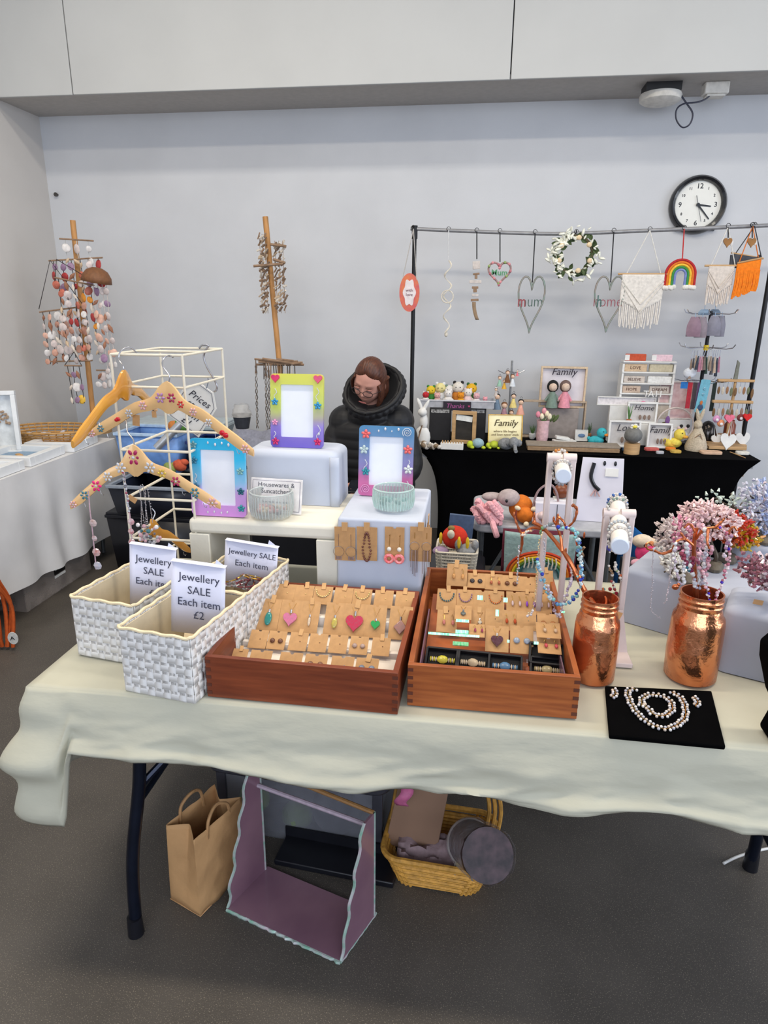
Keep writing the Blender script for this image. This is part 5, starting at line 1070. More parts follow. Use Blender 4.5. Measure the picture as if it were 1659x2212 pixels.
gemframe(583, 699, 808, 965, 1.945, RZ+.167, 'lime green to purple photo frame with pink gem hearts on the blue cloth block',
         [(0, (106, 88, 190)), (.28, (140, 120, 205)), (.40, (160, 150, 150)), (.55, (186, 200, 90)), (1, (206, 206, 66))],
         [(.10, .93, 'heart', (214, 40, 100), .085), (.90, .93, 'heart', (214, 40, 100), .085), (.10, .08, 'flower', (200, 50, 110), .085), (.90, .09, 'flower', (206, 50, 110), .085), (.09, .62, 'flower', (60, 150, 200), .08), (.90, .58, 'flower', (60, 150, 200), .085), (.09, .34, 'flower', (220, 150, 190), .07), (.90, .32, 'stem', sil, .1), (.09, .80, 'stem', sil, .07), (.88, .82, 'stem', sil, .08), (.92, .2, 'gem', sil, .05), (.08, .22, 'stem', sil, .05)])
gemframe(412, 534, 948, 1111, 1.745, RZ+.003, 'turquoise to lilac photo frame with small silver flowers on the bridge shelf',
         [(0, (206, 140, 214)), (.30, (200, 160, 222)), (.46, (130, 190, 226)), (.75, (40, 180, 226)), (1, (20, 168, 216))],
         [(.09, .92, 'flower', (110, 160, 170), .08), (.09, .72, 'flower', (60, 130, 160), .08), (.92, .60, 'flower', (130, 180, 180), .08), (.92, .34, 'flower', (40, 100, 120), .08), (.10, .38, 'flower', (40, 100, 130), .08), (.92, .12, 'flower', (60, 150, 160), .08), (.09, .24, 'flower', (90, 120, 150), .06), (.35, .95, 'gem', sil, .04), (.48, .93, 'gem', sil, .05), (.6, .95, 'gem', sil, .04), (.72, .93, 'gem', sil, .05), (.30, .05, 'gem', sil, .04), (.42, .06, 'gem', sil, .04), (.55, .05, 'gem', sil, .04), (.66, .06, 'gem', sil, .04), (.1, .55, 'stem', sil, .05)], lean=.08)
gemframe(772, 890, 921, 1083, 1.92, BZ+.003, 'blue to pink photo frame with coral and white gem flowers on the white block',
         [(0, (206, 100, 160)), (.25, (186, 96, 150)), (.42, (130, 116, 176)), (.7, (100, 130, 176)), (1, (40, 120, 170))],
         [(.13, .88, 'flower', (232, 110, 110), .10), (.10, .66, 'flower', (190, 210, 214), .10), (.14, .35, 'flower', (50, 140, 156), .09), (.90, .68, 'flower', (232, 110, 110), .10), (.92, .40, 'flower', (220, 224, 224), .10), (.88, .92, 'swirl', (190, 200, 214), .09), (.14, .10, 'swirl', (220, 150, 200), .09), (.12, .52, 'stem', sil, .08), (.92, .54, 'stem', sil, .05), (.90, .24, 'stem', sil, .07), (.36, .93, 'gem', sil, .04), (.48, .96, 'gem', sil, .05), (.60, .93, 'gem', sil, .03), (.72, .96, 'gem', sil, .05)], rz=-.03)
# info card
B = Pz(595, 1108, RZ+.003); t = thing('info_card', 'white bordered information card leaning behind the ribbed glass bowl', 'sign', B, rot=(-.25, 0, -.06)); k = mpp(B); W = 116*k; H = 74*k
MB().box((0, 0, H/2), (W, .004, H)).build('card', mat('card_white', (232, 228, 228), .6), t, bevel=.001); MB().box((0, -.0025, H/2), (W*.93, .001, H*.88)).build('inner_border', mat('border_grey', (150, 146, 156), .6), t); MB().box((0, -.0032, H/2), (W*.91, .001, H*.85)).build('inner_paper', mat('card_white', (232, 228, 228), .6), t)
text('Housewares &\nSuncatchers', W*.12, cm(90, 90, 96), t, (0, -.004, H*.72)); text('handmade resin pieces', W*.055, cm(120, 120, 126), t, (0, -.004, H*.32))
# glass bowls
def bowl(px, py, wpx, hpx, Y, z, lab, tint):
    B = Pz(px, py, z); k = mpp(B); r = wpx*k/2; h = hpx*k; B.y += r*.9; B.z = z; t = thing('glass_bowl', lab, 'bowl', B)
    m = mat('ribbed_glass_%d' % px, tint, .06, alpha=.32, var=.02, coat=.6)
    prof = [(0, .003), (r*.86, .003), (r*.95, h*.15), (r, h*.5), (r*.97, h*.96), (r*.96, h), (r*.93, h), (r*.93, h*.9), (r*.95, h*.5), (r*.88, h*.14), (r*.8, .010), (0, .010)]
    MB().lathe(prof, n=120, rfun=lambda a, z: 1+(.022*math.cos(a*30) if h*.05 < z < h*.93 else 0)).build('glass', m, t, ang=50)
    for i in range(40):
        a = 6.283*i/40; MB().tube([(r*f*math.cos(a), r*f*math.sin(a), z) for f, z in ((.93, h*.12), (1.005, h*.45), (.985, h*.93))], .0016, 5).build('glass_rib', mat('glass_rib_%d' % px, tuple(min(255, v+26) for v in tint), .08, alpha=.55, coat=.8), t)
    MB().tube([(r*.95*math.cos(6.283*i/36), r*.95*math.sin(6.283*i/36), h) for i in range(36)], .0022, 6, closed=True).build('rim', mat('glass_rib_%d' % px, tint), t)
    return t, r, h
t, r, h = bowl(575, 1128, 97, 58, 1.8, RZ+.002, 'round ribbed clear glass bowl holding small pink items', (196, 204, 202))
for i in range(22): a = rnd(0, 6.28); q = r*.7*math.sqrt(random.random()); MB().ball((q*math.cos(a), q*math.sin(a), .018+rnd(0, .012)), rnd(.005, .010), 7, 5).build('bead', cm(*random.choice([(190, 120, 110), (200, 180, 150), (120, 100, 100), (206, 160, 160)]), .3), t)
t, r, h = bowl(845, 1110, 92, 48, 1.8, BZ+.002, 'round ribbed aqua glass bowl in front of the coral flower frame', (190, 216, 210))
for i in range(14): a = rnd(0, 6.28); q = r*.7*math.sqrt(random.random()); MB().ball((q*math.cos(a), q*math.sin(a), .018+rnd(0, .008)), rnd(.005, .009), 7, 5).build('bead', cm(*random.choice([(120, 160, 160), (160, 170, 170), (100, 120, 120)]), .3), t)

# ---- cards ---------------------------------------------------------
m_kraft = mat('kraft_card', (190, 146, 98), .7, var=.06, scale=60); m_kraft2 = mat('kraft_tab', (198, 154, 104), .7, var=.05)
GOLD, SILV = m_gold, m_silver
def mkcard(px, w, pt, pb, Yt, Yb, lab, tab=True, deco=None, col=None, group=None, m=None, name='earring_card', notch=True, roll=0.0):
    B = Py(px, pb, Yb); T = Py(px, pt, Yt); k = mpp(B); W = w*k; H = (T-B).length; lean = math.atan2(T.y-B.y, T.z-B.z)
    t = thing(name, lab, 'jewellery card', B, rot=(-lean, roll, 0), group=group); m = m or m_kraft
    hw = W/2; nt_ = W*.09; poly = [(-hw, 0), (hw, 0), (hw, H), (nt_, H), (nt_*.6, H-nt_), (-nt_*.6, H-nt_), (-nt_, H), (-hw, H)] if notch else [(-hw, 0), (hw, 0), (hw, H), (-hw, H)]
    MB().prism(poly, 0, .0012).build('card', m, t, smooth=False)
    if tab: MB().box((rnd(-.1, .1)*W, -.0015, H*1.0), (W*.22, .0015, W*.40), rot=(0, rnd(-.15, .15), 0)).build('hanging_tab', m_kraft2, t)
    if deco: deco(t, W, H, col)
    return t
def d_hooks(t, W, H, c):
    for s in (-1, 1):
        x = s*W*.22; MB().tube([(x, -.001, H*.72), (x+.002, -.004, H*.78), (x+.004, -.003, H*.7), (x+.004, -.003, H*.52)], .0006, 4).build('ear_wire', GOLD, t)
        MB().ball((x+.004, -.004, H*.42), (W*.08, .004, H*.12), 8, 6).build('earring_drop', cm(*c, .2), t)
def d_studs(t, W, H, c):
    for s in (-1, 1): MB().ball((s*W*.22, -.002, H*.45), (W*.14, .004, W*.14), 10, 7).build('stud', cm(*c, .2), t)
def d_pendant(shape, sc=1.0):
    def f(t, W, H, c):
        MB().tube([(-W*.16, -.001, H*.9), (0, -.003, H*.62), (W*.16, -.001, H*.9)], .0005, 4).build('chain', GOLD, t); z = H*.36; g = mat('gem_%d_%d_%d' % c, c, .12, coat=.6, var=.15, scale=160, rgb2=tuple(min(255, int(v*.6+50)) for v in c))
        if shape == 'oval': MB().ball((0, -.004, z), (W*.17*sc, .004, W*.34*sc), 14, 10).build('pendant', g, t)
        elif shape == 'heart': MB().prism([(a, b+z) for a, b in heart(W*.62*sc, W*.62*sc, 24)], -.007, -.0005).build('pendant', g, t, bevel=.0025, seg=3)
        elif shape == 'diamond': MB().prism([(0, z+W*.34*sc), (W*.3*sc, z), (0, z-W*.34*sc), (-W*.3*sc, z)], -.006, -.0005).build('pendant', g, t, bevel=.002)
        elif shape == 'leaf': MB().ball((0, -.003, z), (W*.10*sc, .003, W*.34*sc), 10, 8).build('pendant', g, t)
        MB().cyl((0, -.004, z+W*.30*sc), (0, -.004, z+W*.46*sc), .0025, n=6).build('bail', SILV, t)
    return f
def d_necklace(t, W, H, c):
    for i in range(11): a = math.pi*(i/10); MB().ball((W*.36*math.cos(a+math.pi), -.003, H*.75-H*.35*math.sin(a)), W*.045, 6, 5).build('bead', cm(*c, .25), t)
    MB().tube([(W*.38*math.cos(math.pi+math.pi*i/12), -.001, H*.75-H*.36*math.sin(math.pi*i/12)) for i in range(13)], .0006, 4).build('chain', SILV, t)
def d_plain(t, W, H, c): MB().ball((W*.1, -.001, H*.5), (W*.03, .0012, W*.03), 6, 5).build('fixing_dot', cm(*c, .3), t)
# wooden trays
m_mah = mat('mahogany', (136, 66, 36), .42, var=.1, scale=5, rgb2=(104, 46, 24), stretch=(1.5, 1.5, 18)); m_chy = mat('cherry_wood', (168, 94, 46), .4, var=.1, scale=5, rgb2=(132, 66, 30), stretch=(1.5, 1.5, 18))
def woodtray(name, lab, x0, x1, y0, y1, h, m, th=.012, rz=0.0):
    c = Vector(((x0+x1)/2, (y0+y1)/2, FZ)); t = thing(name, lab, 'tray', c, rz=rz); W, D = x1-x0, y1-y0
    for nm, cc, d in (('front_panel', (0, -D/2+th/2, h/2), (W, th, h)), ('back_panel', (0, D/2-th/2, h/2), (W, th, h)), ('side_panel', (-W/2+th/2, 0, h/2), (th, D-2*th, h)), ('side_panel', (W/2-th/2, 0, h/2), (th, D-2*th, h)), ('base_panel', (0, 0, .006), (W-2*th, D-2*th, .008))):
        MB().box(cc, d).build(nm, m, t, bevel=.0012 if nm != 'base_panel' else 0)
    for s in (-1, 1):
        for i in range(5): MB().box((s*(W/2-th*.5), -D/2-.0002, .012+i*.019), (th, .0012, .008)).build('corner_joint', mat('end_grain', (92, 44, 26), .6), t)
    return t
woodtray('wooden_tray', 'dark reddish wooden tray of pendant cards', -.554, -.128, 1.238, 1.665, .100, m_mah, rz=math.radians(-1.2))
woodtray('wooden_tray', 'lighter orange brown wooden tray of earring cards and black boxes', -.116, .244, 1.272, 1.84, .100, m_chy)
# foam steps in tray one
m_foam = mat('white_foam', (236, 226, 214), .7, var=.03)
t = thing('foam_steps', 'white foam step insert inside the dark wooden tray', 'insert', (-.341, 1.45, FZ+.012), rz=math.radians(-1.2))
for y, zt in ((.178, .088), (.075, .062), (-.035, .037), (-.115, .018)):
    w_ = .385; MB().box((0, y, zt/2), (w_, .012, zt)).build('foam_board', m_foam, t, bevel=.001)
    MB().box((0, y-.045, zt/2-.012), (w_, .075, .006), rot=(.42, 0, 0)).build('foam_slope', m_foam, t)
def rowlab(i, n, row, what): return '%s, %s from the left in the dark tray %s' % (what, ordinal(i), row)
r1 = [600, 641, 682, 724, 766, 812, 856]; 
for i, px in enumerate((612, 652, 693, 738, 779, 826, 872)):
    mkcard(px, 41, 1262+i*2.6, 1300+i*2.6, 1.63, 1.585, rowlab(i, 7, 'back row', 'kraft card with tab'), True, d_plain if i not in (2, 4) else d_necklace, (226, 200, 130))
row2 = [(575, 46, 'teal oval pendant', 'oval', (10, 130, 120), 1.0), (622, 50, 'pink glass heart pendant', 'heart', (214, 110, 150), 1.0), (664, 40, 'small clear leaf pendant', 'leaf', (226, 200, 170), .8), (719, 46, 'yellow and silver oval pendant', 'oval', (196, 176, 70), .8), (762, 50, 'large red swirled heart pendant', 'heart', (196, 34, 70), 1.25), (808, 44, 'small green heart pendant', 'heart', (20, 160, 70), .75), (862, 50, 'smoky square pendant', 'diamond', (170, 120, 110), 1.0)]
for i, (px, w, nm, sh_, c, sc_) in enumerate(row2):
    mkcard(px, w, 1294+(px-575)*.055, 1362+(px-575)*.07, 1.545, 1.485, 'kraft card with a %s in the dark tray' % nm, i in (0, 2, 4), d_pendant(sh_, sc_), c, name='pendant_card')
for i, px in enumerate((553, 593, 640, 683, 727, 772, 820)):
    mkcard(px, 40, 1361+(px-553)*.062, 1400+(px-553)*.062, 1.435, 1.395, rowlab(i, 7, 'third row', 'short kraft card'), i in (2, 6), d_studs if i in (1, 5) else d_plain, (176, 150, 140) if i == 5 else (110, 70, 50))
for i, (px, w) in enumerate(((510, 34), (556, 48), (622, 50), (677, 50), (735, 50), (789, 50))):
    mkcard(px, w, 1402+(px-510)*.07, 1442+(px-510)*.075, 1.345, 1.305, rowlab(i, 6, 'front row', 'kraft card'), i in (0, 5), d_studs if i in (3, 5) else d_plain, (130, 90, 70) if i == 3 else (120, 130, 150))
# holographic stand inside tray two, its green and violet reflections painted as strips
m_glint = mat('green_glint_paint', (70, 220, 120), .12, .5, rgb2=(190, 240, 210), scale=60, stretch=(6, 1, 1)); m_viol = mat('painted_violet_sheen', (140, 100, 170), .2, .3, alpha=.7, rgb2=(180, 150, 120), scale=12)
t = thing('holographic_stand', 'stepped holographic acrylic insert carrying painted green and violet reflections in the lighter tray', 'insert', (.064, 1.55, FZ+.012))
MB().box((-.158, -.08, .03), (.003, .30, .055)).build('violet_side', m_viol, t); MB().box((.158, -.04, .03), (.003, .36, .05)).build('violet_side', m_viol, t)
def hp2(px, py, Y, w, h, nm='painted_green_glint', lean=-.4): 
    q = Py(px, py, Y)-t.location; k = mpp(Py(px, py, Y)); MB().box((q.x, q.y, q.z), (w*k, .003, h*k), rot=(lean, 0, 0)).build(nm, m_glint, t)
hp2(980, 1371, 1.45, 110, 5); hp2(999, 1341, 1.47, 28, 6); hp2(998, 1366, 1.462, 28, 10); hp2(1037, 1291, 1.62, 12, 10); hp2(1092, 1296, 1.60, 9, 10); hp2(1074, 1324, 1.545, 7, 14); hp2(995, 1391, 1.415, 34, 10, lean=-1.2); hp2(1158, 1389, 1.42, 10, 6); hp2(1098, 1385, 1.44, 5, 6); hp2(1216, 1322, 1.55, 8, 4)
MB().box((-.03, -.02, .022), (.25, .42, .003), rot=(.12, 0, 0)).build('amber_step', mat('amber_film', (168, 92, 50), .25), t)
rA = [(986, 44, 1218, 1266, d_hooks, (206, 150, 90), 'slim gold'), (1028, 38, 1238, 1270, d_studs, (60, 50, 50), 'round dark brown'), (1066, 38, 1240, 1274, d_hooks, (170, 90, 60), 'coppery'), (1104, 38, 1243, 1276, d_studs, (110, 66, 40), 'small brown'), (1142, 38, 1246, 1278, d_plain, (90, 60, 40), 'bow shaped brown'), (1177, 34, 1232, 1282, d_plain, (200, 180, 170), 'plain')]
for i, (px, w, a, b, f, c, nm) in enumerate(rA): mkcard(px, w, a, b, 1.80, 1.76, 'kraft card with %s jewellery in the back row of the lighter tray' % nm, i not in (4,), f, c)
rB = [(963, 42, d_necklace, (60, 110, 120), 'blue green beads'), (1004, 38, d_necklace, (150, 110, 150), 'lilac beads'), (1042, 40, d_plain, (120, 100, 90), 'nothing but a clasp'), (1070, 38, d_necklace, (222, 120, 50), 'orange beads'), (1112, 36, d_hooks, (216, 190, 190), 'clear drops'), (1143, 34, d_hooks, (140, 70, 200), 'violet drops'), (1175, 34, d_hooks, (226, 200, 200), 'pale pink drops')]
for i, (px, w, f, c, nm) in enumerate(rB): mkcard(px, w, 1272+i*1.5, 1318+i*1.8, 1.70, 1.64, 'kraft card with %s in the second row of the lighter tray' % nm, i in (0, 1, 3, 5), f, c)
rC = [(964, 44, 1318, 1366, d_hooks, (196, 120, 110), 'pink twisted drops'), (1000, 36, 1308, 1338, d_pendant('diamond', .6), (90, 96, 90), 'a dark green square'), (1036, 38, 1318, 1362, d_pendant('diamond', .5), (222, 206, 180), 'a cream square'), (1066, 36, 1316, 1358, d_plain, (130, 110, 90), 'a tiny brown dot'), (1100, 40, 1318, 1362, d_hooks, (190, 80, 40), 'rust red drops'), (1138, 42, 1320, 1362, d_plain, (190, 170, 130), 'a tiny gold dot'), (1185, 46, 1326, 1366, d_studs, (170, 110, 60), 'amber studs')]
for i, (px, w, a, b, f, c, nm) in enumerate(rC): mkcard(px, w, a, b, 1.575, 1.525, 'kraft card with %s in the third row of the lighter tray' % nm, i in (0, 2), f, c)
rD = [(1030, 34, 1348, 1376, d_hooks, (150, 60, 90), 'plum drops'), (1073, 50, 1352, 1408, d_pendant('heart', .85), (76, 28, 40), 'a dark garnet heart'), (1127, 50, 1352, 1412, d_studs, (150, 160, 176), 'two pearly blue drops'), (1186, 52, 1345, 1378, d_hooks, (190, 160, 130), 'thin gold hoops'), (1188, 50, 1378, 1412, d_hooks, (190, 70, 80), 'red bead hooks')]
for i, (px, w, a, b, f, c, nm) in enumerate(rD): mkcard(px, w, a, b, 1.50-(.03 if i == 4 else 0), 1.45-(.03 if i == 4 else 0), 'kraft card with %s in the fourth row of the lighter tray' % nm, i == 9, f, c, roll=.02 if i == 4 else 0)
# black gift boxes
m_bb = mat('black_gift_box', (26, 26, 32), .6)
for i, (px, py, c, nm, dz) in enumerate(((954, 1434, (206, 196, 70), 'yellow', 0), (1021, 1441, (200, 180, 150), 'cream', 0), (1092, 1449, (90, 130, 170), 'blue', 0), (1185, 1456, (176, 160, 120), 'slim brown and cream', 0), (1183, 1424, (60, 60, 64), '', .02))):
    B = Pz(px, py, FZ+.040+dz); k = mpp(B); W = 71*k; t = thing('jewellery_box', ('small black box with a %s bracelet in the lighter tray' % nm) if nm else 'empty small black box above the slim brown bracelet box', 'gift box', B+Vector((0, .028, -.0)), rot=(.55, 0, -.06)); D = .052; hh = .022
    MB().box((0, 0, -hh+.002), (W, D, .003)).build('base', m_bb, t)
    for cc, d in (((0, -D/2, -hh/2), (W, .005, hh)), ((0, D/2, -hh/2), (W, .005, hh)), ((-W/2, 0, -hh/2), (.005, D, hh)), ((W/2, 0, -hh/2), (.005, D, hh))): MB().box(cc, d).build('side', m_bb, t, bevel=.0008)
    if nm:
        MB().ball((0, 0, -.008), (W*.18, .011, .006), 10, 7).build('bracelet_stone', cm(*c, .25), t)
        for s in (-1, 1):
            for j in range(4): MB().ball((s*(W*.2+j*W*.055), 0, -.009), (W*.03, .007, .004), 7, 5).build('bracelet_bead', cm(*[(206, 190, 170), c][j % 2], .3), t)
    MB().box((0, 0, -.011), (W*.9, D*.85, .002)).build('lining', cm(16, 16, 20), t)
q = Pz(1150, 1450, FZ+.02); t = thing('paper_strip', 'pale pink paper strip with a copper scrap between the black boxes', 'paper', q+Vector((0, .01, 0)), rot=(.3, 0, 0)); MB().box((0, 0, 0), (.024, .06, .001)).build('strip', cm(232, 210, 206), t); MB().ball((-.01, -.01, .004), (.008, .012, .003), 8, 5).build('copper_scrap', cm(190, 110, 80, .4), t)

# cards hung on the white block
FY = 1.696
def hangcard(px, w, pt, pb, lab, deco, col, tab=True):
    t = mkcard(px, w, pt, pb, FY, FY, lab, False, None, None); W = w*mpp(t.location); H = (Py(px, pt, FY)-Py(px, pb, FY)).length; t.location.y = FY-.003
    if tab: MB().box((0, -.002, H*1.02), (W*.28, .002, W*.42)).build('hanging_tab', m_kraft2, t)
    deco(t, W, H, col); return t
def d_hoops(t, W, H, c):
    for s in (-1, 1):
        cx = s*W*.30; MB().tube([(cx+W*.26*math.cos(a), -.003, H*.28+W*.26*math.sin(a)) for a in [6.283*i/24 for i in range(24)]], .0007, 4, closed=True).build('hoop', SILV, t); MB().tube([(cx, -.003, H*.28+W*.26), (cx, -.003, H*.8)], .0007, 4).build('ear_wire', SILV, t)
        for j in range(5): MB().cyl((cx+(j-2)*W*.06, -.004, H*.28-W*.24), (cx+(j-2)*W*.06, -.004, H*.28-W*.40), .0012, n=5).build('drop', cm(*c, .3), t)
def d_beads(t, W, H, c):
    for i in range(26): a = 6.283*i/26; MB().ball((W*.2*math.cos(a)*(1.0 if a > 3.14 else .7), -.004, H*.42+H*.42*math.sin(a)), .0032, 6, 5).build('bead', cm(*c, .3), t)
def d_coral(t, W, H, c):
    for s in (-1, 1):
        cx = s*W*.26; MB().tube([(cx, -.003, H*.75), (cx+.002, -.006, H*.8), (cx, -.005, H*.4)], .0008, 4).build('ear_wire', GOLD, t); MB().ball((cx, -.006, H*.38), .0065, 10, 7).build('pearl', cm(226, 222, 214, .2), t)
        MB().tube([(cx+W*.19*math.cos(a), -.006, H*.10+W*.19*math.sin(a)) for a in [6.283*i/20 for i in range(20)]], W*.09, 7, closed=True).build('coral_ring', mat('coral_beads', (238, 90, 96), .3, rgb2=(240, 170, 170), scale=160), t)
def d_fringe(t, W, H, c):
    for s in (-1, 1):
        cx = s*W*.28; MB().tube([(cx+W*.22*math.cos(a), -.004, H*.45+W*.22*math.sin(a)) for a in [6.283*i/20 for i in range(20)]], .0006, 4, closed=True).build('hoop', SILV, t); MB().tube([(cx, -.004, H*.68), (cx, -.004, H*.85)], .0008, 4).build('ear_wire', GOLD, t)
        for j in range(7): x = cx+(j-3)*W*.055; MB().tube([(x, -.004, H*.34), (x+rnd(-.001, .001), -.005, -H*rnd(.15, .45))], .0008, 4).build('fringe_chain', cm(*[(120, 100, 90), (160, 150, 160), (90, 80, 84)][j % 3], .3), t)
hangcard(746, 45, 1138, 1210, 'kraft card with silver hoop earrings on the white block', d_hoops, (150, 130, 130)); hangcard(793, 44, 1138, 1210, 'kraft card with a loop of brown beads on the white block', d_beads, (110, 66, 56))
hangcard(852, 42, 1138, 1212, 'kraft card with coral ring and pearl earrings on the white block', d_coral, (238, 90, 96), False); hangcard(908, 46, 1138, 1212, 'kraft card with long fringed hoop earrings on the white block', d_fringe, (120, 100, 90))
q = Py(932, 1120, 1.76); t = thing('mustard_tassel_card', 'kraft card with mustard tassel earrings on the side of the white block', 'jewellery card', (-.116, 1.80, .93), rz=math.pi/2); MB().box((0, 0, .03), (.05, .001, .07)).build('card', m_kraft, t)
for i in range(14): MB().tube([(rnd(-.02, .02), -.004, .055), (rnd(-.024, .024), -.01, -.02+rnd(-.01, .01))], .0012, 4).build('tassel_strand', cm(190, 134, 40), t)
MB().box((0, -.003, .075), (.02, .002, .03)).build('hanging_tab', m_kraft2, t)

# ---- woven baskets -------------------------------------------------
m_strap = mat('woven_paper_strap', (226, 224, 222), .6, var=.04, scale=30); m_rim = mat('basket_rim', (232, 214, 178), .65, var=.05, scale=20); m_lin = mat('basket_lining', (206, 192, 164), .8, var=.08, scale=15)
def basket(fx, fy, lab, rz=math.radians(-9.5), W=.178, D=.242, H=.158):
    R = Matrix.Rotation(rz, 3, 'Z'); c = Vector((fx, fy, FZ))+R@Vector((W/2, D/2, 0)); t = thing('woven_basket', lab, 'basket', c, rz=rz)
    ins = MB()
    for cc, d in (((0, -D/2+.005, H/2), (W-.006, .002, H-.01)), ((0, D/2-.005, H/2), (W-.006, .002, H-.01)), ((-W/2+.005, 0, H/2), (.002, D-.006, H-.01)), ((W/2-.005, 0, H/2), (.002, D-.006, H-.01)), ((0, 0, .004), (W-.008, D-.008, .004))): ins.box(cc, d)
    ins.build('lining', m_lin, t)
    sw = .0205; nz = int(H/sw)
    def side(n_, L_, f):
        cnt = round(L_/sw); w = L_/cnt
        for i in range(cnt):
            x = -L_/2+w*(i+.5); pts = []
            g = MB().grid(lambda u, v, x=x, i=i: f(x+(u-.5)*w*.94, v*H, .0004*max(-1, min(1, 3*math.cos(math.pi*(v*nz+i+.5)+math.pi/2)))), 2, nz*6+1); o = g.build('vertical_strap', m_strap, t, solid=.0005)
        return cnt
    fs = [lambda x, z, o: (x, -D/2-o-.001, z), lambda x, z, o: (x, D/2+o+.001, z), lambda x, z, o: (-W/2-o-.001, x, z), lambda x, z, o: (W/2+o+.001, x, z)]
    cw = round(W/sw); cdn = round(D/sw)
    for f, L_ in zip(fs, (W, W, D, D)): side(0, L_, f)
    hz = H/nz
    for j in range(nz):
        z0 = hz*(j+.5); mb = MB()
        for f, L_, cnt in zip(fs, (W, W, D, D), (cw, cw, cdn, cdn)):
            mb.grid(lambda u, v, f=f, L_=L_, cnt=cnt: f((u-.5)*L_, z0+(v-.5)*hz*.94, -.0004*max(-1, min(1, 3*math.cos(math.pi*(u*cnt+j)+math.pi/2)))), cnt*6+1, 2)
        mb.build('horizontal_strap', m_strap, t, solid=.0005)
    P = [(x, y, H) for x, y in rrect(W+.004, D+.004, .008, 4)]; P2 = []
    for i in range(len(P)):
        a, b = Vector(P[i]), Vector(P[(i+1) % len(P)]); n = max(1, int((b-a).length/.01))
        for k in range(n): q = a+(b-a)*(k/n); P2.append(q+Vector((0, 0, .0015*math.sin(len(P2)*1.2))))
    MB().tube(P2, .0038, 7, closed=True).build('rim', m_rim, t); return t, W, D, H
def sign(px0, px1, pt, pb, Y, lab, lines, rz=0.0, roll=0.0, size=.2):
    cx = (px0+px1)/2; B = Py(cx, pb, Y); k = mpp(B); W = (px1-px0)*k; H = (Py(cx, pt, Y)-B).length; t = thing('sale_sign', lab, 'sign', B, rot=(-.06, roll, rz)); mp_ = mat('sign_paper', (216, 218, 238), .6, var=.01)
    MB().grid(lambda u, v: ((u-.5)*W, .004*math.sin(math.pi*u), v*H), 12, 2).build('paper', mp_, t, solid=.0006)
    MB().box((0, .003, H+.0008), (W, .014, .001), rot=(.2, 0, 0)).build('folded_top', mp_, t); MB().prism([(W*.28, H), (W*.46, H), (W*.30, H+W*.10)], .008, .0087).build('folded_tab', mp_, t)
    for (s, z, sc_) in lines: text(s, W*size*sc_, cm(70, 74, 96), t, (W*.02, -.0012, H*z), ext=.0002)
    return t
basket(-.750, 1.240, 'front white woven basket beside the dark wooden tray'); basket(-.946, 1.376, 'white woven basket at the left table corner'); tb, bW, bD, bH = basket(-.708, 1.478, 'rear white woven basket with bracelets and a price sign')
sign(366, 488, 1222, 1372, 1.36, 'paper jewellery sale sign in the front basket marked two pounds', [('Jewellery', .80, 1.0), ('SALE', .62, 1.0), ('Each item', .45, 1.0), ('£2', .28, 1.0)], rz=-.05, roll=.06, size=.205)
sign(277, 383, 1184, 1330, 1.50, 'paper jewellery sale sign in the left corner basket', [('Jewellery', .80, 1.0), ('SALE', .64, 1.0), ('Each item', .48, .95), ('£5', .33, 1.0)], rz=-.05, roll=.07, size=.21)
sign(479, 597, 1176, 1275, 1.64, 'paper jewellery sale sign in the rear basket', [('Jewellery SALE', .78, .82), ('Each item', .55, .9), ('£1', .26, 1.0)], rz=-.05, roll=.09, size=.18)
# bracelets inside
R3 = Matrix.Rotation(math.radians(-9.5), 3, 'Z')
for i in range(9):
    q = tb.location+R3@Vector((rnd(-.05, .05), rnd(-.05, .07), .085+.006*i)); t = thing('metal_bracelet', 'thin metal bracelet in the pile inside the rear basket', 'bracelet', q, rot=(rnd(-.4, .4), rnd(-.4, .4), 0), group='bracelets in the rear basket')
    r = rnd(.024, .032); MB().tube([(r*math.cos(a), r*math.sin(a), 0) for a in [6.283*j/24 for j in range(24)]], .0022, 5, closed=True).build('band', [m_silver, cm(120, 50, 60, .3), GOLD][i % 3], t)
    for j in range(8): a = j*.785; MB().ball((r*math.cos(a), r*math.sin(a), 0), .0036, 6, 5).build('bead', cm(*[(150, 130, 130), (120, 60, 70), (190, 190, 190)][j % 3], .3), t)
t = thing('clear_bag', 'crumpled clear bag under the bracelets in the rear basket', 'bag', tb.location+Vector((0, 0, .05))); MB().ball((0, 0, 0), (.07, .09, .035), 16, 10).build('bag', mat('clear_bag', (214, 212, 208), .2, alpha=.45), t)
t = thing('small_brooch', 'small brown and silver brooch lying in the front basket', 'brooch', (-.64, 1.33, FZ+.06)); MB().ball((0, 0, 0), (.012, .010, .005), 8, 6).build('stone', cm(150, 90, 60, .3), t); MB().ball((.012, 0, .003), (.006, .006, .004), 7, 5).build('setting', SILV, t)
t = thing('kraft_scrap', 'kraft card lying in the bottom of the front basket', 'card', (-.62, 1.37, FZ+.05), rot=(.3, 0, .3)); MB().box((0, 0, 0), (.09, .11, .001)).build('card', cm(206, 190, 160), t)
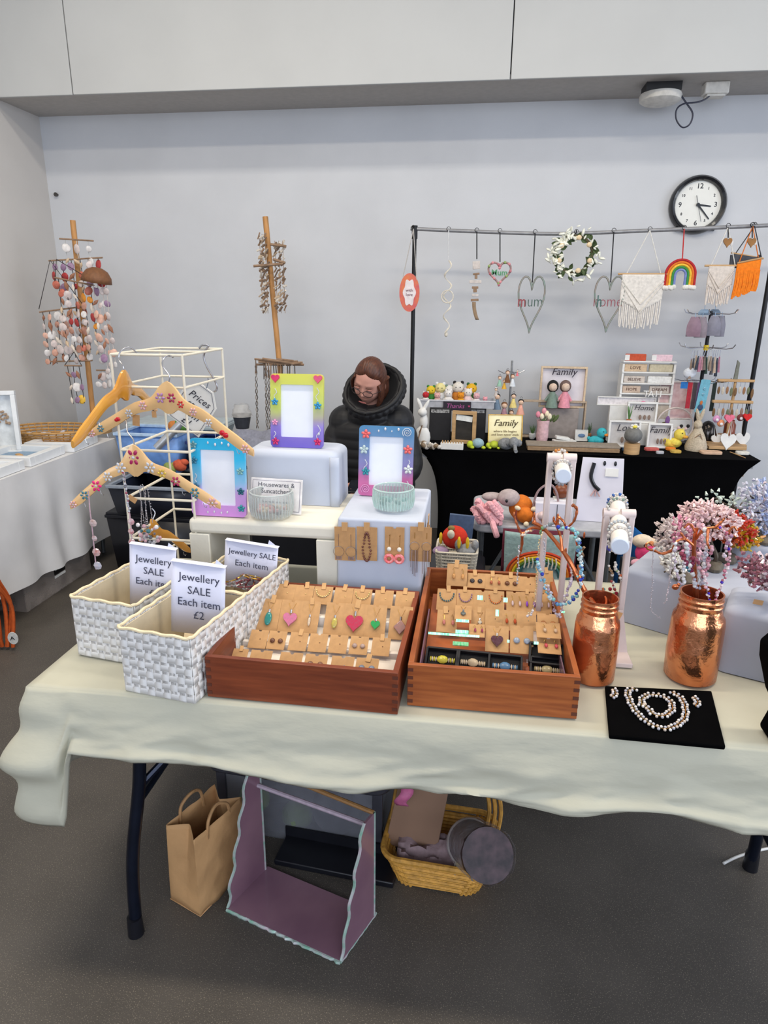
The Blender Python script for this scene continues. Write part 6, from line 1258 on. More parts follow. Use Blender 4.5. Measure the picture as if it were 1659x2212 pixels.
# ================================================================ under the front table
m_kb = mat('kraft_bag_paper', (196, 152, 104), .75, var=.08, scale=7, bump=.5, bscale=16)
def paperbag(loc, rz, W, D, H, lab, m, handles=True, tilt=0.0, name='paper_bag'):
    t = thing(name, lab, 'bag', loc, rot=(tilt, 0, rz)); mb = MB(); N = 12
    def fn(u, v):
        P = [(-W/2, -D/2), (W/2, -D/2), (W/2, D/2), (-W/2, D/2)]; L_ = [W, D, W, D]; d = u*2*(W+D); i = 0
        for i in range(4):
            if d <= L_[i]+1e-9: break
            d -= L_[i]
        a, b = Vector(P[i]), Vector(P[(i+1) % 4]); f = d/L_[i]; q = a+(b-a)*f; pinch = (1-abs(2*f-1))*(.35*D*v*(1 if i in (1, 3) else 0)); n = [Vector((0, 1)), Vector((-1, 0)), Vector((0, -1)), Vector((1, 0))][i]
        q = q+n*pinch; w = .006*noise.noise(Vector((q.x*18, q.y*18, v*6)))
        return (q.x*(1-.06*v)+w, q.y*(1-.1*v)+w, H*v)
    MB().grid(fn, 64, 14, closeu=True).add([(-W/2, -D/2, .001), (W/2, -D/2, .001), (W/2, D/2, .001), (-W/2, D/2, .001)], [(0, 1, 2, 3)]).build('bag_body', m, t, solid=.001)
    if handles:
        for s in (-1, 1): MB().tube(smooth_path([(-W*.22, s*D*.43, H*.86), (-W*.18, s*D*.44, H*1.08), (0, s*D*.40, H*1.17), (W*.18, s*D*.44, H*1.08), (W*.22, s*D*.43, H*.86)]), .0045, 6).build('handle', cm(176, 134, 90, .7), t)
    return t
paperbag((-.685, 1.445, .001), math.radians(-112), .20, .115, .245, 'open brown kraft paper carrier bag standing beside the table leg', m_kb)
# grey lidded crate
t = thing('lidded_crate', 'clear storage crate with dark grey lid under the front table', 'storage box', (-.46, 1.80, 0), rz=math.radians(-4)); W, D, H = .52, .38, .235
mcl = mat('cloudy_plastic', (136, 138, 146), .2, alpha=.42, var=.08); mdl = mat('dark_grey_lid', (58, 58, 66), .45)
mb = MB()
for cc, d in (((0, 0, .006), (W-.08, D-.08, .008)), ((0, -D/2+.02, H/2), (W-.03, .004, H)), ((0, D/2-.02, H/2), (W-.03, .004, H)), ((-W/2+.015, 0, H/2), (.004, D-.04, H)), ((W/2-.015, 0, H/2), (.004, D-.04, H))): mb.box(cc, d)
mb.build('tub', mcl, t)
for s in (-1, 1): MB().box((s*(W/2-.015), -D/2+.017, H/2), (.03, .012, H)).build('corner_rib', mdl, t, bevel=.003)
MB().prism(rrect(W+.05, D+.03, .05, 5), H, H+.035, Matrix(((1, 0, 0, 0), (0, 0, 1, 0), (0, 1, 0, 0), (0, 0, 0, 1)))).build('lid', mdl, t, bevel=.008)
for i in range(3): MB().box((-W/2+.07+i*.035, -.04, H+.037), (.012, .22, .006)).build('lid_groove', blk, t)
for (x, y, z, r, c) in ((-.16, -.13, .10, .05, (150, 200, 40)), (-.02, -.13, .06, .05, (120, 150, 60)), (.1, -.10, .08, .08, (70, 70, 84)), (.0, -.02, .10, .10, (60, 60, 74)), (-.14, 0, .08, .09, (80, 70, 80)), (.18, -.05, .12, .06, (90, 90, 100))): MB().ball((x, y, z), (r, r*.8, r), 12, 8, rot=(0, .4, 0)).build('contents', cm(*c), t)
# clear tub with black base behind
t = thing('black_tray', 'flat black tray on the floor in front of the lidded crate', 'tray', (-.34, 1.56, 0), rz=-.1); MB().box((0, 0, .012), (.36, .10, .02)).build('tray_base', blk, t, bevel=.004); MB().box((0, .05, .03), (.36, .006, .05)).build('tray_wall', blk, t)
# iridescent acrylic stand, agate edge
m_acr = mat('mauve_shimmer_resin', (150, 114, 128), .25, var=.2, scale=5, rgb2=(126, 92, 110), coat=.5, alpha=.93); m_edge = mat('silver_leaf_edge', (196, 184, 192), .35, .2, rgb2=(130, 180, 160), scale=50)
A_, B_, C_ = Pz(490, 1968, 0), Pz(735, 2082, 0), Pz(812, 1975, 0); t = thing('resin_stand', 'mauve shimmering resin display stand with wavy silver edges under the table', 'stand', (A_+C_)/2)
o0 = t.location.copy(); dBA = (A_-B_); dBC = (C_-B_); D_ = A_+dBC
def q_(p): return p-o0
base = [q_(A_), q_(B_), q_(C_), q_(D_)]; mb = MB(); vs = [v+Vector((0, 0, .001)) for v in base]+[v+Vector((0, 0, .010)) for v in base]; mb.add(vs, [(0, 1, 2, 3), (7, 6, 5, 4), (0, 1, 5, 4), (1, 2, 6, 5), (2, 3, 7, 6), (3, 0, 4, 7)]).build('base_slab', m_acr, t, smooth=False)
def edgepts(n, a, b, amp, seed): return [a+(b-a)*(i/n)+Vector((0, 0, .0045))+Vector((noise.noise(Vector((i*.7, seed, 0))), noise.noise(Vector((i*.7, seed, 5))), 0))*amp for i in range(n+1)]
MB().tube(edgepts(40, base[0], base[1], .006, 1)[0:], .0055, 6).build('wavy_edge', m_edge, t); MB().tube(edgepts(16, base[1], base[2], .003, 2), .004, 6).build('wavy_edge', m_edge, t)
def side(org, d, nm, Hh=.36):
    """profile: full depth at the floor, stepping back with height"""
    n = 26; prof = []
    for i in range(n+1):
        v = i/n; z = .008+(Hh-.008)*v; f = (.02+.62*v+.035*math.sin(v*26)+.02*noise.noise(Vector((v*9, nm, 0)))); prof.append((f, z))
    pts = [(f, z) for f, z in prof]+[(.93, Hh), (.93, .008)]; u = d.normalized(); L_ = d.length; nrm = Vector((u.y, -u.x, 0)); vs = []
    for s in (-.003, .003): vs += [org+u*(f*L_)+Vector((0, 0, z))+nrm*s for f, z in pts]
    N = len(pts); MB().add(vs, [tuple(range(N)), tuple(reversed(range(N, 2*N)))]+[((i+1) % N, i, N+i, N+(i+1) % N) for i in range(N)]).build('side_panel', m_acr, t, smooth=False)
    MB().tube([org+u*(f*L_)+Vector((0, 0, z)) for f, z in prof], .0042, 6).build('wavy_edge', m_edge, t)
    MB().tube([org+u*(.93*L_)+Vector((0, 0, .01)), org+u*(.93*L_)+Vector((0, 0, Hh))], .005, 6).build('rear_edge', m_edge, t)
    return lambda f, z: org+u*(f*L_)+Vector((0, 0, z))
sA = side(base[0], dBC, 1, .37); sB = side(base[1], dBC, 2, .345)
MB().tube([sA(.86, .31), sB(.86, .31)], .006, 8).build('rail', cm(180, 164, 178, .4), t); MB().tube([sA(.92, .365), sB(.92, .345)], .006, 8).build('gold_rail', cm(150, 110, 66, .4), t)
# wicker hamper, kraft sheet, wrapped roll, tape reel
m_wk = mat('yellow_wicker', (206, 152, 66), .6, var=.15, scale=50, bump=.4, bscale=80); c = Vector((-.04, 1.60, 0)); t = thing('wicker_basket', 'yellow wicker basket with tall curved back under the front table', 'basket', c, rz=math.radians(-4))
def wring(z, f, back=0.0): 
    W, D = .29*f, .22*f; return [(x, y, z+(back*max(0, y)/(D/2) if back else 0)) for x, y in [(p[0], p[1]) for p in rrect(W, D, .05, 6)]]
for j in range(9): MB().tube([(x, y, z+.0025*math.sin(i*1.9+j*3.14)) for i, (x, y, z) in enumerate(wring(.008+.0105*j, .84+.022*j))], .006, 6, closed=True).build('woven_ring', m_wk, t)
MB().tube(wring(.108, 1.07), .009, 7, closed=True).build('rim', m_wk, t); MB().box((0, 0, .006), (.21, .15, .006)).build('base', m_wk, t)
pr_ = wring(0, .84); pr2 = wring(.1, 1.03)
for i in range(0, len(pr_), 1): MB().tube([pr_[i], pr2[i]], .005, 5).build('upright', m_wk, t)
for k_, f in enumerate((1.0, .9, .8)):
    MB().tube(smooth_path([(.15*f, -.02, .10), (.165*f, .05, .20), (.10*f, .09, .30*f+.03), (-.04, .10, .335*f+.03), (-.13*f, .09, .26), (-.155*f, .02, .10)]), .006, 6).build('arched_handle', m_wk, t)
t = thing('brown_paper_folder', 'brown paper folder standing inside the yellow wicker basket', 'paper', (-.125, 1.575, .07), rot=(-.15, .12, -.1)); MB().prism([(-.075, .0), (.03, .0), (.075, .05), (.075, .245), (-.065, .25)], -.008, .008).build('folder', mat('brown_paper', (138, 108, 88), .8, var=.08, scale=5), t, bevel=.002)
t = thing('pink_ribbon', 'pink ribbon hanging at the top of the brown paper folder', 'ribbon', (-.145, 1.54, .315)); MB().grid(lambda u, v: ((u-.5)*.035+.01*math.sin(v*6), .004*math.sin(v*8), -.07*v), 4, 10).build('ribbon', cm(190, 100, 140, .5), t, solid=.001)
t = thing('tissue_paper', 'mauve tissue paper lying in the yellow wicker basket', 'paper', (-.06, 1.55, .085)); MB().grid(lambda u, v: ((u-.5)*.2, (v-.5)*.1, .03*noise.noise(Vector((u*5, v*5, 0)))+.03*v), 18, 10).build('tissue', cm(150, 128, 132), t, solid=.001)
A = Pz(1015, 1830, .10); t = thing('wrapped_roll', 'clear cellophane wrapped roll with pale round end in the wicker basket', 'roll', (.045, 1.54, .145), rot=(.95, 0, .25))
MB().cyl((0, 0, -.0), (0, 0, .20), .062, .066, 24).build('contents', mat('dark_mixed_contents', (86, 66, 72), .5, rgb2=(30, 26, 32), scale=30), t)
MB().grid(lambda u, v: ((.070+.006*noise.noise(Vector((math.cos(6.283*u)*3, math.sin(6.283*u)*3, v*5))))*math.cos(6.283*u), (.070+.006*noise.noise(Vector((math.cos(6.283*u)*3, math.sin(6.283*u)*3, v*5+3))))*math.sin(6.283*u), .205*v), 40, 14, closeu=True).build('cellophane', mat('cellophane', (190, 186, 192), .08, alpha=.38, bump=1.0, bscale=60), t)
MB().cyl((0, 0, -.012), (0, 0, 0), .066, .066, 30).build('round_end', mat('pale_disc', (190, 182, 178), .6), t, bevel=.003)
t = thing('ribbon_reel', 'small cream ribbon reel in the wicker basket', 'reel', (.035, 1.508, .095), rot=(.25, math.pi/2-.1, 0)); MB().cyl((0, 0, -.022), (0, 0, .022), .026, n=20).build('ribbon_roll', cm(176, 164, 110, .4), t)
for s in (-1, 1): MB().cyl((0, 0, s*.022), (0, 0, s*.025), .032, n=22).build('flange', cm(150, 146, 136, .4), t)
# black bag, strap, white cable
t = thing('black_holdall', 'slumped black fabric bag on the floor behind the wicker basket', 'bag', (.26, 2.05, 0)); MB().grid(lambda u, v: (.20*math.cos(6.283*u)*math.cos(v*1.45)*(1+.15*noise.noise(Vector((u*6, v*3, 0)))), .15*math.sin(6.283*u)*math.cos(v*1.45), .22*math.sin(v*1.45)), 36, 12, closeu=True).build('bag_body', m_blkcloth, t); MB().tube(smooth_path([(-.08, 0, .18), (0, -.02, .27), (.08, 0, .18)]), .009, 7).build('handle', m_blkcloth, t)
t = thing('brown_strap', 'dark brown strap end lying on the floor behind the table', 'strap', Pz(1215, 1742, .004)+Vector((0, .05, 0)), rz=-.5); MB().box((0, 0, .004), (.10, .03, .006)).build('strap', cm(60, 40, 36), t)
A = Pz(1563, 1865, .004); o = MB().tube(smooth_path([Vector((0, 0, 0)), Pz(1590, 1852, .004)-A, Pz(1620, 1842, .004)-A, Pz(1659, 1833, .004)-A, Pz(1720, 1828, .004)-A]), .004, 6).build('floor_cable', m_white, loc=A); tag(o, 'thin white cable lying on the floor by the table leg', 'cable')

# ================================================================ small grey table and toys in the middle
GY, GZ = 2.62, .735; m_gp = mat('grey_table_plastic', (168, 170, 176), .45); x0 = Py(1022, 1135, GY).x; x1 = .60; t = thing('side_table', 'small grey plastic folding table between the two stalls', 'table', ((x0+x1)/2, GY+.22, 0))
W = x1-x0; MB().prism(rrect(W, .46, .05, 5), GZ-.035, GZ, Matrix(((1, 0, 0, 0), (0, 0, 1, 0), (0, 1, 0, 0), (0, 0, 0, 1)))).build('tabletop', m_gp, t, bevel=.008, seg=3)
for sx_ in (-1, 1):
    for sy in (-.17, .17): MB().cyl((sx_*(W/2-.035), sy, 0), (sx_*(W/2-.035), sy, GZ-.03), .013, n=10).build('leg', mat('grey_tube_leg', (110, 114, 116)), t)
    MB().cyl((sx_*(W/2-.035), -.17, .42), (sx_*(W/2-.20), -.05, GZ-.04), .008, n=8).build('brace', mat('grey_tube_leg', (110, 114, 116)), t)
GZ += .001
def G(px, py, z=GZ): p = Pz(px, py, z); return p, mpp(p)
p, k = G(1066, 1128); p.z = GZ; t = thing('crochet_octopus', 'crochet octopus with grey head and curly pink tentacles', 'soft toy', p)
m_pk = cm(226, 168, 176); m_gy = cm(172, 158, 158)
MB().ball((30*k, .03, 52*k), (24*k, 20*k, 19*k), 18, 12).build('head', m_gy, t); MB().ball((-4*k, .06, 48*k), (24*k, 16*k, 10*k), 14, 9).build('grey_collar', m_gy, t); MB().ball((24*k, -.035, 54*k), (3*k, 2*k, 4*k), 8, 6).build('eye', blk, t)
random.seed(4)
for i in range(20):
    L_ = []; cx, cz = rnd(-36, 16)*k, rnd(18, 50)*k
    for j in range(26): f = j/25; L_.append((cx+(-26+30*f+5*math.sin(j*.9+i))*k*.5, -.02+.012*math.cos(j*.9)+.02*math.sin(i), cz-(26*f)*k*.7+5*k*math.cos(j*.9+i)*.6))
    L_ = [(x, y, max(.010, z)) for x, y, z in L_]; MB().tube(L_, .011, 7).build('tentacle', m_pk, t)
MB().tube(smooth_path([(-4*k, -.05, 10*k), (2*k, -.075, -4*k), (8*k, -.08, -20*k)]), [.012]*12+[.008], 7).build('tentacle', m_pk, t)
p, k = G(1124, 1128); t = thing('orange_crochet_cow', 'round orange crochet toy with white horns and muzzle', 'soft toy', p)
mo_ = cm(206, 110, 26); MB().ball((0, .03, 29*k), (26*k, 24*k, 28*k), 20, 14).build('body', mo_, t); MB().ball((8*k, -.02, 20*k), (18*k, 16*k, 18*k), 16, 12).build('head', mo_, t)
for s in (-1, 1): MB().ball(((8+s*17)*k, -.03, 36*k), (7*k, 5*k, 5*k), 9, 7, rot=(0, s*-.4, 0)).build('horn', cm(222, 206, 176), t)
MB().ball((10*k, -.06, 6*k), (6*k, 5*k, 6*k), 9, 7).build('muzzle', cm(222, 206, 176), t); MB().tube([(-12*k, -.05, 34*k), (-13*k, -.06, 22*k), (-9*k, -.06, 14*k)], .003, 5).build('mouth_thread', cm(110, 40, 30), t)
# leaning white board with two ribbons, white box
B = Py(1288, 1150, 2.72); B.z = GZ; k = mpp(B); t = thing('white_display_board', 'white board with black ribbon bows leaning on the small grey table', 'board', B, rot=(-.14, 0, -.04)); W, H = 96*k, 138*k
MB().prism([(-W*.52, 0), (W*.52, 0), (W*.46, H), (-W*.42, H)], 0, .006).build('board', mat('board_lilac_white', (214, 212, 224), .5, var=.01), t, bevel=.001)
MB().tube(smooth_path([(-W*.17, -.004, H*.92), (-W*.22, -.006, H*.72), (-W*.14, -.005, H*.58), (-W*.02, -.006, H*.50)]), .008, 7).build('black_ribbon', blk, t); MB().box((W*.22, -.003, H*.78), (W*.28, .004, H*.12)).build('white_label', m_white, t)
for s in (-1, 0, 1): MB().tube([(-W*.10, -.004, H*.52), ((-.10+s*.10)*W, -.006, H*.40)], .003, 5).build('pink_ribbon', cm(196, 160, 160), t)
for x in (.05, .28): MB().ball((W*x, -.003, H*.92), (.006, .002, .010), 7, 5).build('black_clip', blk, t)
p, k = G(1195, 1140); t = thing('white_gift_box', 'low white box with open centre seam on the grey table', 'box', p+Vector((0, .06, 0))); MB().box((0, 0, 26*k), (80*k, .09, 52*k)).build('box_body', mat('board_lilac_white', (214, 212, 224)), t, bevel=.002); MB().box((6*k, -.0455, 30*k), (.002, .002, 40*k)).build('seam', blk, t)
t = thing('hoop_handle', 'thin pink hoop standing beside the orange toy', 'hoop', Py(1160, 1120, 2.66)); k = mpp(t.location); MB().tube(smooth_path([(-8*k, 0, 0), (-10*k, 0, 34*k), (-2*k, 0, 72*k), (22*k, 0, 88*k), (40*k, 0, 60*k), (42*k, 0, 0)]), .0045, 6).build('hoop', cm(150, 128, 130), t); t.location.z = GZ
p, k = G(1165, 1140); t = thing('pink_crochet_bunny', 'pale pink crochet figure in front of the white box', 'soft toy', p); MB().ball((0, 0, 17*k), (17*k, 12*k, 17*k), 14, 10).build('body', cm(220, 192, 196), t); MB().ball((3*k, -.02, 30*k), (10*k, 9*k, 10*k), 12, 8).build('head', cm(214, 190, 190), t); MB().ball((2*k, -.05, 24*k), (2*k, 2*k, 5*k), 7, 5).build('nose', cm(150, 96, 60), t)
p = Py(1208, 1122, 2.70); p.z = GZ+.10; t = thing('amber_dome', 'brown glass dome behind the white stand on the grey table', 'ornament', p); k = mpp(p); MB().box((0, .0, -.05), (.06, .05, .10)).build('plinth', m_white, t); MB().ball((0, 0, .03), (18*k, 14*k, 16*k), 14, 10).build('dome', cm(120, 62, 34, .3), t)
# rainbow fabric bag below
p = Py(1160, 1240, 2.55); k = mpp(p); t = thing('rainbow_tote', 'pale green tote bag with a rainbow arch hung under the grey table', 'bag', (p.x, 2.52, Py(1160, 1150, 2.52).z)); H = Py(1160, 1150, 2.52).z-Py(1160, 1262, 2.52).z
MB().grid(lambda u, v: ((u-.5)*150*k*(1-.05*v), .03*math.sin(math.pi*u)*-1+.01*math.sin(u*14)*v, -H*v), 30, 12).build('front_panel', cm(150, 176, 174), t, solid=.002)
for i, c_ in enumerate(((186, 60, 30), (226, 120, 30), (230, 200, 40), (90, 130, 60), (60, 110, 110))):
    r = (66-6*i)*k; MB().tube([(r*math.cos(a), -.036+.03*(1-math.sin(math.pi*(.5+r*math.cos(a)/(150*k))))-.0, -H*.80+r*.85*math.sin(a)) for a in [math.pi*j/24 for j in range(25)]], 3.2*k, 6).build('rainbow_stripe', cm(*c_), t)
for i in range(9): x = (-32+i*8)*k; MB().tube([(x, -.038, -H*.42), (x+2*k, -.04, -H*.52), (x, -.038, -H*.62)], .003, 5).build('white_fringe', m_cream, t)
MB().grid(lambda u, v: ((u-.5)*156*k, .03, -H*v*.98), 8, 4).build('back_panel', cm(96, 30, 50), t, solid=.002)
# twist cord
A = Py(1262, 1160, 2.5); o = MB().tube([Vector((.004*math.cos(i*.9)-.012*i/40, .004*math.sin(i*.9), -i*.0050)) for i in range(50)], .006, 5).build('rope_strap', m_drift, loc=(A.x, 2.50, .70)); tag(o, 'brown twisted rope strap hanging from the grey table', 'rope')
# white wicker basket with toys on black stool
SB = Vector((Py(985, 1230, 2.35).x, 2.42, 0)); sz = Py(985, 1232, 2.35).z
t = thing('black_stool', 'square black stool holding the white wicker basket', 'stool', SB); MB().box((0, 0, sz-.03), (.22, .24, .05)).build('seat', blk, t, bevel=.01)
for sx_ in (-.09, .09):
    for sy in (-.1, .1): MB().box((sx_, sy, (sz-.05)/2), (.03, .03, sz-.05)).build('leg', blk, t)
t = thing('small_wicker_basket', 'small white wicker basket of crochet toys by the grey table', 'basket', SB+Vector((0, -.02, sz-.004))); m_ww = mat('white_wicker', (206, 198, 182), .7, var=.1, scale=60); k = mpp(Py(985, 1200, 2.35)); W, D, H = 88*k, .16, 44*k
for j in range(7): MB().tube([(x*(.9+.015*j), y*(.9+.015*j), .006+H*j/6) for x, y in rrect(W, D, .015, 3)], .005, 6, closed=True).build('woven_ring', m_ww, t)
for i, (x, y) in enumerate(rrect(W, D, .02, 7)): MB().cyl((x*.9, y*.9, 0), (x, y, H), .004, n=5).build('upright', m_ww, t)
for (a, b) in (((-W*.42, -D*.45), (W*.42, -D*.45)), ((-W*.42, D*.45), (W*.42, D*.45)), ((-W*.43, -D*.45), (-W*.43, D*.45)), ((W*.43, -D*.45), (W*.43, D*.45))):
    n_ = max(2, int((Vector(b)-Vector(a)).length/.009)); mb = MB()
    for i in range(n_+1): q = Vector(a)+(Vector(b)-Vector(a))*(i/n_); MB().cyl((q.x, q.y, 0), (q.x*1.06, q.y*1.06, H), .0032, n=5).build('upright', m_ww, t)
q = SB+Vector((-.01, -.03, sz+H)); t = thing('red_crochet_parrot', 'round red orange crochet bird with yellow wings in the white basket', 'soft toy', q); MB().ball((-.0, 0, 24*k), (28*k, 22*k, 26*k), 18, 12).build('body', cm(196, 44, 20), t); MB().ball((-8*k, -.04, 38*k), (8*k, 6*k, 10*k), 10, 8).build('face', cm(206, 196, 176), t); MB().ball((-8*k, -.03, 50*k), (8*k, 6*k, 6*k), 9, 7).build('crest', cm(130, 110, 60), t)
for x in (-30, 10, 28): MB().ball((x*k, -.05 if x > 0 else -.01, 22*k), (4*k, 4*k, 14*k), 8, 6).build('yellow_feather', cm(222, 186, 40), t)
q = SB+Vector((.035, -.055, sz+H-.012)); t = thing('grey_crochet_elephant', 'grey crochet animal ears poking out of the white basket', 'soft toy', q); MB().ball((0, 0, 8*k), (22*k, .04, 14*k), 12, 8).build('body', m_grey, t)
for x in (-18, 18): MB().ball((x*k, -.01, 22*k), (8*k, .015, 12*k), 9, 7).build('ear', m_grey, t)
q = SB+Vector((-.06, -.06, sz+H-.006)); t = thing('lilac_yarn_ball', 'lilac yarn bundle in the white basket', 'yarn', q); MB().ball((0, 0, 0), (18*k, .03, 10*k), 12, 8).build('yarn', cm(150, 126, 156), t)
t = thing('blue_folder', 'dark slate blue folder standing behind the red crochet bird', 'folder', (Py(992, 1150, 2.62).x, 2.60, sz-.02), rot=(-.05, .06, 0)); k = mpp(t.location); MB().box((0, 0, .17), (52*k, .02, Py(990, 1108, 2.6).z-sz+.02+.17-.17), ).build('cover', cm(74, 92, 124, .5), t)
for o in t.children: o.location = (0, 0, (Py(990, 1108, 2.6).z-sz)/2-.17)
t2 = thing('dark_cabinet', 'low black cabinet under the small toys between the stalls', 'cabinet', (Py(992, 1150, 2.62).x, 2.64, 0)); MB().box((0, 0, (sz-.03)/2), (.2, .14, sz-.03)).build('cabinet_body', blk, t2, bevel=.004)
# pink bird + blue bag to the right
p = Py(1395, 1215, 2.5); t = thing('pink_crochet_bird', 'crochet bird with cream head and bright pink body beside the tree display', 'soft toy', (p.x, 2.5, p.z)); k = mpp(p)
MB().ball((0, 0, 22*k), (25*k, 20*k, 24*k), 18, 12).build('body', cm(214, 62, 120), t); MB().ball((-12*k, -.0, 48*k), (22*k, 16*k, 15*k), 16, 10).build('head', cm(224, 206, 184), t); MB().ball((18*k, 0, 46*k), (20*k, 12*k, 12*k), 14, 9).build('cream_wing', cm(224, 200, 176), t); MB().ball((-3*k, -.06, 56*k), (5*k, 4*k, 5*k), 8, 6).build('beak', cm(200, 130, 80), t); MB().ball((-16*k, -.06, 50*k), (2*k, 2*k, 3*k), 7, 5).build('eye', blk, t); MB().ball((-22*k, -.03, 4*k), (14*k, 10*k, 9*k), 12, 8).build('pink_foot', cm(226, 170, 186), t)
o = MB().box((0, 0, p.z/2-.002), (.16, .14, p.z-.004)).build('black_crate', blk, loc=(p.x, 2.5, 0), bevel=.004); tag(o, 'black crate under the pink crochet bird', 'box')
p = Py(1410, 1175, 2.9); t = thing('blue_cloth', 'bright blue cloth bundle behind the pink crochet bird', 'cloth', (p.x, 2.95, 0)); H = Py(1400, 1120, 2.95).z; MB().grid(lambda u, v: (((u-.5)*.30)*(1-.15*v), -.10*math.sin(math.pi*u), H*v*(1-.25*u)), 20, 10).build('cloth', cm(20, 96, 166), t, solid=.004)
# ================================================================ wire rack, hangers, tag
m_wire = mat('cream_wire', (222, 214, 196), .45, var=.04); rk = thing('wire_rack', 'tall white wire display rack at the back left of the front table', 'rack', (-.87, 1.87, FZ))
RX0, RX1, RY0, RY1, RH = -.973, -.772, 1.728, 2.02, 1.45-FZ; o_ = rk.location
cs = [(RX0-o_.x, RY0-o_.y), (RX1-o_.x, RY0-o_.y), (RX1-o_.x, RY1-o_.y), (RX0-o_.x, RY1-o_.y)]
for x, y in cs: MB().cyl((x, y, 0), (x, y, RH), .0036, n=8).build('upright_wire', m_wire, rk)
for z in (RH, RH-.085, RH-.26, RH-.40, RH-.52, RH-.64):
    for i in range(4): a, b_ = cs[i], cs[(i+1) % 4]; MB().cyl((*a, z), (*b_, z), .0040 if z < RH-.1 else .0034, n=8).build('shelf_wire', m_wire, rk)
MB().cyl((cs[0][0], (cs[0][1]+cs[3][1])/2, RH), (cs[1][0], (cs[0][1]+cs[3][1])/2, RH), .0034, n=8).build('shelf_wire', m_wire, rk)
m_hg = mat('golden_varnished_wood', (214, 156, 62), .18, var=.12, scale=8, coat=.8, rgb2=(190, 126, 40)); m_hp = mat('pale_varnished_wood', (226, 184, 128), .3, var=.06, scale=10, coat=.4)
jw = {n: MB().ball((0, 0, 0), (.006, .003, .006), 7, 5).mesh('jewel_'+n, cm(*c, .12)) for n, c in (('silver', (200, 202, 210)), ('magenta', (170, 40, 90)), ('lilac', (176, 130, 180)), ('red', (200, 30, 44)), ('teal', (60, 120, 140)), ('gold', (210, 180, 70)), ('pink', (226, 40, 120)), ('rose', (216, 170, 176)))}
def hanger(Lp, Pk, Rp, m, lab, hookpts=None, jewels=(), wid=.044, pk=.075, parts=True):
    Lp, Pk, Rp = map(Vector, (Lp, Pk, Rp)); t = thing('coat_hanger', lab, 'coat hanger', Pk); A = Lp-Pk; B = Rp-Pk; ax = (B-A); ax.z = 0; ax.normalize(); nrm = Vector((ax.y, -ax.x, 0))
    def shoulder(E):
        return smooth_path([Vector((0, 0, -.0)), E*.10+Vector((0, 0, .004)), E*.22+Vector((0, 0, -.004)), E*.42+Vector((0, 0, .006)), E*.7+Vector((0, 0, .003)), E], 5)
    path = list(reversed(shoulder(A)))+shoulder(B)[1:]; n = len(path); vs = []; N = 8
    for i, p in enumerate(path):
        f = abs(i-(n-1)/2)/((n-1)/2); h = wid*(.62+.10*f)+max(0, (pk-wid*.6))*math.exp(-(f/.24)**2); h *= (1-.45*max(0, (f-.9)/.1)); th = .0065*(1-.4*max(0, (f-.9)/.1))
        dz = -.22*(h-wid*.6)
        for k in range(N): a = 2*math.pi*k/N+math.pi/N; ca, sa = math.cos(a), math.sin(a); vs.append(p+nrm*(th*max(-1, min(1, ca*1.3)))+Vector((0, 0, dz+h/2*max(-1, min(1, sa*1.3)))))
    fs = [(i*N+k, i*N+(k+1) % N, (i+1)*N+(k+1) % N, (i+1)*N+k) for i in range(n-1) for k in range(N)]+[tuple(range(N)), tuple(reversed(range((n-1)*N, n*N)))]
    MB().add(vs, fs).build('wooden_body', m, t, ang=50)
    if hookpts: MB().tube(smooth_path([Vector(p)-Pk for p in hookpts], 6), .0020, 8).build('metal_hook', m_silver, t)
    for (side, f, nm, s, kind) in jewels:
        E = A if side < 0 else B; p = E*f+Vector((0, 0, -.004*(1 if f < .3 else 0)))-nrm*-.0*0; fr = p+nrm*(.008 if nrm.y < 0 else -.008)
        if kind == 'f':
            for a in range(6): inst('jewel', jw[nm], t, fr+ax*(s*.007*math.cos(a*1.047))+Vector((0, 0, s*.007*math.sin(a*1.047))), (0, -a*1.047, 0), (s*.62, .8, s*.42))
            inst('jewel', jw['silver'], t, fr, (0, 0, 0), s*.36)
        else: inst('jewel', jw[nm], t, fr, (0, rnd(-.5, .5), 0), (s*.9, .8, s*.75))
    for (E, f) in ((A, .55), (A, .8), (B, .55), (B, .8)):
        q = E*f+Vector((0, 0, -wid*.45)); MB().tube([q, q+Vector((.002, 0, -.010)), q+Vector((.007, 0, -.013)), q+Vector((.009, 0, -.008))], .0008, 5).build('small_hook', m_silver, t)
    return t
H1 = hanger(Py(157, 962, 1.45), Py(270, 822, 1.70), Py(338, 884, 1.93), m_hg, 'golden varnished coat hanger pointing left on the wire rack', [Py(268, 806, 1.70), Py(266, 790, 1.70), Py(256, 775, 1.71), Py(262, 757, 1.72), Py(280, 750, 1.74), Py(296, 762, 1.76)], pk=.08)
H2 = hanger(Py(197, 938, 1.70), Py(363, 848, 1.70), Py(548, 980, 1.62), m_hp, 'upper pale coat hanger set with red and purple gems', [Py(363, 832, 1.70), Py(366, 812, 1.70), Py(352, 792, 1.70), Py(352, 776, 1.71), Py(364, 768, 1.72), Py(374, 772, 1.72)], wid=.046, pk=.085,
            jewels=[(-1, .08, 'lilac', 1.4, 'f'), (1, .06, 'magenta', 1.3, 'f'), (1, .17, 'red', 1.0, 'f'), (-1, .30, 'rose', 1.2, 'f'), (-1, .48, 'silver', 1.1, 'f'), (-1, .62, 'red', 1.3, 'o'), (-1, .64, 'red', 1.1, 'o'), (-1, .85, 'teal', 1.0, 'f'), (-1, .97, 'rose', 1.1, 'f'), (1, .32, 'rose', 1.1, 'f'), (1, .50, 'silver', 1.1, 'f'), (1, .66, 'red', 1.6, 'o'), (1, .70, 'red', 1.6, 'o'), (1, .92, 'rose', 1.2, 'f')])
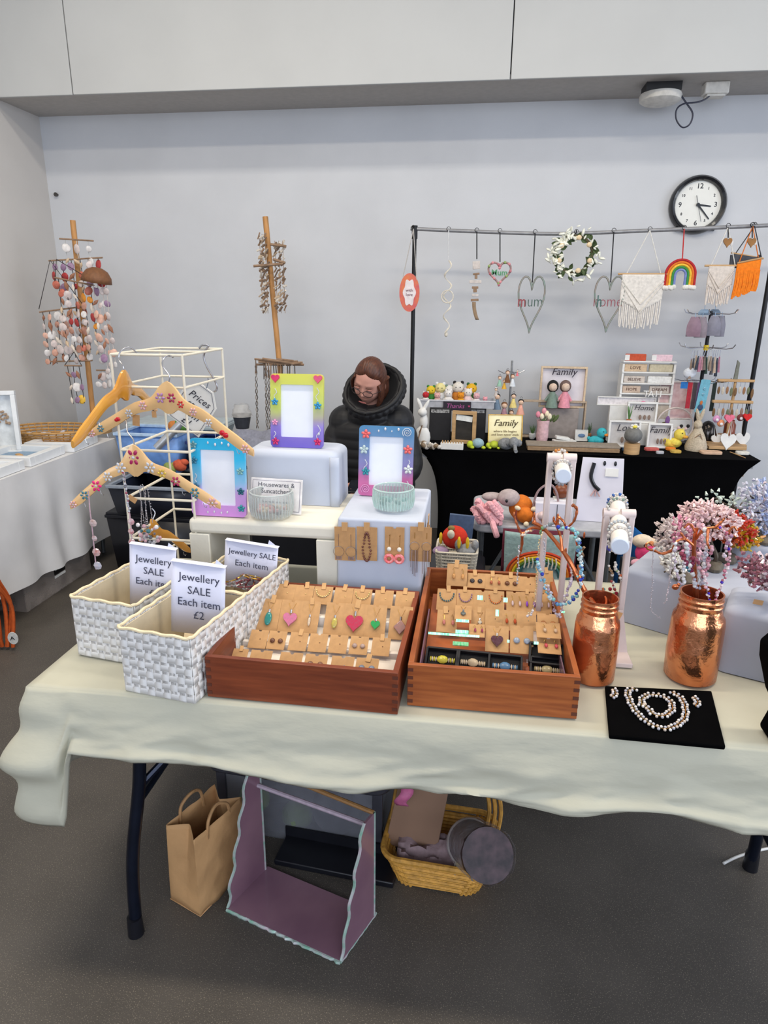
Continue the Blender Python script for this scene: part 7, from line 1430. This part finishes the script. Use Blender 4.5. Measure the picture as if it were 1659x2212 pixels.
H3 = hanger(Py(153, 1095, 1.58), Py(290, 984, 1.64), Py(476, 1094, 1.60), m_hp, 'lower pale coat hanger with a magenta gem flower', [Py(290, 966, 1.64), Py(288, 950, 1.65), Py(276, 934, 1.66), Py(274, 920, 1.68), Py(272, 905, 1.70)], wid=.042, pk=.085,
            jewels=[(1, .0, 'magenta', 2.1, 'f'), (-1, .20, 'silver', 1.5, 'f'), (-1, .40, 'silver', 1.3, 'f'), (-1, .58, 'pink', 1.5, 'f'), (-1, .76, 'teal', 1.2, 'f'), (-1, .94, 'rose', 1.0, 'f'), (1, .20, 'silver', 1.5, 'f'), (1, .34, 'gold', 1.2, 'f'), (1, .50, 'magenta', 1.3, 'f'), (1, .72, 'teal', 1.3, 'f'), (1, .92, 'rose', 1.4, 'f')])
H4 = hanger(Py(300, 1165, 1.80), Py(330, 1136, 1.86), Py(410, 1190, 1.98), m_hg, 'golden coat hanger low inside the wire rack behind the paper signs', [Py(330, 1122, 1.86), Py(335, 1108, 1.87), Py(328, 1098, 1.87)], pk=.06)
q = Py(441, 757, 2.02); o = MB().tube(smooth_path([Py(x, y, 2.015)-q for x, y in ((430, 752), (437, 746), (450, 747), (444, 757), (440, 772), (448, 795), (460, 815), (468, 832), (467, 843), (462, 846))]), .0030, 8).build('metal_hook', m_silver, loc=q); tag(o, 'large empty metal hook hanging at the rack back corner', 'hook')
# hanging tag sign
q = Py(446, 838, 2.06); k = mpp(q); t = thing('hanging_tag', 'large white bordered tag with handwritten words hung behind the rack', 'tag', q, rot=(0, .62, 0))
poly = [(-18*k, 0), (18*k, 0), (42*k, -26*k), (42*k, -104*k), (-42*k, -104*k), (-42*k, -26*k)]; MB().prism(poly, 0, .004).build('tag_board', m_white, t)
MB().tube([(x*.88, -.001, (z+52*k)*.93-52*k) for x, z in poly], .0012, 4, closed=True).build('printed_border', cm(120, 120, 130), t); MB().tube([(0, 0, 0), (-.005, 0, .02), (-.012, 0, .03)], .002, 5).build('hook', m_silver, t)
for i, (s_, z) in enumerate((('Prices', -30), ('start', -50), ('from', -70), ('£1', -90))): text(s_, 22*k, cm(60, 60, 70), t, (0, -.0015, z*k), shear=.3)
# bead strings --------------------------------------------------------
bmesh_cache = {}
def bm_(c, r, long=1.0, rough=.12):
    key = (c, r, long)
    if key not in bmesh_cache: bmesh_cache[key] = MB().ball((0, 0, 0), (r, r, r*long), 7, 5).mesh('bead', cm(*c, rough))
    return bmesh_cache[key]
def pxpath(pts, Y, k=6): return smooth_path([Py(p[0], p[1], p[2] if len(p) > 2 else Y) for p in pts], k)
def beads(pts, Y, lab, cols, r=.004, gap=1.9, name='bead_necklace', cat='necklace', jitter=.002, cord=True, cordc=(170, 160, 160), group=None, long=1.0, rvar=.3):
    P = pxpath(pts, Y); t = thing(name, lab, cat, P[0], group=group)
    if cord: MB().tube([p-P[0] for p in P], .0008, 4).build('cord', cm(*cordc, .4), t)
    d = 0; step = r*gap; nxt = 0
    for a, b_ in zip(P[:-1], P[1:]):
        L_ = (b_-a).length
        while nxt <= d+L_ and L_ > 0:
            p = a+(b_-a)*((nxt-d)/L_)-P[0]; s = 1+rnd(-rvar, rvar); inst('bead', bm_(random.choice(cols), r, long), t, p+Vector((rnd(-jitter, jitter), rnd(-jitter, jitter), rnd(-jitter, jitter))), (rnd(0, 3), rnd(0, 3), 0), s); nxt += step
        d += L_
    return t
random.seed(21)
# suncatchers on the lower hanger
def crystal_drop(pts, Y, lab, big):
    P = pxpath(pts, Y, 4); t = thing('crystal_drop', lab, 'suncatcher', P[0]); MB().tube([p-P[0] for p in P], .0016, 5).build('cord', cm(190, 160, 170), t); me = []
    for (px, py, r, c) in big: q = Py(px, py, Y)-P[0]; MB().ball(q, (r, r*.6, r), 6, 4).build('crystal_bead', mat('crystal_%d%d%d' % c, c, .05, alpha=.6, coat=1.0, var=.3, scale=120, rgb2=(220, 210, 215)), t, ang=10)
    return t
crystal_drop([(191, 1060), (194, 1100), (199, 1140), (203, 1180), (208, 1230)], 1.57, 'long crystal bead drop with pink beads hung on the lower hanger tip', [(201, 1130, .011, (196, 160, 150)), (204, 1163, .008, (190, 140, 140)), (208, 1193, .012, (206, 120, 110)), (211, 1222, .012, (190, 196, 216))])
crystal_drop([(268, 1020), (272, 1060), (280, 1110), (284, 1150), (287, 1185)], 1.60, 'crystal bead drop with red hearts near the middle of the lower hanger', [(283, 1127, .010, (210, 130, 140)), (283, 1148, .009, (200, 80, 90)), (285, 1172, .011, (200, 100, 110))])
beads([(266, 1022), (271, 1050), (276, 1080), (280, 1108)], 1.598, 'grey crystal bead strand beside the lower hanger centre', [(120, 120, 130), (180, 182, 190), (150, 60, 80)], .003, 1.8)
for i, (x0, y0, x1, y1) in enumerate(((300, 1050, 312, 1130), (309, 1048, 322, 1150), (318, 1052, 330, 1130), (304, 1048, 306, 1160), (314, 1060, 316, 1160))):
    beads([(x0, y0), ((x0+x1)/2, (y0+y1)/2), (x1, y1)], 1.73, 'fine silver chain necklace inside the wire rack, %s from the left' % ordinal([3, 1, 4, 0, 2].index(i) if i in [3, 1, 4, 0, 2] else i), [(190, 190, 196), (160, 160, 170)], .0014, 6, name='chain_necklace')
t = thing('crystal_cluster', 'tangle of grey and pink crystal pendants at the rack bottom', 'necklace', Py(318, 1155, 1.72))
for i in range(46): MB().ball((rnd(-.03, .035), rnd(-.01, .01), rnd(-.035, .03)), (rnd(.003, .007),)*3, 6, 4).build('crystal_bead', cm(*random.choice([(190, 192, 200), (200, 160, 170), (120, 120, 130), (226, 222, 226), (70, 120, 130)]), .1), t, ang=10)
for i, (px, py, w, h, r) in enumerate(((294, 908, 16, 24, .1), (306, 1010, 8, 26, .2), (286, 1078, 20, 12, .6), (333, 895, 10, 14, 0))):
    q = Py(px, py, 1.715); k = mpp(q); t = thing('kraft_price_tag', 'small kraft price tag hanging in the wire rack, %s' % ['below the upper hanger', 'below the gem flower', 'beside the crystal drop', 'near the golden hanger arm'][i], 'tag', q, rot=(0, r, 0)); MB().box((0, 0, 0), (w*k, .001, h*k)).build('tag_card', m_kraft, t)

# ================================================================ copper jars, branches
m_cu = mat('copper_leaf', (240, 166, 122), .22, .95, var=.12, scale=9, rgb2=(206, 122, 80), bump=.55, bscale=24); m_cuw = mat('copper_wire', (206, 120, 78), .3, .9, var=.15, scale=40)
def jar(c, r, H, neck, lab):
    t = thing('copper_jar', lab, 'jar', c)
    def rf(a, z): return 1+.012*noise.noise(Vector((math.cos(a)*2.2, math.sin(a)*2.2, z*26)))+.006*noise.noise(Vector((math.cos(a)*7, math.sin(a)*7, z*60)))
    MB().lathe([(0, 0), (r*.9, 0), (r, .006), (r*1.02, H*.3), (r*1.0, H*.66), (r*.96, H*.735), (r*.86, H*.775), (neck*1.06, H*.81), (neck, H*.84)], n=56, rfun=rf).build('jar_body', m_cu, t, ang=60)
    MB().lathe([(neck, H*.83), (neck, H*.87), (neck*1.05, H*.885), (neck, H*.90), (neck, H*.93), (neck*1.05, H*.945), (neck, H*.96), (neck*1.02, H), (neck*.94, H), (neck*.93, H*.85), (neck*.9, .02), (0, .02)], n=44).build('screw_neck', m_cu, t, ang=60)
    return t
J1 = Vector((.303, 1.452, FZ)); J2 = Vector((.533, 1.490, FZ)); jar(J1, .050, .205, .040, 'left copper foil jar beside the lighter wooden tray'); jar(J2, .058, .215, .046, 'right copper foil jar holding the copper wire tree')
def branch(parent, pts, r0, r1, Y=1.5, nm='branch'):
    P = pxpath(pts, Y, 5); n = len(P); MB().tube([p-parent.location for p in P], [r0+(r1-r0)*i/(n-1)+.0006*math.sin(i*2.1) for i in range(n)], 7).build(nm, m_cuw, parent)
t = thing('copper_branch', 'copper wrapped branch leaning left out of the left copper jar', 'branch', J1+Vector((0, 0, .02)))
branch(t, [(1298, 1365, 1.46), (1290, 1320, 1.47), (1262, 1275, 1.50), (1232, 1215, 1.52), (1200, 1170, 1.55), (1172, 1140, 1.57), (1150, 1128, 1.58)], .0075, .004, nm='main_branch')
for pts in ([(1214, 1190, 1.53), (1211, 1160, 1.54), (1203, 1138, 1.54), (1196, 1122, 1.54)], [(1178, 1145, 1.57), (1150, 1140, 1.58), (1128, 1152, 1.58), (1116, 1130, 1.58), (1110, 1112, 1.58)], [(1128, 1152, 1.58), (1127, 1180, 1.58), (1120, 1205, 1.58), (1118, 1228, 1.58)],
            [(1155, 1130, 1.58), (1154, 1115, 1.58)], [(1205, 1140, 1.54), (1205, 1118, 1.54), (1216, 1125, 1.53), (1222, 1138, 1.53)], [(1222, 1138, 1.53), (1240, 1150, 1.52), (1247, 1175, 1.52), (1253, 1200, 1.52)], [(1300, 1330, 1.47), (1310, 1300, 1.48), (1302, 1270, 1.5)], [(1236, 1090, 1.52), (1246, 1100, 1.52), (1240, 1125, 1.52), (1225, 1140, 1.53)], [(1270, 1290, 1.49), (1255, 1255, 1.50), (1248, 1220, 1.51)]):
    branch(t, pts, .004, .0022, nm='twig')
for i, (px, py) in enumerate(((1110, 1112), (1154, 1113), (1205, 1116), (1262, 1156), (1222, 1190), (1196, 1122))): q = Py(px, py, 1.55); MB().ball(q-t.location, (.003, .003, .008), 7, 5).build('copper_tip', m_cuw, t)
blue = [(120, 170, 196), (176, 206, 216), (90, 140, 180), (206, 220, 222), (130, 190, 190)]
beads([(1206, 1142), (1230, 1140), (1248, 1160), (1252, 1200), (1258, 1240), (1250, 1275), (1232, 1300), (1210, 1305), (1190, 1292), (1175, 1262), (1165, 1230), (1160, 1205)], 1.50, 'chunky pale blue bead necklace looped on the copper branch', blue+[(40, 60, 170)], .0042, 1.25, jitter=.0035)
beads([(1238, 1145), (1250, 1180), (1256, 1215), (1250, 1245)], 1.49, 'second blue and clear bead strand beside the chunky necklace', blue, .0036, 1.4, jitter=.003)
lil = [(186, 170, 190), (206, 196, 206), (150, 130, 150), (196, 176, 170)]
beads([(1236, 1225), (1232, 1262), (1218, 1300), (1208, 1332), (1200, 1322), (1192, 1290), (1180, 1262)], 1.515, 'lilac and clear chip bead necklace hanging lowest on the copper branch', lil, .0036, 1.35, jitter=.003)
beads([(1170, 1150), (1163, 1190), (1160, 1240), (1156, 1290), (1150, 1318), (1141, 1326)], 1.545, 'thin gold bead chain ending in a white bead curve', [(206, 176, 110), (226, 206, 160)], .0018, 2.0)
beads([(1175, 1165), (1177, 1190), (1176, 1215)], 1.55, 'short silver chain on the copper branch', [(190, 190, 200)], .002, 1.8)
beads([(1121, 1180), (1120, 1215), (1118, 1245), (1116, 1262)], 1.57, 'silver and white bead drop at the left end of the copper branch', [(206, 204, 206), (170, 172, 180)], .0022, 1.8)
beads([(1150, 1318), (1146, 1328), (1138, 1330)], 1.54, 'small white bead curl over the kraft cards', [(226, 216, 214)], .003, 1.5)
beads([(1126, 1158), (1138, 1150), (1152, 1146)], 1.575, 'short row of clear beads along the left twig', [(206, 170, 130), (226, 214, 200)], .003, 1.4, name='bead_bracelet', cat='bracelet')
beads([(1168, 1152), (1172, 1140), (1186, 1132), (1200, 1130), (1212, 1134)], 1.555, 'grey and green stone bracelet on the copper branch', [(150, 156, 160), (120, 160, 110), (190, 196, 200)], .0045, 1.5, name='bead_bracelet', cat='bracelet')
# copper tree in the right jar
t = thing('copper_tree', 'copper wire tree of hooks standing in the right copper jar', 'jewellery tree', J2+Vector((0, 0, .02)))
branch(t, [(1512, 1385, 1.49), (1507, 1330, 1.50), (1502, 1270, 1.50), (1499, 1210, 1.50), (1500, 1165, 1.50), (1506, 1140, 1.50)], .0075, .004, nm='trunk')
for pts in ([(1500, 1180, 1.5), (1480, 1165, 1.49), (1462, 1170, 1.48), (1450, 1190, 1.48)], [(1450, 1190, 1.48), (1430, 1196, 1.47), (1415, 1190, 1.47), (1400, 1186, 1.47), (1395, 1178, 1.47), (1402, 1172, 1.47), (1410, 1180, 1.47)], [(1502, 1165, 1.5), (1520, 1145, 1.48), (1545, 1140, 1.47), (1572, 1152, 1.46), (1590, 1160, 1.46)], [(1530, 1143, 1.47), (1528, 1170, 1.46), (1532, 1185, 1.46)], [(1503, 1150, 1.5), (1490, 1132, 1.5), (1478, 1140, 1.49)], [(1545, 1140, 1.47), (1560, 1126, 1.47), (1566, 1118, 1.47)], [(1480, 1165, 1.49), (1470, 1150, 1.49)], [(1572, 1152, 1.46), (1584, 1138, 1.46), (1592, 1146, 1.46)]):
    branch(t, pts, .0034, .002, nm='twig')
pk_ = [(216, 170, 180), (196, 120, 140), (226, 206, 210), (170, 90, 110)]
beads([(1520, 1146), (1527, 1180), (1520, 1230), (1510, 1270), (1500, 1255), (1488, 1215), (1482, 1170)], 1.475, 'white pearl bead necklace on the copper tree', [(226, 222, 220), (206, 206, 212), (180, 176, 190)], .0046, 1.4, jitter=.003)
beads([(1556, 1138), (1575, 1170), (1572, 1215), (1560, 1262), (1544, 1300), (1532, 1298), (1525, 1262), (1518, 1230)], 1.455, 'long pink and purple chip bead necklace hanging lowest on the copper tree', pk_+[(60, 30, 170)], .0034, 1.45, jitter=.003)
beads([(1462, 1172), (1456, 1200), (1460, 1235), (1470, 1262), (1478, 1250), (1476, 1210)], 1.47, 'pale chip bead necklace at the left of the copper tree', [(206, 206, 214), (226, 222, 222), (186, 170, 186)], .0036, 1.4, jitter=.003)
beads([(1536, 1180), (1532, 1215), (1520, 1245), (1512, 1225), (1506, 1195)], 1.465, 'dusty pink stone necklace in the middle of the copper tree', [(186, 120, 136), (206, 160, 170), (140, 70, 90)], .0048, 1.35, jitter=.003)
beads([(1580, 1160), (1570, 1180), (1562, 1205)], 1.45, 'short purple crystal strand on the right side of the copper tree', [(150, 110, 140), (206, 190, 200)], .004, 1.4)
beads([(1474, 1195), (1484, 1222), (1492, 1235), (1496, 1205)], 1.475, 'teal and plum stone bracelet on the copper tree', [(40, 110, 130), (120, 40, 70), (150, 60, 80)], .0052, 1.4, name='bead_bracelet', cat='bracelet')
beads([(1411, 1190), (1409, 1230), (1409, 1270), (1406, 1310), (1412, 1325), (1427, 1336)], 1.465, 'very fine silver chain hanging from the left twig of the copper tree', [(176, 170, 180)], .0013, 3.0, name='chain_necklace')
beads([(1452, 1196), (1448, 1240), (1442, 1280), (1436, 1305)], 1.475, 'fine pale pink chain left of the right copper jar', [(206, 190, 196)], .0015, 3.0, name='chain_necklace')
q = Py(1459, 1268, 1.46); o = MB().ball((0, 0, 0), (.008, .004, .007), 8, 5).ball((.006, 0, .006), (.004, .003, .004), 6, 5).build('copper_charm', m_cuw, loc=q); tag(o, 'small copper star charm below the pale chip necklace', 'charm')
q = Pz(1336, 1370, FZ)+Vector((.0, .02, .0)); t = thing('kraft_price_tag', 'kraft tag hanging on the right side of the left copper jar', 'tag', Py(1332, 1332, 1.45), rot=(0, .35, 0)); MB().box((0, 0, 0), (.018, .001, .026)).build('tag_card', m_kraft, t)

# ================================================================ white T bar bracelet holders
m_bl = mat('blush_white_paint', (212, 198, 196), .5, var=.03)
def tbar(Yf, Yb, pf, pb, posts, footY, lab, caps, n_br, zfoot=None):
    F = Py(*pf, Yf); B = Py(*pb, Yb); mid = (F+B)/2; t = thing('bracelet_stand', lab, 'stand', (mid.x, mid.y, FZ)); r = caps*mpp(F); hz = mid.z-FZ; o0 = Vector((mid.x, mid.y, FZ)); a0 = F-o0; a1 = B-o0; ax = (a1-a0).normalized()
    MB().cyl(a0, a1, r, n=24).build('padded_roll', mat('roll_white', (226, 220, 214), .6, var=.04), t, bevel=.006)
    MB().cyl(a0-ax*.004, a0+ax*.012, r*1.03, n=24).build('end_cap', mat('cap_blue_white', (206, 214, 228), .5, var=.01), t, bevel=.003)
    for s in (-1, 1): MB().box((s*(r+.010), 0, hz/2+.01), (.014, .022, hz+.02)).build('upright_post', m_bl, t, bevel=.003); MB().cyl((s*(r+.018), 0, hz+.018), (s*r*.2, 0, hz+.018), .012, n=12).build('post_cap', m_bl, t)
    MB().box((0, 0, .006), (.10, .20, .012)).build('foot_board', m_bl, t, bevel=.002)
    cols = [(206, 200, 190), (60, 100, 170), (190, 120, 80), (150, 150, 156), (226, 222, 216), (120, 90, 70), (190, 196, 200), (206, 130, 60), (130, 150, 140)]
    nmz = lab.split(' bracelet')[0]+' bracelet stand'
    for i, f in enumerate(n_br):
        c0 = F+(B-F)*f; t2 = thing('stone_bracelet', 'stone bead bracelet on the %s, %s from the front' % (nmz, ordinal(i)), 'bracelet', c0, group='bracelets on the %s' % nmz); c = cols[(i*2+len(n_br)) % 9]; rr_ = r+.0045; sag = .016+.012*(i % 3)
        pt = lambda a: Vector((rr_*math.cos(a), 0, rr_*math.sin(a)-(sag*max(0, -math.sin(a)))))
        for j in range(18): inst('bead', bm_(random.choice([c, (206, 200, 196)]), .0042), t2, pt(6.283*j/18), (0, 0, 0), rnd(.8, 1.1))
        MB().tube([pt(6.283*j/18) for j in range(18)], .0006, 4, closed=True).build('cord', cm(200, 196, 190), t2)
    return t
tbar(1.52, 1.80, (1217, 1028), (1208, 985), None, None, 'tall white bracelet stand behind the copper branch', 16.5, (.30, .72, .88))
tbar(1.45, 1.76, (1339, 1180), (1333, 1078), None, None, 'shorter white bracelet stand behind the left copper jar', 19, (.18, .30, .80, .90))
for i, (px, py, c) in enumerate(((1312, 1095, (190, 60, 60)), (1310, 1172, (60, 60, 150)), (1316, 1222, (150, 120, 90)), (1338, 1240, (196, 100, 60)), (1328, 1215, (120, 150, 90)), (1322, 1255, (140, 50, 50)))):
    beads([(px, py), (px+3, py+12), (px+8, py+22)], 1.60, 'short bead strand dangling from the shorter white stand, %s from the top' % ordinal([0, 1, 3, 4, 2, 5][i]), [c, (200, 196, 190)], .0036, 1.5, name='bead_strand')
q = Py(1316, 1290, 1.62); t = thing('teal_bead_cluster', 'cluster of teal and red beads low on the shorter white stand', 'bracelet', q)
for i in range(20): inst('bead', bm_([(60, 150, 150), (120, 190, 120), (150, 30, 50)][i % 3], .0052), t, (rnd(-.022, .022), rnd(-.01, .01), rnd(-.02, .02)))

# ================================================================ cloth covered blocks
m_gb = mat('grey_blue_cloth', (172, 178, 194), .85, var=.03, scale=5, bump=.15, bscale=9)
def clothblock(c, W, D, H, rz, lab, r=.016): t = thing('cloth_block', lab, 'box', c, rz=rz); softbox(W, D, H, r, m_gb, t); return t
clothblock((.625, 1.80, FZ), .32, .26, .155, math.radians(-32), 'lower pale blue cloth block behind the two copper jars')
clothblock((.905, 1.945, FZ), .28, .22, .205, math.radians(-20), 'higher pale blue cloth block at the back right of the front table')
clothblock((.745, 1.56, FZ), .24, .17, .165, math.radians(-24), 'pale blue cloth block behind the black velvet bust', .02)
# crystal trees
m_tr = mat('bronze_trunk', (74, 62, 50), .45, .3)
def ctree(base, top, Yt, W, H, cols, lab, n=260, stone=(104, 96, 84), baser=.028):
    t = thing('crystal_tree', lab, 'crystal tree', base); c = Py(*top, Yt)-Vector(base); k = mpp(Py(*top, Yt)); W *= k; H *= k
    MB().lathe([(0, 0), (baser, 0), (baser*1.05, .008), (baser*.8, .018), (0, .024)], n=14, rfun=lambda a, z: 1+.15*math.sin(a*3)).build('stone_base', cm(*stone, .6), t)
    MB().tube(smooth_path([(0, 0, .015), (.004, 0, c.z*.3), (c.x*.5-.004, c.y*.5, c.z*.6), c]), .006, 8).build('trunk', m_tr, t)
    for i in range(9): a = i*.7; e = c+Vector((W*.42*math.cos(a), .05*math.sin(a), H*.36*math.sin(a*1.3))); MB().tube([c*.7, c*.9+(e-c)*.4, e], .0022, 5).build('branch', m_tr, t)
    for ci, col in enumerate(cols):
        mb = MB()
        for i in range(n//len(cols)):
            a = rnd(0, 6.28); r = math.sqrt(rnd(0.02, 1)); f = (ci+.5)/len(cols); x = W/2*r*math.cos(a)
            if len(cols) > 2: x = x*.5+W*(f-.5)*.7
            z = H/2*r*math.sin(a); y = rnd(-.055, .055); p = c+Vector((x, y, z)); d = Vector((x+rnd(-.05, .05), y+rnd(-.05, .05), z+rnd(-.02, .05))).normalized()*rnd(.007, .013); mb.cyl(p, p+d, rnd(.0040, .0062), .0018, 5, cap=True)
        o = mb.build('crystal_leaves', mat('crystal_leaf_%d_%d_%d' % col, col, .15, var=.15, scale=90, coat=.6), t, ang=10); o['kind'] = 'stuff'
    return t
random.seed(31)
ctree((.575, 1.74, FZ+.157), (1472, 1165), 1.78, 92, 84, [(206, 190, 186), (226, 150, 176), (216, 170, 180)], 'crystal tree with pink crystals behind the right copper jar', 620)
ctree((.66, 1.80, FZ+.157), (1530, 1122), 1.84, 110, 66, [(232, 196, 196), (236, 206, 204)], 'pale pink crystal tree rising behind the copper wire tree', 560)
ctree((.72, 1.87, FZ+.157), (1568, 1138), 1.88, 96, 58, [(170, 60, 34), (206, 84, 30), (190, 50, 30)], 'orange and red crystal tree behind the pink ones', 560)
ctree((.82, 1.90, FZ+.207), (1598, 1152), 1.90, 56, 60, [(222, 150, 30), (200, 170, 40)], 'yellow crystal tree beside the orange one', 380)
t = ctree((.84, 1.99, FZ+.207), (1580, 1092), 2.02, 120, 50, [(206, 220, 210)], 'sprig of tiny white beads above the orange crystal tree', 90, baser=.02)
ctree((.90, 1.94, FZ+.207), (1650, 1095), 1.93, 90, 110, [(206, 206, 222), (150, 166, 206), (226, 206, 214)], 'pale blue crystal tree at the right edge of the table', 420, stone=(150, 136, 124))
ctree((.775, 1.55, FZ+.167), (1652, 1235), 1.56, 86, 60, [(150, 96, 110), (206, 186, 190), (120, 76, 88)], 'plum and clear crystal tree on the block behind the bust', 320)
ctree((.565, 1.70, FZ+.157), (1452, 1215), 1.72, 46, 50, [(226, 224, 218)], 'small white crystal tree with dark stone base on the lower block', 120)
t = thing('kraft_price_tag', 'kraft tag standing at the base of the plum crystal tree', 'tag', Pz(1636, 1306, FZ+.168), rot=(0, .15, 0)); MB().box((0, 0, .006), (.022, .001, .012)).build('tag_card', m_kraft, t)

# ================================================================ velvet bust and pad
m_vel = mat('black_velvet', (5, 5, 6), 1.0, var=.1, spec=.05)
t = thing('velvet_bust', 'black velvet necklace bust with a pearl necklace at the right edge', 'display bust', (.735, 1.275, FZ))
MB().prism([(x, z) for x, z in [(-.115, .0), (-.122, .012), (-.112, .045), (-.105, .065), (-.125, .10), (-.148, .17), (-.152, .205), (-.13, .232), (-.06, .245), (0, .25), (.06, .245), (.13, .232), (.152, .205), (.148, .17), (.125, .10), (.105, .065), (.115, .045), (.130, .012), (.120, 0)]], -.035, .02).build('bust_body', m_vel, t, bevel=.014, seg=4)
pm = bm_((222, 220, 216), .0042)
for rr_, dz in ((.098, 0), (.106, -.008), (.114, -.016), (.121, -.024), (.128, -.032)):
    n_ = int(rr_*math.pi/.0088)
    for i in range(n_+1): a = math.pi+math.pi*i/n_; x = rr_*math.cos(a)*1.08; z = .232+dz*.4+rr_*.62*math.sin(a)*.55; inst('pearl', pm, t, (x, -.040, z), (0, 0, 0), 1)
for i in range(5):
    for j in range(4-abs(i-2)): inst('pearl', pm, t, (-.132+i*.012, -.041, .205-j*.0088-.004*i), (0, 0, 0), 1)
c = [Pz(x, y, FZ) for x, y in ((1315, 1597), (1566, 1621), (1536, 1500), (1306, 1489))]; ctr = sum(c, Vector())/4; t = thing('velvet_pad', 'flat black velvet pad in front of the copper jars', 'display pad', ctr)
vs = [v-ctr for v in c]; MB().add(vs+[v+Vector((0, 0, .010)) for v in vs], [(3, 2, 1, 0), (4, 5, 6, 7), (0, 1, 5, 4), (1, 2, 6, 5), (2, 3, 7, 6), (3, 0, 4, 7)]).build('pad', m_vel, t, bevel=.003)
PZ = FZ+.0105+.004
def flatbeads(px_pts, lab, name, cat):
    P = smooth_path([Pz(x, y, PZ) for x, y in px_pts], 6); t = thing(name, lab, cat, P[0]); MB().tube([p-P[0] for p in P], .0009, 4).build('gold_wire', GOLD, t); d = 0; nxt = 0; i = 0
    for a, b_ in zip(P[:-1], P[1:]):
        L_ = (b_-a).length
        while nxt <= d+L_ and L_ > 0:
            p = a+(b_-a)*((nxt-d)/L_)-P[0]; n_ = (b_-a).cross(Vector((0, 0, 1))).normalized()*(.0042 if i % 2 else -.0042); inst('crystal_bead', bm_([(226, 222, 220), (206, 190, 176), (186, 186, 196)][i % 3], .0034), t, p+n_*(1 if i % 3 else 1.4)); i += 1; nxt += .0048
        d += L_
    return t
flatbeads([(1372, 1488), (1356, 1492), (1360, 1512), (1371, 1533), (1390, 1553), (1414, 1568), (1437, 1574), (1462, 1566), (1480, 1548), (1478, 1520), (1466, 1503), (1448, 1494)], 'crystal and gold wire necklace laid on the black velvet pad', 'crystal_necklace', 'necklace')
flatbeads([(1386, 1524), (1388, 1508), (1405, 1500), (1430, 1503), (1447, 1513), (1452, 1532), (1434, 1546), (1412, 1543), (1400, 1530), (1388, 1520)], 'crystal and gold wire bracelet inside the necklace on the velvet pad', 'crystal_bracelet', 'bracelet')
flatbeads([(1324, 1488), (1330, 1496), (1322, 1506)], 'left crystal earring on the velvet pad', 'crystal_earring', 'earring'); flatbeads([(1497, 1505), (1507, 1515), (1502, 1526)], 'right crystal earring on the velvet pad', 'crystal_earring', 'earring')
# white flat card behind jar one
q = Pz(1335, 1420, FZ); t = thing('white_card_stand', 'white leaning card panel just right of the left copper jar', 'card', (.385, 1.56, FZ+.002), rot=(-.05, 0, .1)); MB().prism([(-.04, 0), (.022, 0), (.0, .12), (-.04, .12)], 0, .004).build('card', m_bl, t)
